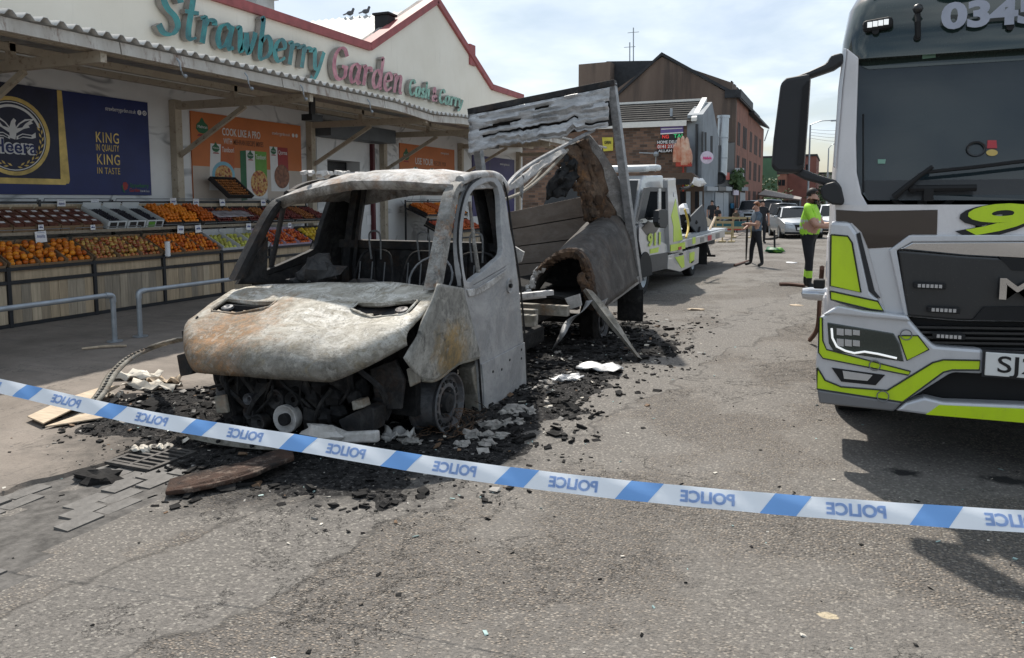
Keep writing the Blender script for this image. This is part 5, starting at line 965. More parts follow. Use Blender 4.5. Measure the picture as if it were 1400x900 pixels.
# fallen roof rails between frame and cab
b = MB(); b.tube(crom([oy(812, 178, 9.6), oy(770, 200, 9.0), oy(730, 222, 8.2), oy(705, 240, 7.6), oy(688, 262, 7.2)], 5), .024, 6); b.build('roof_rail_fallen', 'alu_frame', van, smooth=40)
b = MB(); b.tube(crom([oy(776, 205, 9.3), oy(745, 238, 8.7), oy(715, 262, 8.0), oy(690, 273, 7.4)], 5), .02, 6); b.build('roof_rail_fallen', 'chassis_ash', van, smooth=40)
b = MB(); b.tube(crom([oy(750, 213, 9.0), oy(735, 240, 8.7), oy(716, 258, 8.2)], 5), .015, 6); b.build('roof_rail_fallen', 'chassis_ash', van)
sheet('roof_skin_scrap', [[oy(768, 202, 9.1), oy(775, 208, 9.1)], [oy(738, 220, 8.6), oy(742, 230, 8.6)], [oy(712, 240, 7.9), oy(716, 250, 7.9)], [oy(690, 258, 7.4), oy(694, 266, 7.4)]], 'ash_white', 6, .03, .01)
b = MB(); b.prism([oy(708, 238, 7.9), oy(716, 240, 7.9), oy(714, 272, 7.9), oy(711, 268, 7.9)], (0, .02, 0)); b.build('roof_skin_scrap', 'alu_frame', van)
b = MB(); b.prism([oy(700, 335, 6.6), oy(716, 345, 6.6), oy(712, 358, 6.6), oy(703, 362, 6.6)], (0, .03, 0)); b.build('bracket_scrap', 'ash_white', van)
# fallen post, twisted strip, mud flap, small bracket below the box
b = MB(); P = []
A0, A1 = oy(803, 400, 8.05), og(874, 494)
for i in range(12):
    t = i / 11; p = A0.lerp(A1, t) + V((0, 0, .02)); w = .05 + .025 * math.sin(t * 5); P.append([p + V((-w, 0, .0)), p + V((-w * .2, -.04, .03)), p + V((w, .02, .0)), p + V((0, .06, -.02)), p + V((-w, 0, 0))])
b.grid(P); b.build('fallen_post', 'chassis_ash', van, smooth=30)
b = MB()
for i in range(10): t = i / 9; lump(b, oy(795 + 14 * t, 380 + 38 * t, 8.08), .05, i * 2.2, (1, .7, 1.3), 8)
b.build('charred_foam', 'insulation', van, smooth=25)
st_ = crom([oy(806, 412, 7.9), oy(795, 428, 7.8), oy(778, 440, 7.7), oy(766, 462, 7.55), og(750, 484)], 5); b = MB(); b.grid([[p + V((-.035 * math.cos(i * .25), .035 * math.sin(i * .25), 0)), p + V((.035 * math.cos(i * .25), -.035 * math.sin(i * .25), .01))] for i, p in enumerate(st_)]); b.build('twisted_strip', 'alu_frame', van, smooth=50, solid=.006)
b = MB(); b.prism([oy(772, 408, 7.85), oy(792, 402, 7.85), oy(795, 418, 7.85), oy(780, 423, 7.85)], (0, .03, 0)); b.build('bracket_scrap', 'ash_white', van)
b = MB(); b.bb(-2.62, -2.28, 9.75, 9.77, .18, .60); b.build('mud_flap', 'soot_black', van)
# ---- big recovery lorry, seen from the front
def paint(name, c, rough=0.3, coat=0.6, metal=0.0, var=0.05):
    m = NT(name); f = m.noise(1.5, 5, 0.6); cc = m.mix(m.ramp(f, .3, .7), tuple(x * (1 - var) for x in c), tuple(x * (1 + var) for x in c))
    cc = m.mix(m.math('MULTIPLY', m.ramp(m.noise(5, 8, .75, stretch=(1, 1, .5)), .48, .72), .30), cc, tuple(x * .55 + .03 for x in c)); cc = m.mix(m.math('MULTIPLY', m.ramp(m.noise(120, 3, .6), .66, .72), .35), cc, (.16, .15, .13)); m.col(cc); m.set(rough, metal, coat, .5); return m
paint('lorry_white', (0.72, 0.70, 0.71)); paint('lorry_silver', (0.58, 0.59, 0.62), .32, .5, .3); paint('lorry_lime', (0.52, 0.72, 0.005), .35, .3); paint('lorry_dark', (0.016, 0.030, 0.027), .12, .8); paint('lorry_black', (0.016, 0.017, 0.019), .4, .2); paint('valance_grey', (0.16, 0.16, 0.165), .45, .2); paint('lime_line', (0.012, 0.014, 0.01), .4, .2)
mat('plastic_black', (0.022, 0.023, 0.026), 0.55, var=.12, sc=4); mat('plastic_dark', (0.010, 0.010, 0.011), 0.7); m = NT('chrome'); m.col((.62, .63, .65)); m.set(.07, 1.0); m = NT('lamp_clear'); m.col((.55, .57, .6)); m.set(.08, .6)
m = NT('brown_tint'); m.col((.022, .014, .012)); m.set(.06, 0, .9)
emit('led_white', (0.85, 0.86, 0.85), 0.55); mat('plate_white', (.74, .74, .72), .4, var=.03); mat('ink_black', (.01, .01, .012), .4); mat('sticker_red', (.45, .05, .06), .5); mat('sticker_green', (.20, .36, .28), .5); mat('digit_grey', (.36, .38, .45), .4)
m = NT('screen_glass'); m.col((.022, .033, .039)); m.set(.04, 0, .3, .6); m.p.inputs['Alpha'].default_value = .8
TY = 5.2; TXC = 1.085
lorry = thing('recovery_lorry', 'large white and lime recovery lorry facing the police tape', 'lorry', (TXC, 8.5, .1))
def tp(px, py, off=0.0): return oy(px, py, TY - off)
TM = lambda p: V((2 * TXC - p.x, p.y, p.z))
def lp(name, pts, off, matn, par=lorry, th=.02, both=True, cross=False, bevel=0.0, sm=None, edge=None):
    P = [tp(x, y, off) for x, y in pts]; out = None
    if cross:
        xm = max(p.x for p in P); Q = [p if p.x < xm - .02 else V((TXC, p.y, p.z)) for p in P]; L_ = [p for p in Q if p.x < TXC - 1e-4]
        # open polygon: keep order, mirrored copy appended in reverse
        i0 = [i for i, p in enumerate(Q) if p.x >= TXC - 1e-4]; k = i0[-1]; order = [Q[(k + 1 + i) % len(Q)] for i in range(len(Q))]; order = [p for p in order if p.x < TXC - 1e-4]
        # make the two cut heights explicit
        zc_ = [Q[i].z for i in i0]; P2 = order + [V((TXC, TY - off, Q[i0[0]].z))] + [TM(p) for p in reversed(order)] + [V((TXC, TY - off, Q[i0[-1]].z))]
        b = MB(); b.prism(P2, (0, th, 0)); return b.build(name, matn, par, bevel=bevel)
    for mm in ((False, True) if both else (False,)):
        b = MB(); b.prism([TM(p) if mm else p for p in P], (0, th, 0)); o = b.build(name, matn, par, bevel=bevel); out = out or o
        if edge:
            ring_ = [(TM(p) if mm else p) + V((0, -.0015, 0)) for p in P]; b = MB(); b.tube(ring_ + [ring_[0]], edge, 4); b.build('edge_line', 'lime_line', par)
    return out
# cab shell: rounded block behind everything
b = MB(); ring_ = []
def shell(z, y0, inset):
    x0, x1 = -.05 + inset, 2.22 - inset; r = .16; pts = []
    for (cx_, sx_) in ((x0 + r, -1),): pts += [V((cx_ - r * math.cos(R(a)), y0 + r - r * math.sin(R(a)), z)) for a in (0, 22, 45, 68, 90)]
    pts += [V((x1 - r + r * math.sin(R(a)), y0 + r - r * math.cos(R(a)), z)) for a in (0, 22, 45, 68, 90)]; pts += [V((x1, 7.15, z)), V((x0, 7.15, z))]; return pts
rows = [shell(z, y, i) for z, y, i in ((.78, 5.28, .02), (1.1, 5.26, .0), (1.72, 5.27, 0), (2.2, 5.34, .015), (2.62, 5.42, .03))]
for a, c in zip(rows[:-1], rows[1:]):
    if a[0].z < 1.72 - .01: b.grid([a + [a[0]], c + [c[0]]])
    else:                                  # above the windscreen base the front is open for the glass
        b.grid([a[10:] + a[:3], c[10:] + c[:3]]); b.grid([a[7:11], c[7:11]])
cab = b.build('cab_shell', 'lorry_white', lorry, smooth=40, solid=.04)
rt_ = [shell(z, y, i) for z, y, i in ((2.62, 5.30, .03), (2.75, 5.30, .04), (2.95, 5.36, .07), (3.12, 5.52, .14), (3.2, 5.8, .25))]
b = MB()
for a, c in zip(rt_, rt_[1:]): b.grid([a + [a[0]], c + [c[0]]])
b.add(rt_[-1], [tuple(range(len(rt_[-1])))]); b.add(rt_[0], [tuple(range(len(rt_[0]) - 1, -1, -1))]); header = b.build('roof_header', 'lorry_dark', lorry, smooth=45)
b = MB(); b.bb(0.0, 2.17, 6.6, 7.1, .8, 2.6); b.build('cab_interior_wall', 'plastic_black', lorry)
b = MB(); b.bb(.02, 2.15, 5.36, 5.9, 1.2, 1.72); b.build('dashboard', 'plastic_black', lorry, bevel=.04)
for x in (.45, 1.6): b = MB(); b.bb(x - .25, x + .25, 6.0, 6.5, 1.2, 1.6); b.bb(x - .25, x + .25, 6.4, 6.55, 1.6, 2.3); b.bb(x - .13, x + .13, 6.4, 6.52, 2.32, 2.52); b.build('seat', 'plastic_black', lorry, bevel=.05)
b = MB(); C0 = V((.5, 5.72, 1.86)); b.tube([C0 + V((.22 * math.cos(a), -.14 * math.sin(a) * -1, .17 * math.sin(a))) for a in [2 * math.pi * i / 24 for i in range(25)]], .016, 6); b.tube([C0, C0 + V((0, -.15, -.2))], .03, 6); b.build('steering_wheel', 'valance_grey', lorry, smooth=50)
# windscreen: sloped pane between its real edges
def ws(px, py):
    p = tp(px, py)
    for _ in range(6): p = oy(px, py, 5.215 + .17 * (p.z - 1.70))
    return p
gl = [ws(*p) for p in ((1187, 274), (1177, 262), (1172, 234), (1171, 188), (1174, 80))]; top_z = gl[-1].z
full = gl + [V((TXC, gl[-1].y, top_z + .0)), TM(gl[-1])] + [TM(p) for p in reversed(gl[:-1])] + [V((TXC, gl[0].y - .01, gl[0].z))]
b = MB(); b.prism(full, (0, .006, 0)); screen = b.build('windscreen', 'screen_glass', lorry)
sb = [V((p.x, p.y - .004, p.z)) for p in (gl[-1], gl[-1].lerp(gl[3], .15) + V((.06, 0, 0)))]; zb_ = sb[1].z
b = MB(); b.prism([sb[0], V((gl[-1].x + .02, sb[1].y, zb_ + .02)), sb[1], TM(sb[1]), TM(sb[0])], (0, .003, 0)); b.build('sun_strip', 'lorry_dark', screen)
lowb = [ws(1188, 273), ws(1178, 255), ws(1179, 247)]; b = MB(); b.prism([p + V((0, -.004, 0)) for p in lowb] + [TM(p) + V((0, -.004, 0)) for p in reversed(lowb)], (0, .003, 0)); b.build('frit_band', 'lorry_black', screen)
def st(name, pts, matn): b = MB(); b.prism([ws(*p) + V((0, -.007, 0)) for p in pts], (0, .003, 0)); b.build(name, matn, screen)
st('pass_sticker', ((1260, 71), (1279, 69), (1279, 79), (1261, 81)), 'sticker_green'); st('red_sticker', ((1350, 192), (1362, 192), (1363, 203), (1349, 203)), 'sticker_red'); st('oval_sticker', [(1356 + 8 * math.cos(a), 209 + 4.5 * math.sin(a)) for a in [2 * math.pi * i / 16 for i in range(16)]], 'gold'); st('paper_sticker', ((1200, 218), (1211, 218), (1210, 224), (1200, 224)), 'sticker_green')
b = MB(); c_ = ws(1334, 204); b.tube([c_ + V((.045 * math.cos(a), -.01, .04 * math.sin(a))) for a in [2 * math.pi * i / 16 for i in range(17)]], .007, 5); b.build('ring_sticker', 'lorry_black', screen)
# wipers
for dx in (0, .95):
    b = MB(); w0 = [tp(1222, 270, .05), tp(1236, 258, .06), tp(1258, 240, .06), tp(1275, 228, .05)]; b.tube([p + V((dx, 0, 0)) for p in w0], [.02, .017, .014, .012], 8); o = b.build('wiper_arm', 'plastic_dark', lorry, smooth=40)
    b = MB(); w1 = [tp(1262, 236, .05), tp(1330, 229, .05), tp(1420, 218, .05)]; b.tube([p + V((dx, 0, 0)) for p in w1], .011, 6); b.build('wiper_blade', 'plastic_dark', o)
b = MB(); b.tube([tp(1248, 258, .04), tp(1335, 257, .04)], .02, 8); b.ball(tp(1248, 258, .04), .03, 8); b.bb(tp(1262, 265).x, tp(1275, 265).x, TY - .06, TY - .0, tp(1262, 275).z, tp(1262, 258).z); b.build('washer_bar', 'plastic_dark', lorry, smooth=40)
b = MB(); b.tube([ws(1180, 262) + V((0, -.02, 0)), ws(1180, 190) + V((0, -.02, 0)), ws(1180, 157) + V((0, -.02, 0))], [.006, .004, .006], 5); b.build('aerial', 'plastic_dark', lorry)
# A-pillar covers
lp('pillar_cover', ((1158, 66), (1174, 79), (1170.5, 190), (1171.5, 236), (1178, 266), (1187, 282), (1183, 284), (1140, 279), (1145, 205), (1152, 120)), .0, 'lorry_white', th=.14, bevel=.03)
lp('pillar_vane', ((1153, 66), (1158, 66), (1152, 120), (1145, 200), (1142, 230), (1139, 228), (1146, 120)), .03, 'lorry_silver', th=.05, bevel=.012)
# front panel below the screen
lp('front_panel', ((1142, 280), (1430, 280), (1430, 324), (1245, 324), (1222, 338), (1239, 432), (1212, 430), (1190, 400), (1160, 330), (1142, 300)), .03, 'lorry_white', th=.06, cross=True)
lp('black_graphic', ((1143, 287), (1182, 289), (1282, 287), (1281, 321), (1246, 321), (1221, 338), (1187, 340), (1178, 318), (1165, 305), (1143, 304)), .034, 'brown_tint', th=.003)
lp('grey_graphic', ((1187, 341), (1221, 340), (1238, 430), (1211, 428)), .034, 'lorry_silver', th=.003)
me = text_mesh('911', .235, tp(1302, 318, .042), (1, 0, 0), (0, 0, 1), 'lorry_lime', .003, shear=.22, bold=.008, fit=.98); link('lettering', me, lorry)
me = text_mesh('911', .235, tp(1300, 321, .038), (1, 0, 0), (0, 0, 1), 'ink_black', .003, shear=.22, bold=.019, fit=1.01); link('lettering', me, lorry)
# grille
lp('grille_surround', ((1216, 342), (1243, 322), (1430, 321), (1430, 330), (1247, 331), (1226, 343), (1242, 432), (1236, 432)), .06, 'lorry_silver', th=.05, cross=True, bevel=.006)
lp('chrome_bar', ((1229, 341), (1248, 331), (1430, 330), (1430, 356), (1320, 350)), .05, 'chrome', th=.03, cross=True, bevel=.008)
lp('grille_panel', ((1228, 343), (1320, 351), (1430, 357), (1430, 440), (1310, 438), (1242, 432)), .07, 'lorry_black', th=.05, cross=True, bevel=.01)
lp('grille_inset', ((1366, 352), (1430, 356), (1430, 372), (1384, 370)), .075, 'plastic_dark', th=.02, cross=True)
lp('lower_recess', ((1240, 434), (1310, 440), (1430, 442), (1430, 482), (1345, 478), (1277, 472), (1262, 458)), -.02, 'plastic_dark', th=.03, cross=True)
for k in range(5): y = 446 + k * 7; lp('grille_slat', ((1252 + k * 6, y), (1430, y + 3), (1430, y + 6), (1255 + k * 6, y + 3)), .04, 'lorry_black', th=.05, cross=True)
lp('centre_bumper_block', ((1330, 438), (1345, 420), (1430, 420), (1430, 440)), .09, 'plastic_dark', th=.04, cross=True)
def led_bar(px, py, par=lorry):
    for mm in (False, True):
        c_ = tp(px, py, .10); c_ = TM(c_) if mm else c_; b = MB(); b.box(c_, (.17, .02, .035)); o = b.build('led_bar', 'plastic_dark', par, bevel=.006)
        for k in range(6): b = MB(); b.box(c_ + V((-.055 + .022 * k, -.012, 0)), (.016, .006, .02)); b.build('led', 'lamp_clear', o)
led_bar(1271, 391); led_bar(1290, 424); led_bar(1297, 460)
me = text_mesh('MAN', .17, tp(1361, 408, .10), (1, 0, 0), (0, 0, 1), 'chrome', .02, bold=.003, fit=.55); link('lettering', me, lorry)
# corner panel with lime reflectors
lp('corner_panel', ((1136, 302), (1163, 304), (1174, 320), (1193, 400), (1200, 407), (1213, 429), (1180, 424), (1133, 412), (1133, 330)), .06, 'lorry_silver', th=.12, bevel=.025)
lp('air_slot', ((1171, 320), (1176, 318), (1196, 398), (1204, 408), (1197, 406), (1188, 398)), .062, 'plastic_black', th=.03)
lp('lime_reflector', ((1136, 321), (1159, 323), (1165, 332), (1177, 400), (1135, 391)), .066, 'lorry_lime', th=.01, edge=.005); lp('lime_reflector', ((1135, 398), (1200, 412), (1208, 425), (1190, 423), (1136, 410)), .066, 'lorry_lime', th=.01, edge=.005)
# bumper: pieces round the lamps, with recesses behind
lp('bumper_corner', ((1121, 434), (1145, 419), (1180, 427), (1240, 433), (1262, 458), (1278, 473), (1345, 478), (1345, 512), (1302, 510), (1262, 535), (1232, 553), (1118, 534), (1115, 500)), .10, 'lorry_silver', th=.10, bevel=.02)
lp('bumper_top_lip', ((1124, 431), (1146, 418), (1180, 425), (1241, 432), (1246, 440), (1180, 434), (1140, 430)), .125, 'lorry_silver', th=.05, bevel=.012)
lp('lower_intake', ((1235, 552), (1302, 508), (1430, 512), (1430, 552)), -.05, 'plastic_dark', th=.03, cross=True)
lp('bumper_bottom', ((1238, 551), (1264, 544), (1290, 550), (1430, 556), (1430, 582), (1270, 568), (1224, 562)), .11, 'lorry_silver', th=.12, cross=True, bevel=.015)
lp('valance', ((1117, 533), (1234, 551), (1222, 563), (1120, 552)), .115, 'valance_grey', th=.10, bevel=.012)
lp('lime_reflector', ((1266, 567), (1284, 554), (1430, 561), (1430, 581)), .114, 'lorry_lime', th=.008, cross=True)
lp('lime_reflector', ((1117, 503), (1121, 508), (1128, 520), (1150, 529), (1213, 534), (1275, 496), (1290, 492), (1340, 493), (1339, 506), (1302, 506), (1290, 509), (1234, 550), (1117, 532)), .106, 'lorry_lime', th=.008, edge=.005)
lp('lime_reflector', ((1120, 434), (1124, 434), (1125, 466), (1130, 478), (1245, 508), (1242, 513), (1125, 490), (1119, 482)), .106, 'lorry_lime', th=.008, edge=.004); lp('lime_reflector', ((1228, 459), (1255, 459), (1270, 478), (1240, 493)), .106, 'lorry_lime', th=.008, edge=.004)
hl = lp('headlamp', ((1131, 441), (1222, 456), (1230, 470), (1236, 495), (1222, 493), (1140, 481), (1133, 470)), .107, 'lorry_dark', th=.02, bevel=.006)
for mm in (False, True):
    f = (lambda p: TM(p)) if mm else (lambda p: p)
    b = MB(); b.tube([f(tp(x, y, .115)) for x, y in ((1137, 449), (1138, 462), (1144, 474), (1156, 480), (1168, 483), (1182, 481), (1200, 484), (1226, 490))], .0065, 8); b.build('light_strip', 'led_white', hl, smooth=50)
    for (x0, x1, y0, y1) in ((1144, 1177, 449, 459), (1144, 1177, 463, 474)):
        for k in range(3): b = MB(); xa = x0 + (x1 - x0) * k / 3; xb = x0 + (x1 - x0) * (k + 1) / 3 - 1.5; b.prism([f(tp(a, c, .113)) for a, c in ((xa, y0 + k), (xb, y0 + k + 1), (xb, y1), (xa, y1 - 1))], (0, .01, 0)); b.build('lens', 'lamp_clear', hl)
fl = lp('fog_lamp', ((1137, 503), (1210, 513), (1197, 527), (1150, 522)), .107, 'plastic_dark', th=.02)
for mm in (False, True):
    f = (lambda p: TM(p)) if mm else (lambda p: p); b = MB(); b.prism([f(tp(a, c, .113)) for a, c in ((1152, 507), (1193, 513), (1186, 521), (1154, 518))], (0, .01, 0)); b.build('lens', 'lamp_clear', fl)
for (x, y, r) in ((1207, 542, .032), (1196, 500, .03), (1239, 458, .03)):
    for mm in (False, True): c_ = tp(x, y, .118); c_ = TM(c_) if mm else c_; b = MB(); b.tube([c_ + V((r * math.cos(a), 0, r * math.sin(a))) for a in [2 * math.pi * i / 20 for i in range(21)]], .0035, 5); b.build('sensor_ring', 'valance_grey', lorry)
# number plate
pl = MB(); p0 = tp(1346, 513, .12); pl.bb(p0.x, p0.x + .53, TY - .125, TY - .11, p0.z, p0.z + .135); pl = pl.build('number_plate', 'plate_white', lorry, bevel=.004); link('lettering', text_mesh('SJ2', .135, (p0.x + .055, TY - .126, p0.z + .025), (1, 0, 0), (0, 0, 1), 'ink_black', .002, fit=.195, bold=.001), pl)
b = MB(); b.bb(p0.x - .012, p0.x + .542, TY - .112, TY - .1, p0.z - .012, p0.z + .147); b.build('plate_holder', 'plastic_black', lorry)
# header details
me = text_mesh('03454', .20, oy(1287, 39, 5.27), (1, 0, 0), (0, .06, 1), 'digit_grey', .004, bold=.009, fit=.64); link('lettering', me, header)
mk = MB(); c_ = oy(1200, 34, 5.29); mk.box(c_, (.17, .05, .075), Matrix.Rotation(R(-6), 3, 'Y')); mk = mk.build('marker_lamp', 'plastic_dark', header, bevel=.025)
for k in range(4): b = MB(); b.box(c_ + V((-.045 + .03 * k, -.028, -.002 + .003 * k)), (.026, .006, .032)); b.build('led', 'led_white', mk)
b = MB(); b.tube([oy(1254, 8, 5.30), oy(1255, 30, 5.27), oy(1255, 52, 5.28)], .016, 6); b.build('lamp_strap', 'plastic_dark', header); b = MB(); b.ball(oy(1255, 12, 5.28), .03, 8); b.build('strap_bolt', 'lorry_black', header, smooth=60)
for (x, y) in ((1254, 51), (1197, 43), (1381, 37)): b = MB(); b.cyl(oy(x, y, 5.285), (0, 1, 0), .02, .02, 10); b.build('rivet', 'plastic_dark', header)
for x in (.62, 1.55): b = MB(); b.lathe((x, 5.33, 3.16), (0, -1, 0), [(-.1, 0), (-.1, .06), (0, .12), (.04, .12), (.045, .1), (.03, 0)], 20); b.tube([(x, 5.4, 3.0), (x, 5.4, 3.16)], .015, 6); b.build('spot_lamp', 'plastic_dark', header, smooth=40)
b = MB(); b.tube([(.1, 5.42, 3.22), (2.07, 5.42, 3.22)], .025, 8); b.tube([(.2, 5.42, 3.22), (.22, 5.6, 3.1)], .02, 6); b.tube([(1.97, 5.42, 3.22), (1.95, 5.6, 3.1)], .02, 6); b.build('lamp_bar', 'lorry_black', header)
b = MB(); b.bb(.5, 1.67, 5.9, 6.2, 3.2, 3.36); b.build('beacon_bar', 'lamp_clear', header, bevel=.03)
# mirrors
for mm in (False, True):
    f = (lambda p: TM(p)) if mm else (lambda p: p); Y0 = 5.05; q = lambda x, y, d=0: f(oy(x, y, Y0 + d))
    b = MB(); b.prism([q(*p) for p in ((1067, 113), (1075, 106), (1108, 100), (1104, 160), (1099, 228), (1094, 237), (1062, 236), (1054, 228), (1057, 190))], (0, .16, 0)); mi = b.build('mirror_housing', 'plastic_black', lorry, bevel=.022)
    b = MB(); b.prism([q(*p, -.012) for p in ((1098, 118), (1107, 110), (1099, 224), (1090, 226))], (0, .02, 0)); b.build('mirror_edge', 'plastic_dark', mi)
    b = MB(); b.prism([q(*p, .03) for p in ((1072, 110), (1106, 97), (1130, 86), (1136, 75), (1153, 71), (1153, 86), (1140, 95), (1108, 106), (1090, 112))], (0, .09, 0)); b.build('mirror_arm', 'plastic_black', mi, bevel=.02)
    b = MB(); b.prism([q(*p, .03) for p in ((1078, 234), (1098, 231), (1122, 240), (1142, 246), (1150, 254), (1130, 254), (1100, 246))], (0, .09, 0)); b.build('mirror_arm', 'plastic_black', mi, bevel=.015)
    b = MB(); b.prism([q(*p, .0) for p in ((1121, 258), (1127, 252), (1141, 248), (1150, 254), (1155, 276), (1152, 281), (1138, 280), (1124, 272))], (0, .2, 0)); b.build('kerb_mirror', 'plastic_black', mi, bevel=.02)
b = MB(); p = tp(1120, 388, -.1); b.box(p, (.07, .08, .06)); b.build('side_lamp', 'plastic_dark', lorry, bevel=.012)
b = MB(); b.lathe((-.10, 5.55, 1.12), (-1, 0, 0), [(-.1, 0), (-.1, .045), (.05, .045), (.1, .035), (.11, 0)], 14); b.build('fender_lamp', 'lamp_clear', lorry, smooth=40)
# wheel arches, steps, chassis, flat bed and wheels
for x0, x1 in ((-.07, .12), (2.05, 2.24)):
    for (ya, yb_, za, zb2) in ((5.4, 5.85, .45, 1.15), (7.05, 7.4, .5, 1.1)): b = MB(); b.bb(x0, x1, ya, yb_, za, zb2); b.build('step_panel', 'lorry_white', lorry, bevel=.04)
b = MB(); b.bb(.3, 1.85, 5.4, 7.2, .45, .85); b.build('engine_tunnel', 'plastic_dark', lorry)
for x in (.65, 1.5): b = MB(); b.bb(x - .05, x + .05, 6.9, 13.0, .8, 1.05); b.build('chassis_rail', 'plastic_dark', lorry)
b = MB(); b.bb(-.08, 2.25, 7.5, 13.4, 1.05, 1.2); b.build('flat_bed', 'lorry_silver', lorry, bevel=.01)
for x in (-.08, 2.2): b = MB(); b.bb(x, x + .05, 7.5, 13.4, 1.2, 1.42); b.build('bed_side', 'lorry_white', lorry)
for x in (-.06, 2.0): b = MB(); b.bb(x, x + .24, 8.2, 10.2, .45, 1.04); b.build('tool_locker', 'lorry_white', lorry, bevel=.01)
def lw(x, y, r, w):
    t = thing('wheel', None, None, (x, y, r + .115)); t.parent = lorry; t.matrix_basis = Matrix.Translation(t.location - lorry.location); z = r + .115
    b = MB(); b.lathe((x, y, z), (1, 0, 0), [(-w / 2, r * .62), (-w / 2, r * .95), (-w / 2 + .03, r), (w / 2 - .03, r), (w / 2, r * .95), (w / 2, r * .62)], 32); b.build('tyre', 'rubber', t, smooth=35)
    b = MB(); b.lathe((x, y, z), (1, 0, 0), [(-w / 2 + .01, 0), (-w / 2 + .01, r * .62), (w / 2 - .01, r * .62), (w / 2 - .06, r * .5), (w / 2 - .02, r * .2), (w / 2 - .02, 0)], 24); b.build('rim', 'lorry_silver', t, smooth=35)
for x in (.17, 2.0): lw(x, 6.52, .46, .28)
for x in (.1, 2.07): lw(x, 11.0, .46, .28)
# ---- small recovery truck parked behind the burnt van
RP, RN = V((-3.12, 13.75, 0)), V((.9988, -.049, 0))
def op(px, py, off=0.0):
    d = ray(px, py); t = (RN.dot(RP - EYE) + off) / RN.dot(d); return EYE + d * t
RD = V((.049, .9988, 0)); RS = V((.9988, -.049, 0))       # along the truck (to its back), and out of its right side
def rl(s, y, z): return RP + RS * s + RD * (y - 13.75) + V((0, 0, z))
rec = thing('recovery_truck', 'small white and lime recovery truck with flat bed behind the burnt van', 'truck', rl(-1, 16.5, .05))
mat('tyre_wall', (.02, .02, .021), .8); mat('cab_grey', (.055, .056, .06), .5); paint('rec_white', (.40, .405, .41)); mat('strap_yellow', (.45, .33, .06), .7); mat('car_glass', (.012, .015, .018), .22, spec=.18)
mat('rec_glass', (.018, .02, .022), .9, spec=0.0)
def rp(name, pts, off, matn, par=rec, th=.03, bevel=.0): b = MB(); b.prism([op(x, y, off) for x, y in pts], -RS * th); return b.build(name, matn, par, bevel=bevel)
def rbox(name, s0, s1, y0, y1, z0, z1, matn, par=rec, bevel=.02):
    b = MB(); b.add([rl(s, y, z) for z in (z0, z1) for y in (y0, y1) for s in (s0, s1)], [(0, 2, 3, 1), (4, 5, 7, 6), (0, 1, 5, 4), (2, 6, 7, 3), (0, 4, 6, 2), (1, 3, 7, 5)]); return b.build(name, matn, par, bevel=bevel)
# cab: lower body, greenhouse with raked screen
rbox('cab_lower', -2.0, -.03, 13.0, 15.25, .42, 1.32, 'rec_white', bevel=.06)
b = MB(); f = lambda s, y, z: rl(s, y, z)
sec = [(13.05, 1.32, 0), (13.75, 2.12, .10), (13.95, 2.2, .12), (15.25, 2.24, .1), (15.25, 1.32, 0)]
b.grid([[f(-.06 - i, y, z) for (y, z, i) in sec] + [f(-.06 - sec[0][2], *sec[0][:2])], [f(-1.97 + i, y, z) for (y, z, i) in sec] + [f(-1.97 + sec[0][2], *sec[0][:2])]]); b.add([f(-.06 - i, y, z) for (y, z, i) in sec], [(0, 1, 2, 3, 4)]); b.add([f(-1.97 + i, y, z) for (y, z, i) in sec], [(4, 3, 2, 1, 0)]); b.build('cab_upper', 'rec_white', rec, bevel=.03)
b = MB(); b.prism([f(-.12, 13.04, 1.37), f(-.2, 13.68, 2.09), f(-1.83, 13.68, 2.09), f(-1.91, 13.04, 1.37)], (0, -.02, .015)); b.build('windscreen', 'car_glass', rec)
rbox('bonnet', -1.85, -.15, 12.65, 13.1, .75, 1.22, 'rec_white', bevel=.1); rbox('grille', -1.6, -.4, 12.62, 12.66, .8, 1.1, 'plastic_dark'); rbox('bumper', -2.0, -.02, 12.6, 12.85, .4, .72, 'plastic_black', bevel=.05)
for s in (-1.8, -.4): rbox('headlamp', s - .0, s + .22, 12.66, 12.75, .95, 1.2, 'lamp_clear')
rp('pillar_trim', ((882, 257), (889, 256), (913, 257), (914, 262), (889, 262), (881, 298), (872, 302)), .03, 'cab_grey'); rp('side_window', ((890, 262), (901, 261), (900, 297), (883, 298)), .01, 'rec_glass'); rp('side_window', ((904, 262), (912, 261), (913, 287), (903, 288)), .01, 'rec_glass')
rp('door_frame', ((900.5, 258), (904, 258), (904, 300), (900, 300)), .035, 'rec_white'); rp('door_graphic', ((874, 303), (884, 312), (900, 302), (903, 330), (912, 335), (913, 346), (878, 352), (874, 330)), .02, 'lorry_silver', th=.01); rp('dark_graphic', ((877, 312), (886, 302), (902, 310), (897, 318), (884, 322)), .024, 'lorry_black', th=.008); rp('sill_panel', ((878, 362), (890, 349), (913, 345), (913, 367), (892, 372)), .03, 'cab_grey')
o_ = op(885.5, 337, .035); p1_ = op(903, 334, .035); u_ = (p1_ - o_); u_.z = 0
link('lettering', text_mesh('911', .31, o_, u_, (0, 0, 1), 'lorry_lime', .004, bold=.012, fit=u_.length), rec); rp('small_lettering', ((889, 341), (901, 338), (900, 345), (889, 347)), .03, 'lorry_lime', th=.006)
b = MB(); b.tube([op(896, 305, .1), op(901, 306, .3)], .02, 6); b.tube([op(885, 300, .05), op(902, 299, .3)], .018, 6); b.prism([op(*p, .28) for p in ((901, 288), (905, 286), (913, 287), (914, 306), (911, 312), (903, 311), (900, 304))], -RS * .1); b.build('mirror', 'plastic_black', rec, bevel=.015)
rp('mirror_arm', ((885, 297), (901, 299), (901, 301), (885, 300)), .1, 'plastic_dark')
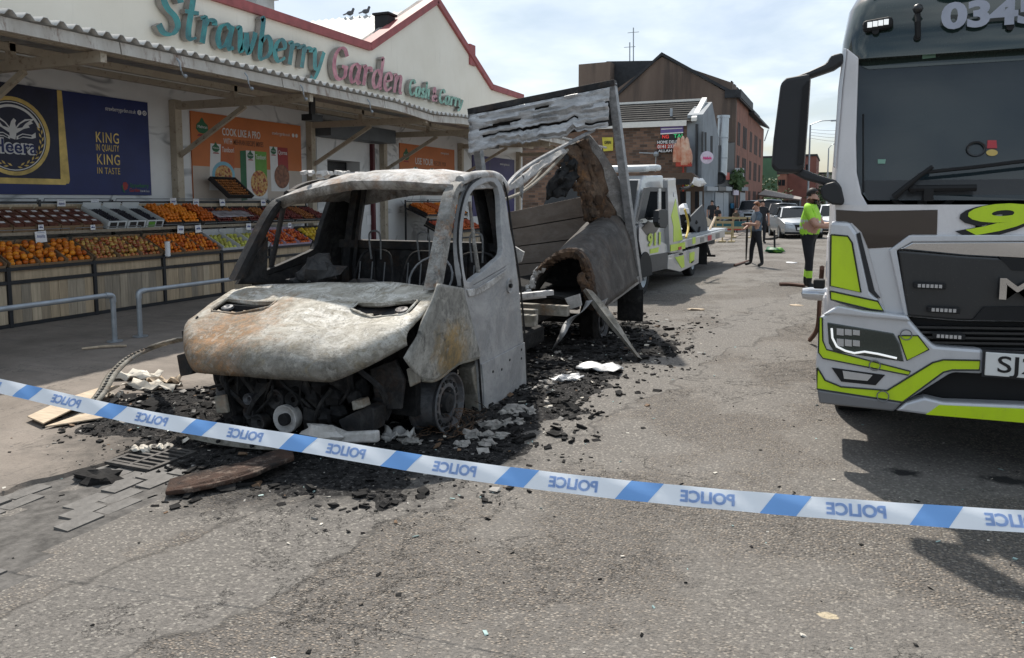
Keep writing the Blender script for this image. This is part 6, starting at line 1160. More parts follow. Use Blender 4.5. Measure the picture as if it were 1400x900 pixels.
b = MB(); P0 = op(882, 379, .034); b.prism([V((0, 0, 0)) + P0 + RD * (.47 * math.cos(R(a))) + V((0, 0, .45 * math.sin(R(a)))) for a in range(0, 181, 15)], -RS * .03); b.build('wheel_arch', 'plastic_dark', rec)
# light bars
for k, (s0, y, z) in enumerate(((-1.85, 13.9, 2.27), (-1.85, 14.7, 2.32))): o = rbox('light_bar', s0, -.12, y, y + .28, z, z + .11, 'plastic_white', bevel=.04); rbox('bar_foot', -.9, -.8, y + .1, y + .16, z - .1, z, 'plastic_dark', o)
# head board with lime chevrons, bed, lockers
rp('head_board', ((913, 246), (923, 245), (927, 275), (934, 329), (933, 345), (916, 346), (914, 300)), .06, 'rec_white', th=.10, bevel=.01); rbox('head_board_cross', -2.05, -.05, 15.75, 15.85, 1.0, 2.2, 'rec_white'); rp('lime_reflector', ((924, 272), (927, 292), (933.5, 328), (921, 331), (921, 310), (918, 296)), .066, 'lorry_lime', th=.01); b = MB(); b.cyl(op(922, 266, .065), RS, .05, .01, 14); b.build('emblem', 'lorry_silver', rec)
rbox('bed_floor', -2.15, -.02, 15.9, 21.6, .92, 1.0, 'galv', bevel=.0)
rp('bed_side', ((916, 345), (934, 329), (991, 314), (991, 324)), .07, 'rec_white', th=.08, bevel=.008)
rbox('bed_side', -2.2, -2.12, 15.9, 21.6, .9, 1.15, 'rec_white')
for (a, c, d, e) in ((917, 344, 937, 340), (947, 334, 951, 333)): rp('lime_reflector', ((a, c - 9), (d, e - 9), (d, e), (a, c)), .075, 'lorry_lime', th=.006)
for x in (960, 970, 981): rp('side_lamp', ((x - 2, 325 - (x - 960) * .27), (x + 3, 324 - (x - 960) * .27), (x + 3, 331 - (x - 960) * .27), (x - 2, 332 - (x - 960) * .27)), .076, 'sticker_red' if x == 970 else 'valance_grey', th=.006)
rp('amber_lamp', ((928, 338), (932, 337), (932, 341), (928, 342)), .085, 'sticker_red', th=.02)
rp('side_locker', ((914, 349), (956, 338), (955, 360), (930, 372), (913, 368)), .04, 'rec_white', th=.4, bevel=.01); rp('lime_reflector', ((923, 352), (935, 349), (936, 365), (932, 367), (929, 362)), .046, 'lorry_lime', th=.006); rp('lime_reflector', ((943, 346), (950, 344), (949, 357), (943, 360)), .046, 'lorry_lime', th=.006); rp('locker_handle', ((930, 347), (934, 346), (934, 348), (930, 349)), .06, 'plastic_dark'); rp('locker_handle', ((946, 358), (950, 356), (949, 357), (946, 360)), .06, 'plastic_dark')
rbox('chassis', -1.6, -.5, 13.5, 21.0, .5, .9, 'plastic_dark', bevel=.0)
def rw(px, py, r, s):
    c_ = op(px, py); c_ = V((c_.x, c_.y, .055 + r)) + RS * s; t = thing('wheel', None, None, c_); t.parent = rec; t.matrix_basis = Matrix.Translation(c_ - rec.location)
    b = MB(); b.lathe(c_, RS, [(-.2, r * .6), (-.2, r * .93), (-.17, r), (-.02, r), (.0, r * .93), (.0, r * .62)], 28); b.build('tyre', 'rubber', t, smooth=35); b = MB(); b.lathe(c_, RS, [(-.2, 0), (-.19, r * .6), (-.01, r * .62), (-.03, r * .52), (-.06, r * .3), (.02, r * .26), (.03, r * .1), (.03, 0)], 22); b.build('rim', 'galv', t, smooth=35)
rw(882, 379, .36, -.02); rw(949, 357, .36, -.02); rw(882, 379, .36, -1.75); rw(949, 357, .36, -1.75)
rbox('mud_flap', -.3, .0, 18.9, 18.92, .2, .75, 'rubber'); rbox('tow_unit', -1.5, -.4, 20.6, 21.9, .55, .88, 'plastic_dark')
b = MB(); b.tube([rl(-.5, 21.8, .8), rl(-.45, 22.3, .78), rl(-.4, 22.4, .95)], .035, 6); b.build('tow_arm', 'plastic_dark', rec); b = MB(); b.tube([rl(-.6, 21.6, .6), rl(-.55, 21.9, .22)], .03, 6); b.tube([rl(-.62, 21.8, .6), rl(-.57, 22.1, .22)], .03, 6); b.beam(rl(-.7, 22.0, .2), rl(-.4, 22.0, .2), .06, .06); b.build('stabiliser_leg', 'plastic_dark', rec)
b = MB(); b.tube([op(930, 258, -.2), op(940, 257, -.2), op(946, 252, -.2)], .03, 6); b.box(op(934, 249, -.2), (.3, .12, .12)); b.build('work_lamp', 'plastic_dark', rec)
# ---- burnt wreck on the bed, each piece lashed
def loose(name, label, cat, pts, s, th, matn, bevel=.01):
    b = MB(); b.prism([op(x, y, s) for x, y in pts], -RS * th); o = b.build(name, matn, None, bevel=bevel); return tag(o, label, cat, 'scrap on the recovery bed')
mat('grey_scrap', (.05, .056, .064), .6, var=.2, sc=3); mat('rusty_scrap', (.16, .10, .06), .8, var=.4, sc=6)
loose('metal_sheet', 'bent dark grey metal sheet standing on the recovery bed', 'scrap', ((938, 303), (944, 297), (961, 280), (967, 303), (968, 322), (955, 322), (946, 310)), -.15, .04, 'grey_scrap'); loose('car_panel', 'pale torn panel corner leaning on the recovery bed', 'scrap', ((967, 297), (975, 303), (972, 312), (966, 307)), -.45, .03, 'pale_board'); loose('board', 'flat dark board lying across the scrap on the bed', 'scrap', ((930, 299), (952, 298), (953, 303), (931, 306)), -.4, .5, 'scorched_wood')
t = thing('burnt_motorcycle', 'burnt motorcycle remains lashed on the recovery bed', 'motorcycle', rl(-.6, 17.6, 1.0), 'scrap on the recovery bed')
for (px, py) in ((937, 319), (952, 314)):
    c_ = op(px, py, -.35); c_.z = max(c_.z, 1.27); b = MB(); b.tube([c_ + RD * (.24 * math.cos(a)) + V((0, 0, .24 * math.sin(a))) for a in [2 * math.pi * i / 20 for i in range(21)]], .035, 6); b.build('wheel', 'char', t, smooth=50)
b = MB(); b.tube([op(932, 305, -.35), op(940, 308, -.35), op(948, 303, -.35), op(953, 310, -.35)], .05, 6); b.tube([op(938, 316, -.35), op(944, 306, -.35), op(952, 315, -.35)], .03, 6); b.build('frame', 'dark_burnt', t); b = MB(); lump(b, op(944, 313, -.35), .2, 3.3, (1.2, 1, .8)); b.build('engine', 'char', t, smooth=30); b = MB(); lump(b, op(940, 303, -.35), .14, 5.3, (1.6, 1.6, .6)); b.build('seat', 'char', t, smooth=30)
t = thing('jacket_bundle', 'white and black bundle on top of the scrap by the head board', 'bundle', op(934, 300, -.3), 'scrap on the recovery bed'); b = MB(); lump(b, op(934, 288, -.3), .15, 1.2, (.9, .9, 1)); b.build('white_cloth', 'paper', t, smooth=40); b = MB(); lump(b, op(934, 298, -.3), .17, 4.2, (1, 1, 1)); b.build('black_cloth', 'char', t, smooth=40)
b = MB(); b.tube(crom([op(936, 286, -.15), op(940, 300, -.1), op(941, 312, -.05), op(938, 325, .05)], 5), .025, 6); o = b.build('lashing_strap', 'strap_yellow', None); tag(o, 'yellow ratchet strap over the scrap on the recovery bed', 'strap', 'scrap on the recovery bed')
b = MB(); b.tube([op(970, 315, -.2), op(978, 297, -.2)], .03, 6); o = b.build('wooden_strut', 'pale_board', None); tag(o, 'thin pale wooden strut leaning at the tail of the recovery bed', 'strut', 'scrap on the recovery bed')
# ---- parked cars
def car(label, x, y, rz, L, Wd, H_, cn, suv=False, group='cars parked down the street', cat='car'):
    t = thing('parked_car', label, cat, (0, 0, 0), group); w = Wd / 2
    k = .06 if suv else 0
    secs = [(-L / 2, .36, .62, .70), (-L / 2 + .05, .28, .74 + k, .86), (-L / 2 + .5, .24, .86 + k, .96), (-L / 2 + 1.1, .24, .95 + k, 1.0), (0, .24, .98 + k, 1.0), (L / 2 - .9, .24, 1.0 + k, 1.0), (L / 2 - .15, .26, .98 + k, .96), (L / 2, .35, .85, .85)]
    b = MB(); P = []
    for (yy, z0, z1, ws_) in secs: ww = w * ws_; P.append([(-ww * .92, yy, z0), (-ww, yy, z0 + .12), (-ww, yy, (z0 + z1) / 2), (-ww * .95, yy, z1 - .04), (-ww * .86, yy, z1), (0, yy, z1 + .03), (ww * .86, yy, z1), (ww * .95, yy, z1 - .04), (ww, yy, (z0 + z1) / 2), (ww, yy, z0 + .12), (ww * .92, yy, z0)])
    b.grid(P); n = len(P[0]); b.add(P[0], [tuple(range(n))]); b.add(P[-1], [tuple(range(n - 1, -1, -1))]); b.build('body', cn, t, smooth=40, world=False)
    r0, r1 = (-L / 2 + 1.75, L / 2 - (.35 if suv else .9)); f0, f1 = -L / 2 + 1.0, L / 2 - (.1 if suv else .35); zb = .96 + k
    b = MB(); G = [[(-w * .88, f0, zb), (-w * .70, r0, H_ - .05), (0, r0 - .02, H_), (w * .70, r0, H_ - .05), (w * .88, f0, zb)], [(-w * .9, f0 + .9, zb), (-w * .72, r0 + .7, H_), (0, r0 + .7, H_ + .03), (w * .72, r0 + .7, H_), (w * .9, f0 + .9, zb)], [(-w * .88, f1, zb), (-w * .68, r1, H_ - .06), (0, r1, H_ - .02), (w * .68, r1, H_ - .06), (w * .88, f1, zb)]]
    b.grid([[g[1] for g in G], [g[2] for g in G], [g[3] for g in G]]); b.build('roof', cn, t, smooth=40, solid=.03, world=False)
    b = MB(); b.add([G[0][0], G[0][1], G[0][2], G[0][3], G[0][4]], [(0, 1, 2, 3, 4)]); b.build('windscreen', 'car_glass', t, world=False)
    b = MB(); b.add([G[2][0], G[2][1], G[2][2], G[2][3], G[2][4]], [(4, 3, 2, 1, 0)]); b.build('rear_window', 'car_glass', t, world=False)
    for s in (0, 4): q = 1 if s == 0 else 3; b = MB(); b.add([G[0][s], G[0][q], G[1][q], G[2][q], G[2][s], G[1][s]], [(0, 1, 2, 3, 4, 5)]); b.build('side_window', 'car_glass', t, world=False)
    for s in (-1, 1):
        b = MB(); b.beam((s * w * .9, f0, zb), (s * w * .71, r0, H_ - .04), .05, .05); b.build('screen_pillar', cn, t, world=False); b = MB(); b.beam((s * w * .90, f0 + 1.5, zb), (s * w * .71, f0 + 1.55, H_ - .03), .06, .05); b.build('door_pillar', 'lorry_black', t, world=False)
        b = MB(); b.prism([(s * w * .50, -L / 2 - .0, .66 + k), (s * w * .84, -L / 2 + .05, .70 + k), (s * w * .86, -L / 2 + .10, .80 + k), (s * w * .52, -L / 2 + .02, .75 + k)], (0, -.02, 0)); b.build('headlamp', 'lamp_clear', t, world=False)
        b = MB(); b.box((s * w * 1.06, f0 + .45, zb + .02), (.16, .1, .12)); b.build('door_mirror', cn, t, bevel=.03, world=False)
        for yy in (-L / 2 + .85, L / 2 - .8):
            b = MB(); b.lathe((s * (w - .1), yy, .32), (s, 0, 0), [(-.1, .2), (-.1, .31), (-.08, .32), (.08, .32), (.105, .30), (.105, .2)], 22); wl = b.build('wheel', 'rubber', t, smooth=35, world=False); b = MB(); b.lathe((s * (w - .1), yy, .32), (s, 0, 0), [(.0, .2), (.1, .2), (.07, .12), (.09, .03), (.09, 0)], 12); r_ = b.build('rim', 'galv', t, smooth=35, world=False); r_.parent = wl
    b = MB(); b.prism([(-w * .42, -L / 2 - .015, .68 + k), (w * .42, -L / 2 - .015, .68 + k), (w * .32, -L / 2 - .03, .40), (-w * .32, -L / 2 - .03, .40)], (0, .05, 0)); b.build('grille', 'plastic_dark', t, world=False)
    b = MB(); b.box((0, -L / 2 - .04, .50), (.52, .015, .11)); b.build('number_plate', 'plate_white', t, world=False)
    b = MB(); b.bb(-w * .85, w * .85, -L / 2 - .02, -L / 2 + .1, .26, .36); b.build('front_lip', 'plastic_dark', t, bevel=.02, world=False)
    t.location = (x, y, .03); t.rotation_euler = (0, 0, rz); return t
paint('car_silver', (.42, .44, .46), .3, .5, .5); paint('car_grey', (.16, .18, .2), .3, .5, .4); paint('car_white', (.62, .63, .64), .3, .5); paint('car_black', (.02, .022, .026), .25, .6)
car('silver saloon car parked facing the camera beyond the man with the bar', -1.8, 37.5, R(12), 4.6, 1.8, 1.42, 'car_silver'); car('dark grey car with its roof shining behind the silver saloon', -2.75, 44.5, R(6), 4.3, 1.8, 1.55, 'car_black', True); car('pale grey four-by-four parked behind the man in the blue T-shirt', -3.9, 50, R(4), 4.7, 1.9, 1.75, 'car_grey', True); car('white hatchback parked behind the man in the hi-vis shirt', -.15, 41.5, R(6), 4.1, 1.75, 1.5, 'car_white')
t = car('silver people carrier glimpsed far down the street between parked cars', -6.2, 62, R(3), 4.6, 1.85, 1.7, 'car_silver', True)
# ---- far buildings
m = NT('brown_roughcast'); c = m.mix(m.ramp(m.noise(.5, 6, .65, stretch=(1, 1, .15)), .35, .68), (.115, .083, .066), (.19, .142, .112)); c = m.mix(m.math('MULTIPLY', m.ramp(m.noise(.8, 5, .6, stretch=(1, 1, .08), loc=(3, 0, 0)), .56, .66), .6), c, (.05, .042, .038)); m.col(c); m.set(.9); m.bump(m.noise(8, 5), .3, .05)
mat('slate', (.028, .030, .034), .65, var=.3, sc=3); mat('red_stone', (.25, .115, .082), .85, var=.2, sc=1.2, dirt=((.09, .05, .04), .5)); mat('grey_paint', (.22, .245, .27), .7, var=.15, sc=1.0, dirt=((.09, .09, .1), .4)); mat('green_render', (.085, .17, .10), .8, var=.2, sc=.4); mat('red_brick_far', (.20, .082, .065), .85, var=.2, sc=.8)
m = NT('brick'); bk = m.n('ShaderNodeTexBrick'); bk.inputs['Scale'].default_value = 1.0; bk.inputs['Mortar Size'].default_value = .012; bk.inputs['Brick Width'].default_value = .44; bk.inputs['Row Height'].default_value = .16; bk.inputs['Color1'].default_value = (.075, .047, .035, 1); bk.inputs['Color2'].default_value = (.24, .14, .095, 1); bk.inputs['Mortar'].default_value = (.13, .115, .10, 1)
mp_ = m.n('ShaderNodeMapping'); mp_.inputs['Rotation'].default_value = (R(90), 0, 0); m.l(m.coord(), mp_.inputs['Vector']); m.l(mp_.outputs[0], bk.inputs['Vector']); c = m.mix(m.math('MULTIPLY', m.ramp(m.noise(1.1, 6, .7), .45, .7), .55), bk.outputs[0], (.07, .055, .047)); m.col(c); m.set(.9)
mat('tile', (.062, .057, .052), .85, var=.35, sc=1.5); mat('window_dark', (.012, .013, .016), .6, spec=.15); mat('fascia_dark', (.035, .037, .04), .6); mat('shutter_grey', (.30, .33, .36), .5, var=.08); mat('shop_brown', (.09, .06, .045), .7); mat('steel_flue', (.42, .45, .48), .28, .8, var=.1, sc=2); mat('sign_pink', (.62, .55, .66), .5); mat('neon_pink', (.75, .05, .25), .5); mat('sign_yellow', (.55, .48, .06), .5); mat('sign_purple', (.14, .10, .30), .5); emit('led_red', (.8, .05, .04), .3); emit('led_green', (.05, .6, .2), .25); mat('fence_grey', (.20, .22, .24), .6); mat('blue_crate', (.02, .15, .28), .5, var=.3, sc=4); mat('teal_hoarding', (.025, .12, .14), .6); mat('barrier_wood', (.36, .29, .16), .7); mat('red_plastic', (.42, .05, .03), .5); mat('foliage', (.045, .085, .025), .7, var=.4, sc=3)
def slab(name, pts, d, matn, par=None, bevel=0): b = MB(); b.prism(pts, d); return b.build(name, matn, par, bevel=bevel)
BXF = -7.5
# low brick building: long tiled side to the camera, grey painted front to the street
Y1, Y1b = 46.5, 56.0
cor = lambda px, py: oy(px, py, Y1)
ez_, rz_ = cor(900, 166).z, oy(900, 141, Y1 + 3.4).z
lowb_ = thing('brick_building', 'low brick building with tiled roof, grey painted front and takeaway signs', 'building', (-14, 50, 0))
bwall = slab('brick_wall', [(-26, Y1, -.05), (BXF - .9, Y1, -.05), (BXF - .9, Y1, ez_), (-26, Y1, ez_)], (0, .3, 0), 'brick', lowb_)
slab('front_wall', [(BXF, Y1, -.05), (BXF, Y1 + 6.6, -.05), (BXF, Y1 + 6.6, 6.0), (BXF, Y1 + 3.4, rz_ - .1), (BXF, Y1, ez_ + .3)], (-.9, 0, 0), 'grey_paint', lowb_)
slab('corner_pier', [(BXF - 1.9, Y1 - .03, -.05), (BXF - .9, Y1 - .03, -.05), (BXF - .9, Y1 - .03, ez_), (BXF - 1.9, Y1 - .03, ez_)], (0, .03, 0), 'brick', lowb_)
rf = slab('tiled_roof', [(-26, Y1 - .25, ez_ - .05), (BXF - .6, Y1 - .25, ez_ - .05), (BXF - .6, Y1 + 3.4, rz_), (-26, Y1 + 3.4, rz_)], (0, .05, -.12), 'tile', lowb_)
for k in range(9):
    t_ = (k + .5) / 9; b = MB(); b.beam((-26, Y1 - .25 + 3.65 * t_, ez_ - .03 + (rz_ - ez_ + .05) * t_), (BXF - .6, Y1 - .25 + 3.65 * t_, ez_ - .03 + (rz_ - ez_ + .05) * t_), .05, .09); b.build('tile_course', 'tile', rf)
slab('ridge', [(-26, Y1 + 3.3, rz_), (BXF - .5, Y1 + 3.3, rz_), (BXF - .5, Y1 + 3.3, rz_ + .14), (-26, Y1 + 3.3, rz_ + .14)], (0, .25, 0), 'white_paint', rf)
slab('verge', [(BXF - .62, Y1 - .3, ez_ - .1), (BXF - .62, Y1 + 3.4, rz_), (BXF - .62, Y1 + 3.4, rz_ + .2), (BXF - .62, Y1 - .3, ez_ + .12)], (.3, 0, 0), 'white_paint', rf)
slab('eaves_board', [(-26, Y1 - .28, ez_ - .35), (BXF - .9, Y1 - .28, ez_ - .35), (BXF - .9, Y1 - .28, ez_ - .02), (-26, Y1 - .28, ez_ - .02)], (0, .05, 0), 'white_paint', lowb_)
b = MB(); b.tube([cor(953, 170) + V((0, -.1, 0)), cor(953, 240) + V((0, -.1, 0))], .07, 6); b.build('drainpipe', 'fascia_dark', lowb_); b = MB(); b.tube([cor(915, 158) + V((0, .6, 0)), cor(915, 147) + V((0, .6, 0))], .08, 8); b.build('vent_pipe', 'galv', lowb_)
def by(px0, py0, px1, py1, y): a, c = oy(px0, py0, y), oy(px1, py1, y); return a, c
def on_brick(name, pxs, matn, par, off=.06, th=.06): return slab(name, [oy(x, y, Y1 - off - th) for x, y in pxs], (0, th, 0), matn, par)
sg = thing('takeaway_sign', 'stacked takeaway sign board with home delivery number on the brick wall', 'sign', cor(915, 205))
on_brick('purple_panel', ((903, 172), (934, 171), (934, 182), (903, 184)), 'sign_purple', sg); on_brick('white_stripe', ((903, 182.5), (934, 180.5), (934, 182), (903, 184)), 'paper', sg, .13, .01); on_brick('white_stripe', ((904, 176), (933, 175), (933, 176), (904, 177.5)), 'paper', sg, .13, .01)
on_brick('led_panel', ((903, 184), (934, 182), (934, 190), (903, 191)), 'ink_black', sg); on_brick('delivery_panel', ((898, 191.5), (938, 190), (938, 207), (898, 209)), 'ink_black', sg); on_brick('red_band', ((898, 197.5), (937, 196), (937, 202), (898, 204)), 'red_plastic', sg, .13, .01)
def tw(s, px, py, wpx, hpx, matn, par, y=Y1 - .16): a = oy(px, py, y); c = oy(px + wpx, py, y); h = (oy(px, py - hpx, y).z - a.z); return link('lettering', text_mesh(s, h * 1.38, a, (1, 0, 0), (0, 0, 1), matn, .02, fit=c.x - a.x, bold=.004), par)
tw('NG', 905, 189.5, 9, 5, 'led_red', sg); tw('TA!', 921, 188.5, 12, 5, 'led_green', sg); tw('HOME DELIVERY', 898.5, 196.8, 38, 4.2, 'paper', sg); tw('0141 237 3750', 899, 203, 37, 4.6, 'paper', sg); tw('ALLAH 786', 900, 208.3, 30, 3.6, 'paper', sg)
m = NT('skewer'); c = m.mix(m.ramp(m.noise(2.2, 5), .35, .62), (.50, .17, .09), (.66, .46, .34)); m.col(c); m.set(.5)
sk = thing('skewer_sign', 'large model of pale kebab skewers standing before the brick wall', 'sign', oy(931, 240, Y1 - 1))
for k, (x, y0, y1) in enumerate(((924, 196, 222), (928, 188, 222), (933.5, 186, 226), (939, 188, 226), (942, 202, 224), (926, 205, 222), (936, 192, 226))): b = MB(); b.tube(crom([oy(x, y1, Y1 - .7), oy(x + .3, (y0 + y1) / 2, Y1 - .7), oy(x, y0, Y1 - .7)], 5), [.18, .19, .19, .2, .2, .19, .18, .16, .13, .1, .04], 8); b.build('skewer', 'skewer', sk, smooth=50)
b = MB(); b.box(oy(935, 225, Y1 - .7), (.9, .3, .25)); b.tube([oy(934, 226, Y1 - .7), oy(934, 262, Y1 - .7)], .05, 6); b.build('stand', 'red_plastic', sk)
t = thing('yellow_notice', 'small yellow poster on the brick wall behind the van frame', 'sign', cor(830, 210)); on_brick('panel', ((823, 188), (838, 188), (838, 206), (825, 207)), 'sign_yellow', t); tw('OPEN', 826, 197, 9, 4, 'ink_black', t)
b = MB(); b.tube([oy(874, 209, Y1 - .4), oy(897, 210, Y1 - .4)], .04, 6); b.tube([oy(897, 210, Y1 - .4), oy(896, 235, Y1 - .4)], .03, 6); b.ball(oy(897, 211, Y1 - .5), .18, 8); o = b.build('wall_lamp', 'galv', lowb_)
# street side of the low building: windows, round sign, shop fronts
def xw(px, py, x): return ox(px, py, x)
for (x0, x1, y0, y1) in ((960, 962, 180, 208), (964, 966, 181, 208), (972, 974.5, 186, 210)): slab('window', [xw(x0, y0, BXF + .03), xw(x1, y0, BXF + .03), xw(x1, y1, BXF + .03), xw(x0, y1, BXF + .03)], (-.03, 0, 0), 'window_dark', lowb_)
t = thing('round_sign', 'round pale pink hanging sign on the grey painted front', 'sign', xw(967, 225, BXF + .8)); c_ = oy(966.5, 215.5, 45.4); b = MB(); b.cyl(c_, (0, 1, 0), .36, .12, 24); b.build('disc', 'sign_pink', t, bevel=.01); a_ = oy(961, 218, 45.32); link('lettering', text_mesh('Nafada', .22, a_, (1, 0, 0), (0, 0, 1), 'neon_pink', .02, fit=.48, bold=.006), t); b = MB(); b.tube([c_ + V((-.3, .05, .2)), V((BXF, 46.8, c_.z + .2))], .03, 6); b.build('bracket', 'fascia_dark', t)
fl_ = thing('steel_flue', 'tall shiny steel extractor flue rising past the grey front', 'flue', oy(987, 250, 54)); cT, cB = oy(989, 161, 54.5), oy(986, 240, 54.5)
b = MB(); b.tube([cB, cB.lerp(cT, .5), cT], .38, 14); b.build('pipe', 'steel_flue', fl_, smooth=40); b = MB(); b.cyl(cT + V((0, 0, .05)), (0, 0, 1), .44, .18, 14); b.build('cap', 'steel_flue', fl_, smooth=40)
for k in (.3, .65): b = MB(); b.cyl(cB.lerp(cT, k), (0, 0, 1), .41, .08, 14); b.build('band', 'galv', fl_, smooth=40)
ce = oy(983.5, 244, 53.8); b = MB(); b.lathe(ce, (.25, -1, 0), [(-.3, .36), (.25, .42), (.25, .34), (.1, .32), (.1, 0)], 18); b.build('fan_outlet', 'fascia_dark', fl_, smooth=40)
# row of shop fronts along the street
row = thing('shop_row', 'row of grey shuttered shop fronts below the red stone tenement', 'shops', (BXF, 54, 0))
slab('facade', [(BXF - .02, Y1 + 6.62, -.05), (BXF - .02, 61.98, -.05), (BXF - .02, 61.98, 6.2), (BXF - .02, Y1 + 6.62, 5.4)], (-.6, 0, 0), 'fascia_dark', row)
for (x0, x1) in ((978, 989), (989.5, 996), (1012, 1019)): slab('shutter', [xw(x0, 263, BXF + .06), xw(x1, 264, BXF + .06), xw(x1, 300, BXF + .06), xw(x0, 302, BXF + .06)], (-.05, 0, 0), 'shutter_grey', row)
for (x0, x1, mn) in ((967, 982, 'shutter_grey'), (983, 993, 'cab_grey'), (993, 1001, 'shutter_grey'), (1014, 1023, 'grey_paint')): slab('fascia', [xw(x0, 255, BXF + .3), xw(x1, 256, BXF + .3), xw(x1, 261, BXF + .3), xw(x0, 261, BXF + .3)], (-.28, 0, 0), mn, row)
for (x0, x1, y0, y1, mn) in ((990, 997.5, 236, 246, 'red_plastic'), (1003, 1010, 254, 267, 'sign_pink'), (1000, 1004, 278, 285, 'blue_crate')): slab('hoarding_sign', [xw(x0, y0, BXF + .12), xw(x1, y0, BXF + .12), xw(x1, y1, BXF + .12), xw(x0, y1, BXF + .12)], (-.08, 0, 0), mn, row)
slab('canopy_roof', [oy(905, 237, 45), oy(945, 236, 45), oy(962, 250, 45), oy(905, 250, 45)], (0, .9, 0), 'shop_brown', row); slab('shop_front', [oy(925, 250, 46), oy(962, 250, 46), oy(962, 300, 46), oy(925, 300, 46)], (0, .2, 0), 'shop_brown', row)
for k, (x0, x1) in enumerate(((930, 936), (938, 944), (950, 954), (956, 960))): slab('shop_window', [oy(x0, 262, 45.9), oy(x1, 262, 45.9), oy(x1, 296, 45.9), oy(x0, 296, 45.9)], (0, .05, 0), ('window_dark', 'shutter_grey')[k % 2], row)
tw('grill', 937, 255, 11, 5, 'sign_yellow', row, 44.9); b = MB(); lump(b, oy(956, 249, 44.5), .3, 2.2, (1.2, .5, .8)); b.build('white_awning_folds', 'paper', row, smooth=30)
# big brown gable
Y2 = 62.0; g = lambda px, py: oy(px, py, Y2); gab = thing('gable_building', 'tall brown roughcast gable building with dark slate roof behind the brick building', 'building', (-15, 66, 0))
apex, eR, eL = g(905, 78), g(1001, 134), g(785, 160)
slab('gable_wall', [(g(785, 90).x, Y2, -.05), (BXF - .0, Y2, -.05), (BXF, Y2, eR.z), (apex.x, Y2, apex.z), (g(843, 122).x, Y2, g(843, 122).z), (g(843, 122).x, Y2, 8.5), (g(785, 90).x, Y2, 8.5)], (0, .5, 0), 'brown_roughcast', gab)
slab('stair_block', [(g(786, 90).x, Y2 + 1, -.05), (g(830, 90).x, Y2 + 1, -.05), (g(830, 86).x, Y2 + 1, g(830, 85).z + .2), (g(786, 90).x, Y2 + 1, g(786, 89).z + .2)], (0, 3, 0), 'brown_roughcast', gab)
slab('slate_roof', [(apex.x, Y2 - .15, apex.z + .1), (apex.x, Y2 + 16, apex.z + .1), (g(830, 90).x - 1, Y2 + 16, 8.6), (g(830, 90).x - 1, Y2 - .15, 8.6)], (0, 0, .25), 'slate', gab); slab('slate_roof', [(apex.x, Y2 - .15, apex.z + .1), (apex.x, Y2 + 16, apex.z + .1), (BXF + .3, Y2 + 16, eR.z - .1), (BXF + .3, Y2 - .15, eR.z - .1)], (0, 0, .25), 'slate', gab)
slab('back_roof', [oy(829, 84, Y2 + 2.2), oy(897, 83, Y2 + 2.2), oy(880, 100, Y2 + 2.2), oy(842, 128, Y2 + 2.2), oy(829, 132, Y2 + 2.2)], (0, 8, 0), 'slate', gab)
dm = MB(); a, c = g(940, 98), g(996, 130); dm.prism([(a.x, Y2 + 2, a.z), (c.x, Y2 + 2, c.z), (c.x, Y2 + 2, c.z + 1.2), (a.x, Y2 + 2, a.z + .5)], (0, 9, 0)); dm = dm.build('dormer', 'brown_roughcast', gab)
for k in range(5): p = ox(964 + 7 * k, 113 + 4.3 * k, -8.4); b = MB(); b.box((-8.35, 66 + 1.9 * k, 11.0 - .0 * k), (.1, 1.1, .8)); b.build('window', 'window_dark', dm)
for px, h in ((861, 34), (866, 38)): b = MB(); p = oy(px, 84, Y2 + 5); q = oy(px, h, Y2 + 5) if px == 866 else oy(px, 58, Y2 + 5); b.tube([p, q], .05, 5); b.beam(q + V((-.5, 0, -.4)), q + V((.5, 0, -.4)), .04, .04); b.build('aerial', 'galv', gab)
# red stone tenement front running down the street
ten = thing('stone_tenement', 'red sandstone tenement front with narrow dark windows down the street', 'building', (BXF, 72, 0))
zt = lambda px, py: ox(px, py, BXF)
slab('stone_front', [(BXF - .01, Y2 + .52, -.05), (BXF - .01, 71, -.05), (BXF - .01, 71, eR.z), (BXF - .01, Y2 + .52, eR.z)], (-4, 0, 0), 'red_stone', ten); slab('stone_front', [(BXF, 71.05, -.05), (BXF, 86, -.05), (BXF, 86, 9.2), (BXF, 71.05, 9.2)], (-4, 0, 0), 'red_stone', ten)
slab('eaves_roof', [(BXF + .5, 70.8, 9.25), (BXF + .5, 86.6, 9.25), (BXF - 4, 86.6, 11.2), (BXF - 4, 70.8, 11.2)], (0, 0, .2), 'slate', ten); slab('cornice', [(BXF + .35, Y2 - .2, eR.z), (BXF + .35, 71, eR.z), (BXF + .35, 71, eR.z + .6), (BXF + .35, Y2 - .2, eR.z + .6)], (-1.2, 0, 0), 'slate', ten)
b = MB(); b.beam((BXF + .4, 86.5, 9.2), (BXF + .05, 86.4, 8.0), .1, .1); b.build('gutter_stay', 'galv', ten)
for z0, z1 in ((1.0, 2.6), (3.6, 5.3), (6.1, 7.9)):
    for y in (63.4, 64.4, 67.2, 68.2, 69.2, 72.6, 73.6, 76.6, 77.6, 78.6, 81.5, 82.5): slab('window', [(BXF + .02, y, z0), (BXF + .02, y + .6, z0), (BXF + .02, y + .6, z1), (BXF + .02, y, z1)], (-.02, 0, 0), 'window_dark', ten)
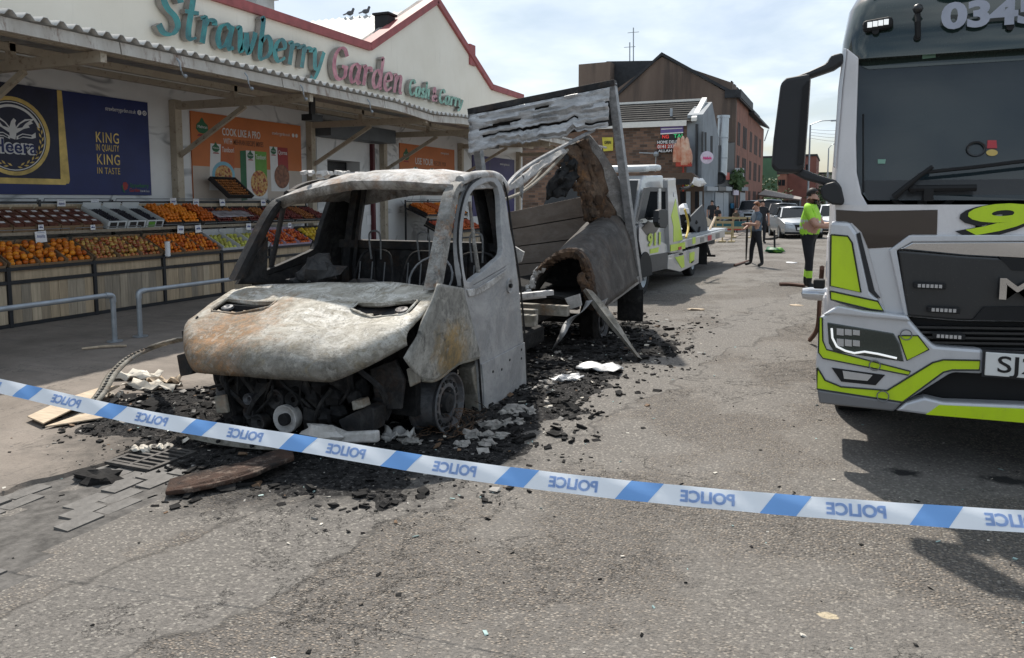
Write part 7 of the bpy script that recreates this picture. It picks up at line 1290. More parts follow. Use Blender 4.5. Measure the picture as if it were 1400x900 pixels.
t = thing('estate_sign', 'white and red poster board on the red tenement', 'sign', (BXF + .2, 64, 4)); slab('board', [oy(1005, 230, 61.5), oy(1017, 230, 61.5), oy(1017, 250, 61.5), oy(1005, 250, 61.5)], (0, .1, 0), 'paper', t); slab('red_strip', [oy(1005, 244, 61.45), oy(1017, 244, 61.45), oy(1017, 250, 61.45), oy(1005, 250, 61.45)], (0, .05, 0), 'red_plastic', t); tw('FOR SALE', 1006, 237, 10, 3.5, 'ink_black', t, 61.4); tw('TO LET', 1006, 242, 10, 3.5, 'ink_black', t, 61.4)
# far end of the street
def far_box(name, label, px0, px1, pyt, y, dep, matn, wins=()):
    a, c = oy(px0, 280, y), oy(px1, 280, y); zt_ = oy((px0 + px1) / 2, pyt, y).z; t = thing(name, label, 'building', ((a.x + c.x) / 2, y + dep / 2, 0)); slab('wall', [(a.x, y, -.06), (c.x, y, -.06), (c.x, y, zt_), (a.x, y, zt_)], (0, dep, 0), matn, t); slab('parapet', [(a.x - .1, y - .1, zt_), (c.x + .1, y - .1, zt_), (c.x + .1, y - .1, zt_ + .25), (a.x - .1, y - .1, zt_ + .25)], (0, dep + .2, 0), 'slate', t)
    for (wx, w0, w1) in wins: p0, p1_ = oy(wx, w0, y - .04), oy(wx + 4, w1, y - .04); slab('window', [(p0.x, y - .05, p1_.z), (p1_.x, y - .05, p1_.z), (p1_.x, y - .05, p0.z), (p0.x, y - .05, p0.z)], (0, .05, 0), 'window_dark', t)
    return t
far_box('green_building', 'plain green rendered building closing the street', 1040, 1064, 216, 112, 10, 'green_render'); far_box('red_gable_block', 'red brick block with small arched windows beyond the shelter', 1062, 1074, 238, 100, 8, 'red_stone', ((1064, 246, 254), (1069, 246, 254))); far_box('brick_block', 'large dark red brick block behind the lorry mirror', 1074, 1114, 214, 102, 14, 'red_brick_far', ((1102, 225, 238),)); far_box('grey_terrace', 'grey roofed terrace beside the lamp posts', 1114, 1150, 238, 118, 10, 'lichen_stone')
sh = thing('street_shelter', 'low mono-pitch shelter roof over grey palisade fencing', 'shelter', oy(1060, 300, 80)); a, c = oy(1038, 268, 80), oy(1095, 279, 78); slab('roof', [oy(1036, 268, 80), oy(1046, 261, 86), oy(1096, 272, 80), oy(1094, 275, 76)], (0, 0, .15), 'lichen_stone', sh)
for px in (1040, 1078, 1093): b = MB(); p = oy(px, 275, 79); b.tube([(p.x, 79, -.05), (p.x, 79, p.z)], .08, 6); b.build('post', 'fence_grey', sh)
fn = thing('palisade_fence', 'grey palisade fence under the shelter at the street end', 'fence', oy(1060, 300, 79))
x0, x1 = oy(1036, 290, 79).x, oy(1094, 290, 79).x
for k in range(46): x = x0 + (x1 - x0) * k / 45; b = MB(); b.bb(x - .06, x + .06, 79, 79.03, -.05, 1.75); b.build('pale', 'fence_grey', fn)
for z in (.4, 1.4): b = MB(); b.bb(x0, x1, 79.03, 79.08, z, z + .06); b.build('rail', 'fence_grey', fn)
slab('back_panel', [(x0, 79.6, -.05), (x1, 79.6, -.05), (x1, 79.6, 1.6), (x0, 79.6, 1.6)], (0, .05, 0), 'fence_grey', fn)
# lamp posts with cables
def lamp(label, px, py0, py1, y, rx):
    p0, p1_ = oy(px, 280, y), oy(px + 1, py1, y); t = thing('street_lamp', label, 'lamp post', (p0.x, y, 0), 'street lamps'); b = MB(); b.tube([(p0.x, y, -.05), (p0.x, y, 1.5), (p0.x, y, p1_.z)], [.12, .09, .06], 8); b.build('column', 'galv', t, smooth=40)
    q = oy(px + rx, py1 - 6, y); b = MB(); b.tube(crom([(p0.x, y, p1_.z), p1_.lerp(q, .5) + V((0, 0, .15)), q], 4), .04, 6); b.build('bracket', 'galv', t); b = MB(); b.box(q, (.7, .25, .12)); b.build('lantern', 'galv', t, bevel=.03)
lamp('taller street lamp behind the lorry mirror arm', 1104, 290, 171, 70, 38); lamp('shorter street lamp further down beside the lorry pillar', 1130, 290, 203, 92, 14)
b = MB()
for k in range(4): a, c = oy(1108, 177 + 4 * k, 71), oy(1180, 173 + 6 * k, 60); b.tube(crom([a, a.lerp(c, .5) + V((0, 0, -.2)), c], 4), .012, 4)
o = b.build('overhead_wires', 'plastic_dark', None); tag(o, 'thin overhead wires running from the taller street lamp', 'wires')
# trees at the far end
def tree(label, px, py, y, w, h, n=700, seed=1):
    rr = random.Random(seed); base = oy(px, 290, y); top = oy(px, py, y); t = thing('tree', label, 'tree', (base.x, y, 0), 'trees at the street end'); cz = top.z - h / 2
    b = MB(); b.tube([(base.x, y, -.05), (base.x + .1, y, cz * .6), (base.x, y, cz)], [.22, .16, .08], 7)
    for k in range(5): a = k * 1.3; b.tube([(base.x, y, cz * .7), (base.x + w * .35 * math.cos(a), y + w * .35 * math.sin(a), cz + h * .15 * (k % 3 - 1))], [.08, .03], 5)
    b.build('trunk', 'scorched_wood', t); b = MB(); cl = [V((rr.gauss(0, .3) * w, rr.gauss(0, .3) * w, rr.gauss(0, .25) * h)) for _ in range(14)]
    for k in range(n):
        c_ = V((base.x, y, cz)) + rr.choice(cl) + V((rr.gauss(0, .12) * w, rr.gauss(0, .12) * w, rr.gauss(0, .12) * h)); u = V((rr.uniform(-1, 1), rr.uniform(-1, 1), rr.uniform(-1, 1))).normalized(); v = u.orthogonal().normalized(); s = rr.uniform(.10, .24); b.add([c_ - u * s, c_ + v * s * .6, c_ + u * s, c_ - v * s * .6], [(0, 1, 2, 3)])
    b.build('crown', 'foliage', t, weld=False)
tree('bushy green tree behind the hi-vis man beside the grey terrace', 1124, 232, 105, 4.5, 4.5, 900, 3); tree('dark leafy bush climbing beside the red tenement corner', 1040, 243, 88, 3.2, 3.6, 700, 5)
b = MB()
for k in range(260): c_ = ox(1008, 246, BXF + .4) + V((rnd.gauss(0, .25), rnd.gauss(0, 1.0), rnd.gauss(0, .3))); u = V((rnd.uniform(-1, 1), rnd.uniform(-1, 1), rnd.uniform(-1, 1))).normalized(); v = u.orthogonal(); b.add([c_ - u * .2, c_ + v * .12, c_ + u * .2, c_ - v * .12], [(0, 1, 2, 3)])
o = b.build('window_plant', 'foliage', None, weld=False); tag(o, 'leafy planter growing on the ledge under the poster board', 'plant', None, 'stuff')
# cages of blue crates beyond the shop, small stuff
for k in range(4):
    x = -10.9 + 1.05 * k; y = 31.0 + .3 * k; t = thing('roll_cage', 'wire roll cage of blue crates, number %d along from the shop end' % (k + 1), 'cage', (x, y, .05), 'roll cages beyond the shop')
    for zz_ in range(5): b = MB(); b.bb(x - .36, x + .36, y - .3, y + .3, .2 + .34 * zz_, .5 + .34 * zz_); b.build('crate', 'blue_crate', t, bevel=.02)
    for (dx, dy) in ((-.42, -.36), (.42, -.36), (-.42, .36), (.42, .36)): b = MB(); b.tube([(x + dx, y + dy, .05), (x + dx, y + dy, 2.0)], .022, 5); b.build('upright', 'galv', t)
    for q in range(7): b = MB(); b.tube([(x - .42, y - .37, .25 + .28 * q), (x + .42, y - .37, .25 + .28 * q)], .01, 4); b.build('wire', 'galv', t)
    for q in range(6): b = MB(); b.tube([(x - .42 + .14 * (q + .5), y - .37, .2), (x - .42 + .14 * (q + .5), y - .37, 1.95)], .008, 4); b.build('wire', 'galv', t)
car('lime green car with pale windscreen behind the wrecked van box', -8.2, 36.5, R(8), 4.2, 1.75, 1.6, 'lorry_lime', True)
# yellow rail barriers and hoarding across the road
def barrier(label, px0, px1, py, y, hb=1.0):
    a, c = oy(px0, py, y), oy(px1, py, y); t = thing('road_barrier', label, 'barrier', ((a.x + c.x) / 2, y, 0), 'rail barriers across the street')
    for z in (a.z, a.z - .45): b = MB(); b.bb(a.x, c.x, y - .03, y + .03, z - .05, z + .05); b.build('rail', 'barrier_wood', t)
    for k in range(3):
        x = a.x + (c.x - a.x) * (.05 + .45 * k); b = MB(); b.tube([(x, y + .05, .0), (x, y + .05, a.z)], .03, 5); b.build('post', 'barrier_wood', t); b = MB(); b.bb(x - .12, x + .12, y - .25, y + .35, .0, .06); b.build('foot', 'barrier_wood', t)
barrier('yellow rail barrier behind the bed of the small recovery truck', 976, 1030, 298, 37); barrier('lower yellow rail barrier beside the small recovery truck tail', 974, 1002, 304, 33)
t = thing('hoarding_panels', 'teal hoarding panels standing behind the yellow rail barrier', 'hoarding', oy(1000, 312, 40)); slab('panel', [oy(975, 302, 40), oy(1015, 303, 40), oy(1015, 313, 40), oy(975, 313, 40)], (0, .08, 0), 'teal_hoarding', t); slab('panel', [oy(1016, 303, 40.2), oy(1027, 303, 40.2), oy(1027, 310, 40.2), oy(1016, 310, 40.2)], (0, .08, 0), 'teal_hoarding', t); slab('foot_rail', [oy(975, 313, 39.8), oy(1015, 313, 39.8), oy(1015, 315, 39.8), oy(975, 315, 39.8)], (0, .4, 0), 'red_plastic', t)
# ---- ash and debris of the fire
m = NT('ash_bed'); c = m.mix(m.ramp(m.noise(16, 7, .75), .36, .64), (.008, .008, .009), (.05, .048, .047)); c = m.mix(m.math('MULTIPLY', m.ramp(m.noise(38, 6, .7, loc=(2, 4, 1)), .55, .66), .8), c, (.22, .21, .20)); c = m.mix(m.math('MULTIPLY', m.ramp(m.noise(2.4, 6, .7, loc=(7, 1, 1)), .56, .72), .5), c, (.11, .095, .085)); m.col(c); m.set(.95, 0, 0, .2); m.bump(m.noise(40, 6, .75), 1.0, .03)
def ash_h(x, y):
    d = min(math.hypot((x + 3.35) / 1.55, (y - 4.55) / 1.25), math.hypot((x + 3.2) / 1.5, (y - 8.0) / 2.7), math.hypot((x + 2.55) / .75, (y - 6.0) / 1.6), math.hypot((x + 4.9) / .75, (y - 4.6) / .8))
    d += .30 * mnoise.noise(V((x * 2.1, y * 2.1, 0))) + .16 * mnoise.noise(V((x * 6, y * 6, 3)))
    return .055 * max(-.4, (1 - d)) + (.022 * mnoise.noise(V((x * 9, y * 9, 5))) + .02 * abs(mnoise.noise(V((x * 22, y * 22, 8))))) * max(0, min(1, 1.6 - 1.6 * d))
def base_z(x, y): return max(road_top(x, y), .045 if x < road_edge(y) else -1)
b = MB(); xs = [-5.9 + .045 * i for i in range(96)]; ys = [2.8 + .05 * i for i in range(170)]; ids = {}
for i, x in enumerate(xs):
    for j, y in enumerate(ys): ids[i, j] = len(b.v); b.v.append((x, y, base_z(x, y) + ash_h(x, y) - .004))
for i in range(len(xs) - 1):
    for j in range(len(ys) - 1):
        if max(ash_h(xs[i], ys[j]), ash_h(xs[i + 1], ys[j + 1])) > -.004: b.f.append((ids[i, j], ids[i + 1, j], ids[i + 1, j + 1], ids[i, j + 1])); b.m.append(0)
o = b.build('ash_bed', 'ash_bed', None, smooth=50); tag(o, 'black ash and soot heaped on the road around the burnt van', 'ash', None, 'stuff')
def chip(b, c, s, mi=0):
    M3 = Matrix.Rotation(rnd.uniform(0, 6.3), 3, 'Z') @ Matrix.Rotation(rnd.uniform(-.6, .6), 3, 'X'); sx_, sy_, sz_ = s * rnd.uniform(.6, 1.6), s * rnd.uniform(.4, 1.0), s * rnd.uniform(.10, .42)
    vs_ = [V(c) + M3 @ V((a * sx_ * rnd.uniform(.5, 1.1), d * sy_ * rnd.uniform(.5, 1.1), e * sz_ * rnd.uniform(.5, 1.1))) for e in (-1, 1) for d in (-1, 1) for a in (-1, 1)]
    b.add(vs_, [(0, 2, 3, 1), (4, 5, 7, 6), (0, 1, 5, 4), (2, 6, 7, 3), (0, 4, 6, 2), (1, 3, 7, 5)], mi)
b = MB(); cnt = 0
while cnt < 9000:
    x = rnd.uniform(-5.9, -1.2); y = rnd.uniform(2.9, 11.2); h = ash_h(x, y)
    pr = 1.0 if h > .004 else (.36 if h > -.010 else (.045 if h > -.0215 else .014))
    if rnd.random() > pr: continue
    s = min(.05, .005 + rnd.expovariate(1 / .009)) if h > -.01 else min(.022, .004 + rnd.expovariate(1 / .006))
    if y < 4.2: s *= .75
    q = rnd.random(); mi = 0 if q < (.90 if h > 0 else .84) else (1 if q < .95 else (2 if q < .965 else (3 if q < .98 else 4)))
    if mi in (1, 2, 4): s = min(s, .03)
    chip(b, (x, y, base_z(x, y) + max(0, h) + s * .25), s * (1.1 if mi != 3 else .5), mi); cnt += 1
o = b.build('charred_debris', ['char', 'ash', 'paper_scrap', 'glass_frag', 'rusty_scrap'], None, weld=False); tag(o, 'charred fragments, ash flakes and glass crumbs strewn round the burnt van', 'debris', None, 'stuff')
b = MB()
for k in range(420):
    x = rnd.uniform(-4.6, 1.6); y = rnd.uniform(1.9, 9); s = rnd.choice([.004, .006, .009, .012]); chip(b, (x, y, base_z(x, y) + s * .3), s, rnd.choice([0, 0, 0, 1, 2]))
o = b.build('road_grit', ['char', 'glass_frag', 'paper_scrap'], None, weld=False); tag(o, 'loose grit and pale glass crumbs scattered over the open road', 'grit', None, 'stuff')
# clumps of pale ash beside the sill
LBL = ['pale ash clump by the door sill', 'grey crumbly ash lump beside the sill', 'whitish melted lump on the soot by the wheel', 'brownish ash clump near the front wheel', 'small white ash lump on the road edge of the soot']
for k, (px, py, r) in enumerate(((560, 610, .07), (617, 585, .05), (650, 600, .075), (663, 612, .06), (668, 585, .07), (682, 602, .06), (706, 565, .08), (715, 570, .07), (700, 583, .06), (725, 540, .07), (738, 535, .06), (640, 612, .05), (690, 570, .06), (748, 528, .05), (765, 522, .05))):
    p = og(px, py); b = MB()
    for q in range(3): lump(b, p + V((rnd.uniform(-.05, .05), rnd.uniform(-.05, .05), .02 + r * .2)), r * rnd.uniform(.5, .8), k * 3.1 + q, (1.2, 1, .6), 10, .7)
    o = b.build('ash_clump', 'ash', None, smooth=25); tag(o, LBL[k % 5] + (' %s' % ('below the wing', 'under the door', 'behind the door', 'of the cab')[k // 5]), 'ash clump', 'pale ash clumps beside the van')
def plank_thing(name, label, cat, pxs, th, matn, lift=0.0, bevel=.004, z=None):
    b = MB(); P = [og(*p) for p in pxs]; P = [V((p.x, p.y, base_z(p.x, p.y) + lift + (z[i] if z else 0))) for i, p in enumerate(P)]; b.prism(P, (0, 0, th)); o = b.build(name, matn, None, bevel=bevel); return tag(o, label, cat)
m = NT('scorched_beam'); c = m.mix(m.ramp(m.noise(5, 8, .75), .38, .62), (.018, .014, .012), (.085, .045, .03)); c = m.mix(m.math('MULTIPLY', m.ramp(m.noise(9, 8, .75, loc=(3, 1, 2)), .52, .64), .8), c, (.26, .20, .16)); m.col(c); m.set(.95); m.bump(m.noise(25, 7, .7), 1.0, .03)
plank_thing('scorched_beam', 'scorched brown timber lying on the ash in front of the van', 'timber', ((226, 684), (232, 668), (244, 664), (275, 658), (300, 651), (335, 645), (370, 636), (400, 630), (403, 645), (372, 655), (350, 663), (322, 667), (290, 675), (262, 680)), .03, 'scorched_beam', .02, .01, [0, .01, 0, .012, .01, .02, .045, .05, .05, .04, .03, .012, .012, 0])
b = MB(); p = og(136, 658); lump(b, p + V((0, 0, .03)), .13, 2.4, (1.3, .8, .28), 14, .5); tag(b.build('charred_slab', 'char', None, smooth=35), 'flat grey charred slab lying in the gutter by the grate', 'slab')
plank_thing('pale_board', 'wide pale split board lying on the pavement under the tape', 'board', ((38, 584), (60, 594), (150, 553), (165, 546), (140, 548), (90, 562)), .012, 'pale_board', .03, .003, [0, 0, .03, .04, .04, .02]); plank_thing('pale_board', 'long narrow pale board lying beside the wide split one', 'board', ((62, 595), (90, 591), (180, 576), (190, 569), (150, 571), (110, 578)), .012, 'pale_board', .012, .003); plank_thing('pale_board', 'burnt-edged pale board behind the wide split one', 'board', ((60, 551), (90, 556), (120, 566), (112, 572), (85, 562), (66, 556)), .012, 'pale_board', .012, .003)
def scrap(label, px, py, w, d, rz, matn='paper_scrap', hgt=.06, seed=0):
    p = og(px, py); b = MB(); P = []
    for i in range(9): P.append([p + Matrix.Rotation(rz, 3, 'Z') @ V(((i / 8 - .5) * w * (1 + .2 * mnoise.noise(V((j, seed, 0)))), (j / 7 - .5) * d * (1 + .3 * mnoise.noise(V((i * .6, seed + 3, 0)))), .03 + hgt * (.5 + mnoise.noise(V((i * .55 + seed, j * .5, 2)))))) for j in range(8)])
    b.grid(P); o = b.build('crumpled_scrap', matn, None, smooth=45, solid=.006); tag(o, label, 'scrap', 'crumpled scraps on the pavement')
scrap('crumpled white sheet on the ash left of the van bonnet', 188, 524, .42, .22, .3, hgt=.09, seed=1); scrap('twisted pale strip of sheet on the ash below the crumpled one', 208, 538, .55, .16, .1, hgt=.08, seed=5); scrap('brown folded scrap touching the crumpled white sheet', 225, 530, .3, .16, .6, 'pale_board', .09, 8); scrap('torn white scrap just above the drain grate', 193, 624, .13, .10, .5, hgt=.04, seed=3); scrap('bluish white shard right of the drain grate', 226, 619, .10, .08, 1.2, hgt=.03, seed=6); scrap('small blue-white scrap beneath the tape by the boards', 158, 548, .14, .09, .2, hgt=.05, seed=9); scrap('pale buckled sheet on the soot by the fallen post', 820, 509, .42, .26, .1, 'alu_melt', .05, 4); scrap('pale folded shard on the soot by the sill', 775, 525, .32, .10, .9, 'alu_melt', .05, 11); scrap('grey melted casing lying by the front wheel', 545, 607, .22, .12, .2, 'ash_white', .09, 13)
# curved perforated strip
pts = crom([ox(246, 466, -4.9), oz(215, 474, .42), oz(180, 488, .34), oz(155, 510, .25), oz(140, 535, .15), oz(122, 558, .06)], 7)
b = MB(); P = []
for i, p in enumerate(pts): P.append([p + V((-.045, -.02, .0)), p + V((-.02, -.01, .018)), p + V((.02, .01, .018)), p + V((.045, .02, 0))])
b.grid(P); t = thing('curved_strip', 'long perforated bumper strip arching from the bonnet corner to the pavement', 'strip', pts[-1]); b.build('strip', 'chassis_ash', t, smooth=40, solid=.008)
for i in range(2, len(pts) - 2): b = MB(); b.box(pts[i] + V((0, 0, .021)), (.022, .02, .006)); b.build('perforation', 'soot_black', t)
# drain grate in the gutter
gc = og(208, 632); t = thing('drain_grate', 'cast iron drain grate half buried in ash by the kerb', 'grate', gc); zg = base_z(gc.x, gc.y) + .02
b = MB(); b.ring([(gc.x - .2, gc.y - .2, zg), (gc.x + .2, gc.y - .2, zg), (gc.x + .2, gc.y + .2, zg), (gc.x - .2, gc.y + .2, zg)], [(gc.x - .17, gc.y - .17, zg), (gc.x + .17, gc.y - .17, zg), (gc.x + .17, gc.y + .17, zg), (gc.x - .17, gc.y + .17, zg)], (0, 0, .02)); b.build('frame', 'cast_iron', t)
for k in range(6): b = MB(); b.bb(gc.x - .17, gc.x + .17, gc.y - .145 + .058 * k - .011, gc.y - .145 + .058 * k + .011, zg, zg + .019); b.build('bar', 'cast_iron', t)
b = MB(); b.bb(gc.x - .012, gc.x + .012, gc.y - .17, gc.y + .17, zg + .001, zg + .021); b.build('cross_bar', 'cast_iron', t); b = MB(); b.bb(gc.x - .18, gc.x + .18, gc.y - .18, gc.y + .18, zg - .02, zg + .002); b.build('pit', 'soot_black', t)
a, c = oz(112, 477, .06), oz(173, 473, .06); b = MB(); b.tube([a, a.lerp(c, .5) + V((0, 0, .01)), c], [.012, .016, .014], 7); tag(b.build('wooden_stick', 'pale_board', None, smooth=40), 'short wooden stick lying by the hoop barrier posts', 'stick')
# ---- police tape
mat('tape_white', (.86, .88, .91), .35, var=.03, sc=2, spec=.5); mat('tape_blue', (.19, .40, .78), .35, var=.05, sc=3); mat('tape_ink', (.42, .57, .84), .4, var=.05)
for nm in ('tape_white', 'tape_blue', 'tape_ink'): MAT[nm].node_tree.nodes['Principled BSDF'].inputs['Transmission Weight'].default_value = 0.0
cp = [EYE + ray(px, py) * d for px, py, d in ((-330, 452, 5.0), (-160, 493, 4.5), (0, 528, 4.12), (200, 572, 3.75), (420, 608, 3.43), (600, 638, 3.2), (800, 664, 2.98), (1000, 684, 2.82), (1200, 700, 2.69), (1400, 713, 2.59), (1560, 720, 2.52), (1750, 724, 2.46))]
TP = resample(crom(cp, 20), 240); SL = [0]
for a, c in zip(TP, TP[1:]): SL.append(SL[-1] + (c - a).length)
TLEN = SL[-1]; import bisect
def tape(s, t, off=0.0):
    i = min(max(bisect.bisect(SL, s) - 1, 0), len(TP) - 2); k = (s - SL[i]) / (SL[i + 1] - SL[i]); p = TP[i].lerp(TP[i + 1], k); d = (TP[i + 1] - TP[i]).normalized()
    n = d.cross(V((0, 0, 1))).normalized(); n = n if n.y < 0 else -n; tw_ = -.60 + .10 * math.sin(s * 1.3) + .05 * math.sin(s * 3.7 + 1); u = -sdir; u = (u - d * u.dot(d)).normalized(); nn = d.cross(u); nn = nn if nn.y < 0 else -nn
    return p + u * (t * .0375) + nn * (.0015 * (1 - t * t) + off + .002 * math.sin(s * 21 + t * 2))
tp_ = thing('police_tape', 'blue and white police cordon tape stretched across the road', 'tape', (TP[120].x, TP[120].y, .1))
b = MB(); b.grid([[tape(s, t) for t in (-1, -.6, -.2, .2, .6, 1)] for s in [TLEN * i / 300 for i in range(301)]]); b.build('white_film', 'tape_white', tp_, smooth=60)
s0 = None
def s_at(px):       # arc length whose image lies nearest a given column
    best = None
    for i, p in enumerate(TP):
        v = p - EYE; x = 700 + 1050 * v.dot(_r) / v.dot(_f)
        if best is None or abs(x - px) < best[0]: best = (abs(x - px), SL[i])
    return best[1]
bands = [s_at(q) for q in (40, 150, 270, 405, 545, 702, 873, 1072, 1285)]; bands = [2 * bands[0] - bands[1]] + bands + [bands[-1] + .52]
for q, sb_ in enumerate(bands):
    b = MB(); b.grid([[tape(sb_ - .062 + .124 * i / 6 + .028 * t, t, .0008) for t in (-1, -.6, -.2, .2, .6, 1)] for i in range(7)]); b.build('blue_band', 'tape_blue', tp_, smooth=60)
    if q < len(bands) - 1:
        sm_ = (sb_ + bands[q + 1]) / 2 - .005; me = text_mesh('POLICE', .05, (0, 0, 0), (1, 0, 0), (0, 1, 0), 'tape_ink', .0005, bold=.0018, fit=.195); bq = bmesh.new(); bq.from_mesh(me); bmesh.ops.triangulate(bq, faces=bq.faces); bmesh.ops.subdivide_edges(bq, edges=bq.edges, cuts=3, use_grid_fill=True); bq.to_mesh(me); bq.free()
        for v in me.vertices: v.co = tape(sm_ + .0925 - v.co.x, (v.co.y - .0175) / .0375 * 1.15 + .0, .0022)
        link('lettering', me, tp_)
# ---- people
def person(label, loc, rz, J, mats_, hair, height=1.75, extra=None, cat='person', heavy=1.0, group=None):
    E_ = [('pel', 'spi', 'leg'), ('spi', 'che', 'top'), ('che', 'nek', 'top'), ('nek', 'hea', 'skin'), ('hea', 'hdt', 'skin')]
    for s in 'LR': E_ += [('che', 'sh' + s, 'top'), ('sh' + s, 'el' + s, 'arm'), ('el' + s, 'wr' + s, 'skin'), ('wr' + s, 'ha' + s, 'skin'), ('pel', 'hi' + s, 'leg'), ('hi' + s, 'kn' + s, 'leg'), ('kn' + s, 'an' + s, 'leg'), ('an' + s, 'to' + s, 'shoe')]
    D = dict(pel=(0, 0, .95, .155, .12), spi=(0, 0, 1.14, .15, .115), che=(0, .0, 1.34, .175, .12), nek=(0, 0, 1.50, .06, .06), hea=(0, -.015, 1.585, .07, .085), hdt=(0, -.01, 1.675, .068, .082))
    for s, q in (('L', 1), ('R', -1)): D.update({'sh' + s: (q * .185, 0, 1.41, .07, .07), 'el' + s: (q * .25, .0, 1.13, .05, .05), 'wr' + s: (q * .25, -.06, .88, .034, .034), 'ha' + s: (q * .25, -.08, .80, .03, .042), 'hi' + s: (q * .09, 0, .88, .10, .10), 'kn' + s: (q * .10, -.01, .50, .068, .068), 'an' + s: (q * .10, .02, .09, .048, .048), 'to' + s: (q * .12, -.15, .04, .045, .035)})
    for k, v in J.items(): D[k] = tuple(v) + tuple(D[k][len(v):])
    names = list(D); me = bpy.data.meshes.new('sk'); sc = height / 1.76
    me.from_pydata([V(D[n][:3]) * sc for n in names], [(names.index(a), names.index(c)) for a, c, _ in E_], []); o = bpy.data.objects.new('sk', me); COL.objects.link(o); md = o.modifiers.new('s', 'SKIN'); md.use_smooth_shade = True
    for i, n in enumerate(names): r = D[n][3:5]; h_ = heavy if n in ('pel', 'spi', 'che') else (1 + (heavy - 1) * .5); me.skin_vertices[0].data[i].radius = (r[0] * sc * h_, r[1] * sc * h_); me.skin_vertices[0].data[i].use_root = (n == 'pel')
    sd = o.modifiers.new('d', 'SUBSURF'); sd.levels = 3; sd.render_levels = 3; bpy.context.view_layer.update()
    bm = bpy.data.meshes.new_from_object(o.evaluated_get(bpy.context.evaluated_depsgraph_get())); bpy.data.objects.remove(o)
    keys = list(mats_); bm.materials.clear()
    for k in keys: bm.materials.append(MAT[mats_[k]])
    segs = [(V(D[a][:3]) * sc, V(D[c][:3]) * sc, m_) for a, c, m_ in E_]
    for f in bm.polygons:
        best = None
        for a, c, m_ in segs:
            d = c - a; t_ = max(0, min(1, (f.center - a).dot(d) / d.length_squared)); dd = (f.center - a - d * t_).length
            if best is None or dd < best[0]: best = (dd, m_, t_)
        mk = best[1]
        if mk == 'arm': mk = 'top' if best[2] < .62 else 'skin'
        z = f.center.z / sc
        if mk == 'leg' and z > .97: mk = 'top'
        if mk in ('top',) and 'band' in mats_ and (1.06 < z < 1.10 or 1.17 < z < 1.21) and abs(f.center.x) < .3: mk = 'band'
        if mk == 'leg' and 'hem' in mats_ and .22 < z < .34: mk = 'hem'
        if mk == 'leg' and z < .2: mk = 'shoe'
        f.material_index = keys.index(mk) if mk in keys else 0
    bm.polygons.foreach_set('use_smooth', [True] * len(bm.polygons))
    t = thing('person', label, cat, loc, group, rz); ob = link('body', bm, t, world=False)
    hm = MB(); hd = V(D['hdt'][:3]) * sc; he = V(D['hea'][:3]) * sc
    P = []
    for i in range(8):
        th = math.pi * .62 * i / 7; P.append([hd.lerp(he, .25) + V((.086 * math.sin(th) * math.cos(a), .102 * math.sin(th) * math.sin(a) + .012, .105 * math.cos(th) + .012)) * sc for a in [2 * math.pi * j / 16 for j in range(17)]])
    for i in range(8):
        for j in range(17):
            if i > 4 and P[i][j].y < he.y - .01: P[i][j] = P[i][j] + V((0, .05, .045))
    hm.grid(P); hm.build('hair', hair, t, smooth=60, world=False)
    fm = MB(); fy = he.y - .092 * sc; fm.prism([(hd.x - .014, fy + .012, he.z + .02), (hd.x + .014, fy + .012, he.z + .02), (hd.x + .016, fy + .008, he.z - .02), (hd.x - .016, fy + .008, he.z - .02)], (0, -.02, -.01))
    for s in (-1, 1): fm.ball((hd.x + s * .078 * sc, he.y + .01, he.z + .01), .025, 8, sq=(.5, .8, 1.2))
    fm.build('nose_and_ears', mats_['skin'], t, smooth=50, world=False)
    for s in 'LR':
        h = V(D['ha' + s][:3]) * sc; w = V(D['wr' + s][:3]) * sc; d = (h - w).normalized(); sd_ = d.orthogonal().normalized(); cu_ = d.cross(sd_)
        fb = MB()
        for k in range(5):
            o_ = h + sd_ * ((k - 1.8) * .017) if k < 4 else h + sd_ * .04 - d * .03; L_ = (.06, .07, .065, .05, .045)[k]; fb.tube([o_, o_ + d * L_ * .6 + cu_ * .01, o_ + d * L_ + cu_ * .035] if k < 4 else [o_, o_ + sd_ * .02 + d * .03, o_ + sd_ * .02 + d * .05 + cu_ * .02], [.010, .009, .006], 6)
        fb.build('fingers', mats_['skin'], t, smooth=50, world=False)
    return t
mat('skin', (.42, .24, .175), .55, var=.1); mat('hair_red', (.20, .075, .03), .6, var=.2, sc=20); mat('hair_dark', (.015, .012, .011), .6); mat('tee_blue', (.085, .115, .15), .85, var=.15, sc=8, bump=.3, bsc=12); mat('trousers_black', (.014, .015, .018), .85, var=.2, sc=8, bump=.3, bsc=14); mat('hivis', (.36, .68, .05), .75, var=.12, sc=7, bump=.35, bsc=11); mat('refl', (.46, .48, .44), .4); mat('boot', (.012, .012, .012), .6); mat('hivis_hem', (.40, .70, .06), .7); mat('coat_dark', (.02, .021, .025), .85); mat('coat_brown', (.09, .07, .05), .85)
p1 = og(1033, 364.5)
man1 = person('ginger-haired man in blue T-shirt and black trousers holding a long dark bar', (p1.x, p1.y, road_z(p1.x)), R(-62), dict(hea=(0, -.03, 1.585), hdt=(0, -.03, 1.675), elL=(.24, -.10, 1.14), wrL=(.10, -.30, 1.17), haL=(.04, -.36, 1.16), elR=(-.27, -.06, 1.14), wrR=(-.12, -.28, 1.03), haR=(-.05, -.34, 1.01), knL=(.16, .05, .50), anL=(.20, .10, .09), toL=(.24, -.04, .04), knR=(-.15, -.06, .5), anR=(-.20, -.06, .09), toR=(-.22, -.22, .04)), dict(skin='skin', top='tee_blue', leg='trousers_black', shoe='boot'), 'hair_red', 1.62)
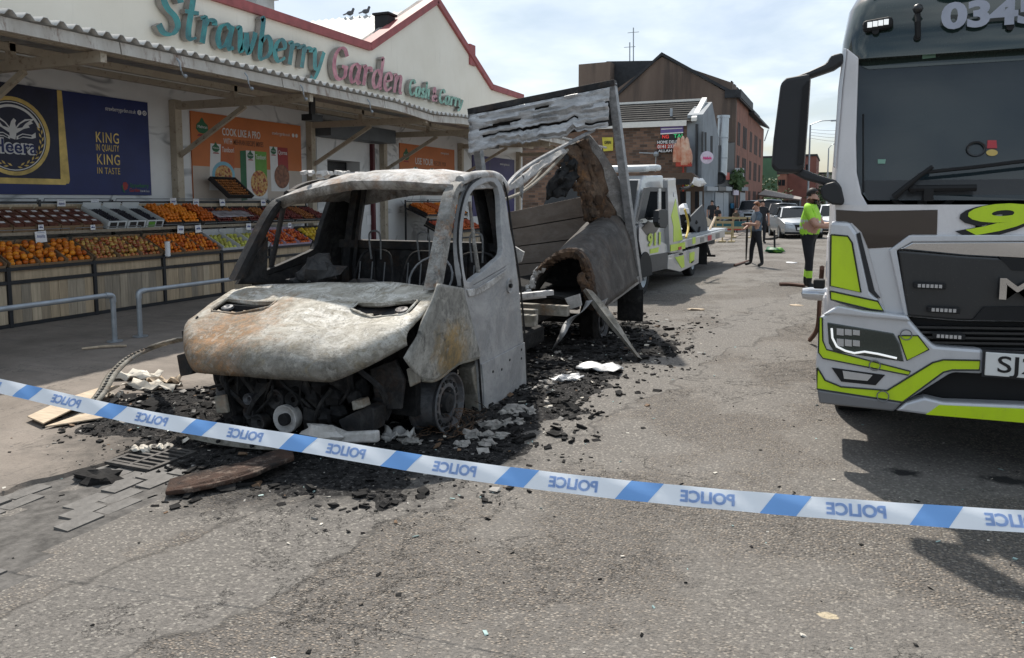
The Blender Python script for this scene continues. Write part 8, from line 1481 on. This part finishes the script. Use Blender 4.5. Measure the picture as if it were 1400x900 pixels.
bp0, bp1 = og(1020, 356), oy(1022, 298, p1.y - .1); b = MB(); b.tube([bp0 + V((0, 0, .02)), bp0.lerp(bp1, .5), bp1], [.018, .03, .022], 8); t = thing('steel_bar', 'long dark steel bar held upright by the ginger-haired man', 'bar', bp0); b.build('shaft', 'plastic_dark', t); b = MB(); b.box(bp1.lerp(bp0, .14), (.16, .1, .1)); b.build('handle', 'plastic_dark', t, bevel=.02)
p2 = og(1103, 396)
man2 = person('bearded heavy man in hi-vis lime shirt working beside the lorry', (p2.x, p2.y, road_z(p2.x)), R(78), dict(hea=(0, -.045, 1.575), hdt=(0, -.05, 1.665), nek=(0, -.02, 1.49), elL=(.24, -.16, 1.12), wrL=(.14, -.40, 1.14), haL=(.11, -.48, 1.16), elR=(-.25, -.16, 1.12), wrR=(-.15, -.40, 1.10), haR=(-.12, -.48, 1.12), anL=(.10, .05, .09), toL=(.11, -.12, .04), knL=(.10, .0, .5), knR=(-.11, -.05, .5), anR=(-.12, -.06, .09), toR=(-.14, -.24, .04), spi=(0, -.03, 1.14, .19, .17), pel=(0, 0, .95, .17, .14)), dict(skin='skin', top='hivis', leg='trousers_black', shoe='boot', band='refl', hem='hivis_hem'), 'hair_dark', 1.86, heavy=1.12)
bd = MB(); bd.ball((0, -.10, 1.60), .05, 10, sq=(1.2, .7, .9)); bd.build('beard', 'hair_dark', man2, smooth=60, world=False)
BM = dict(skin='skin', top='coat_dark', leg='coat_dark', shoe='boot')
person('person in black jacket walking behind the ginger-haired man', (*og(1041, 333).xy, .05), R(20), {}, BM, 'hair_dark', 1.72); person('person in dark coat standing by the grey shutters', (*oy(973, 305, 44).xy, .0), R(10), {}, BM, 'hair_dark', 1.75); person('crouching person in brown coat behind the yellow barrier', (*oy(1006, 305, 42).xy, .0), R(30), {}, dict(BM, top='coat_brown'), 'hair_dark', 1.3); person('second person in dark coat beside the grey shutters', (*oy(981, 305, 43).xy, .0), R(-30), {}, BM, 'hair_dark', 1.45)
# straps, hose and odds on the far road
mat('strap_brown', (.10, .05, .035), .8)
def strap(label, pts, r=.02, matn='strap_brown', cat='strap', name='ratchet_strap'): b = MB(); b.tube(crom(pts, 5), r, 6); tag(b.build(name, matn, None, smooth=50), label, cat)
strap('brown strap trailing on the road by the hi-vis man', [og(1066, 391) + V((0, 0, .03)), og(1080, 391) + V((0, 0, .03)), og(1100, 393) + V((0, 0, .03))], .035); strap('brown strap hanging from the lorry side to the road', [V((-.12, 8.0, 1.1)), V((-.14, 8.6, .7)), V((-.16, 9.0, .35)), V((-.24, 9.3, .16))], .025); strap('dark strap lying at the feet of the ginger-haired man', [og(1004, 365) + V((0, 0, .04)), og(1012, 362) + V((0, 0, .03)), og(1024, 358) + V((0, 0, .03))], .03); strap('dark hose lying across the far road', [og(1044, 328) + V((0, 0, .05)), og(1055, 328) + V((0, 0, .05)), og(1064, 325) + V((0, 0, .05)), og(1073, 321) + V((0, 0, .05))], .05, 'plastic_dark', 'hose', 'hose')
sp_ = og(1059, 346); t = thing('sweeping_broom', 'upright dark pole with a green base standing on the far road', 'broom', sp_); b = MB(); lump(b, sp_ + V((0, 0, .08)), .24, 2.0, (1.3, .8, .4)); b.build('green_base', 'print_green', t, smooth=30); b = MB(); lump(b, sp_ + V((.1, -.1, .1)), .14, 5.0, (1.3, .8, .5)); b.build('dark_base', 'print_lightgreen', t, smooth=30); b = MB(); b.tube([sp_ + V((0, 0, .1)), sp_ + V((-.03, 0, .72))], .03, 6); b.build('pole', 'plastic_dark', t)
def litter(label, px, py, s, matn='paper'): p = og(px, py); b = MB(); lump(b, p + V((0, 0, s * .1)), s, px * .1, (1.6, 1, .25), 8); tag(b.build('litter', matn, None, smooth=30), label, 'litter', 'litter on the road')
litter('pale scrap of litter on the road near the lorry corner', 1088, 418, .06, 'pale_board'); litter('white scrap of paper on the road behind the hi-vis man', 1082, 360, .10); litter('flattened pale card on the road between the trucks', 952, 424, .08, 'pale_board')
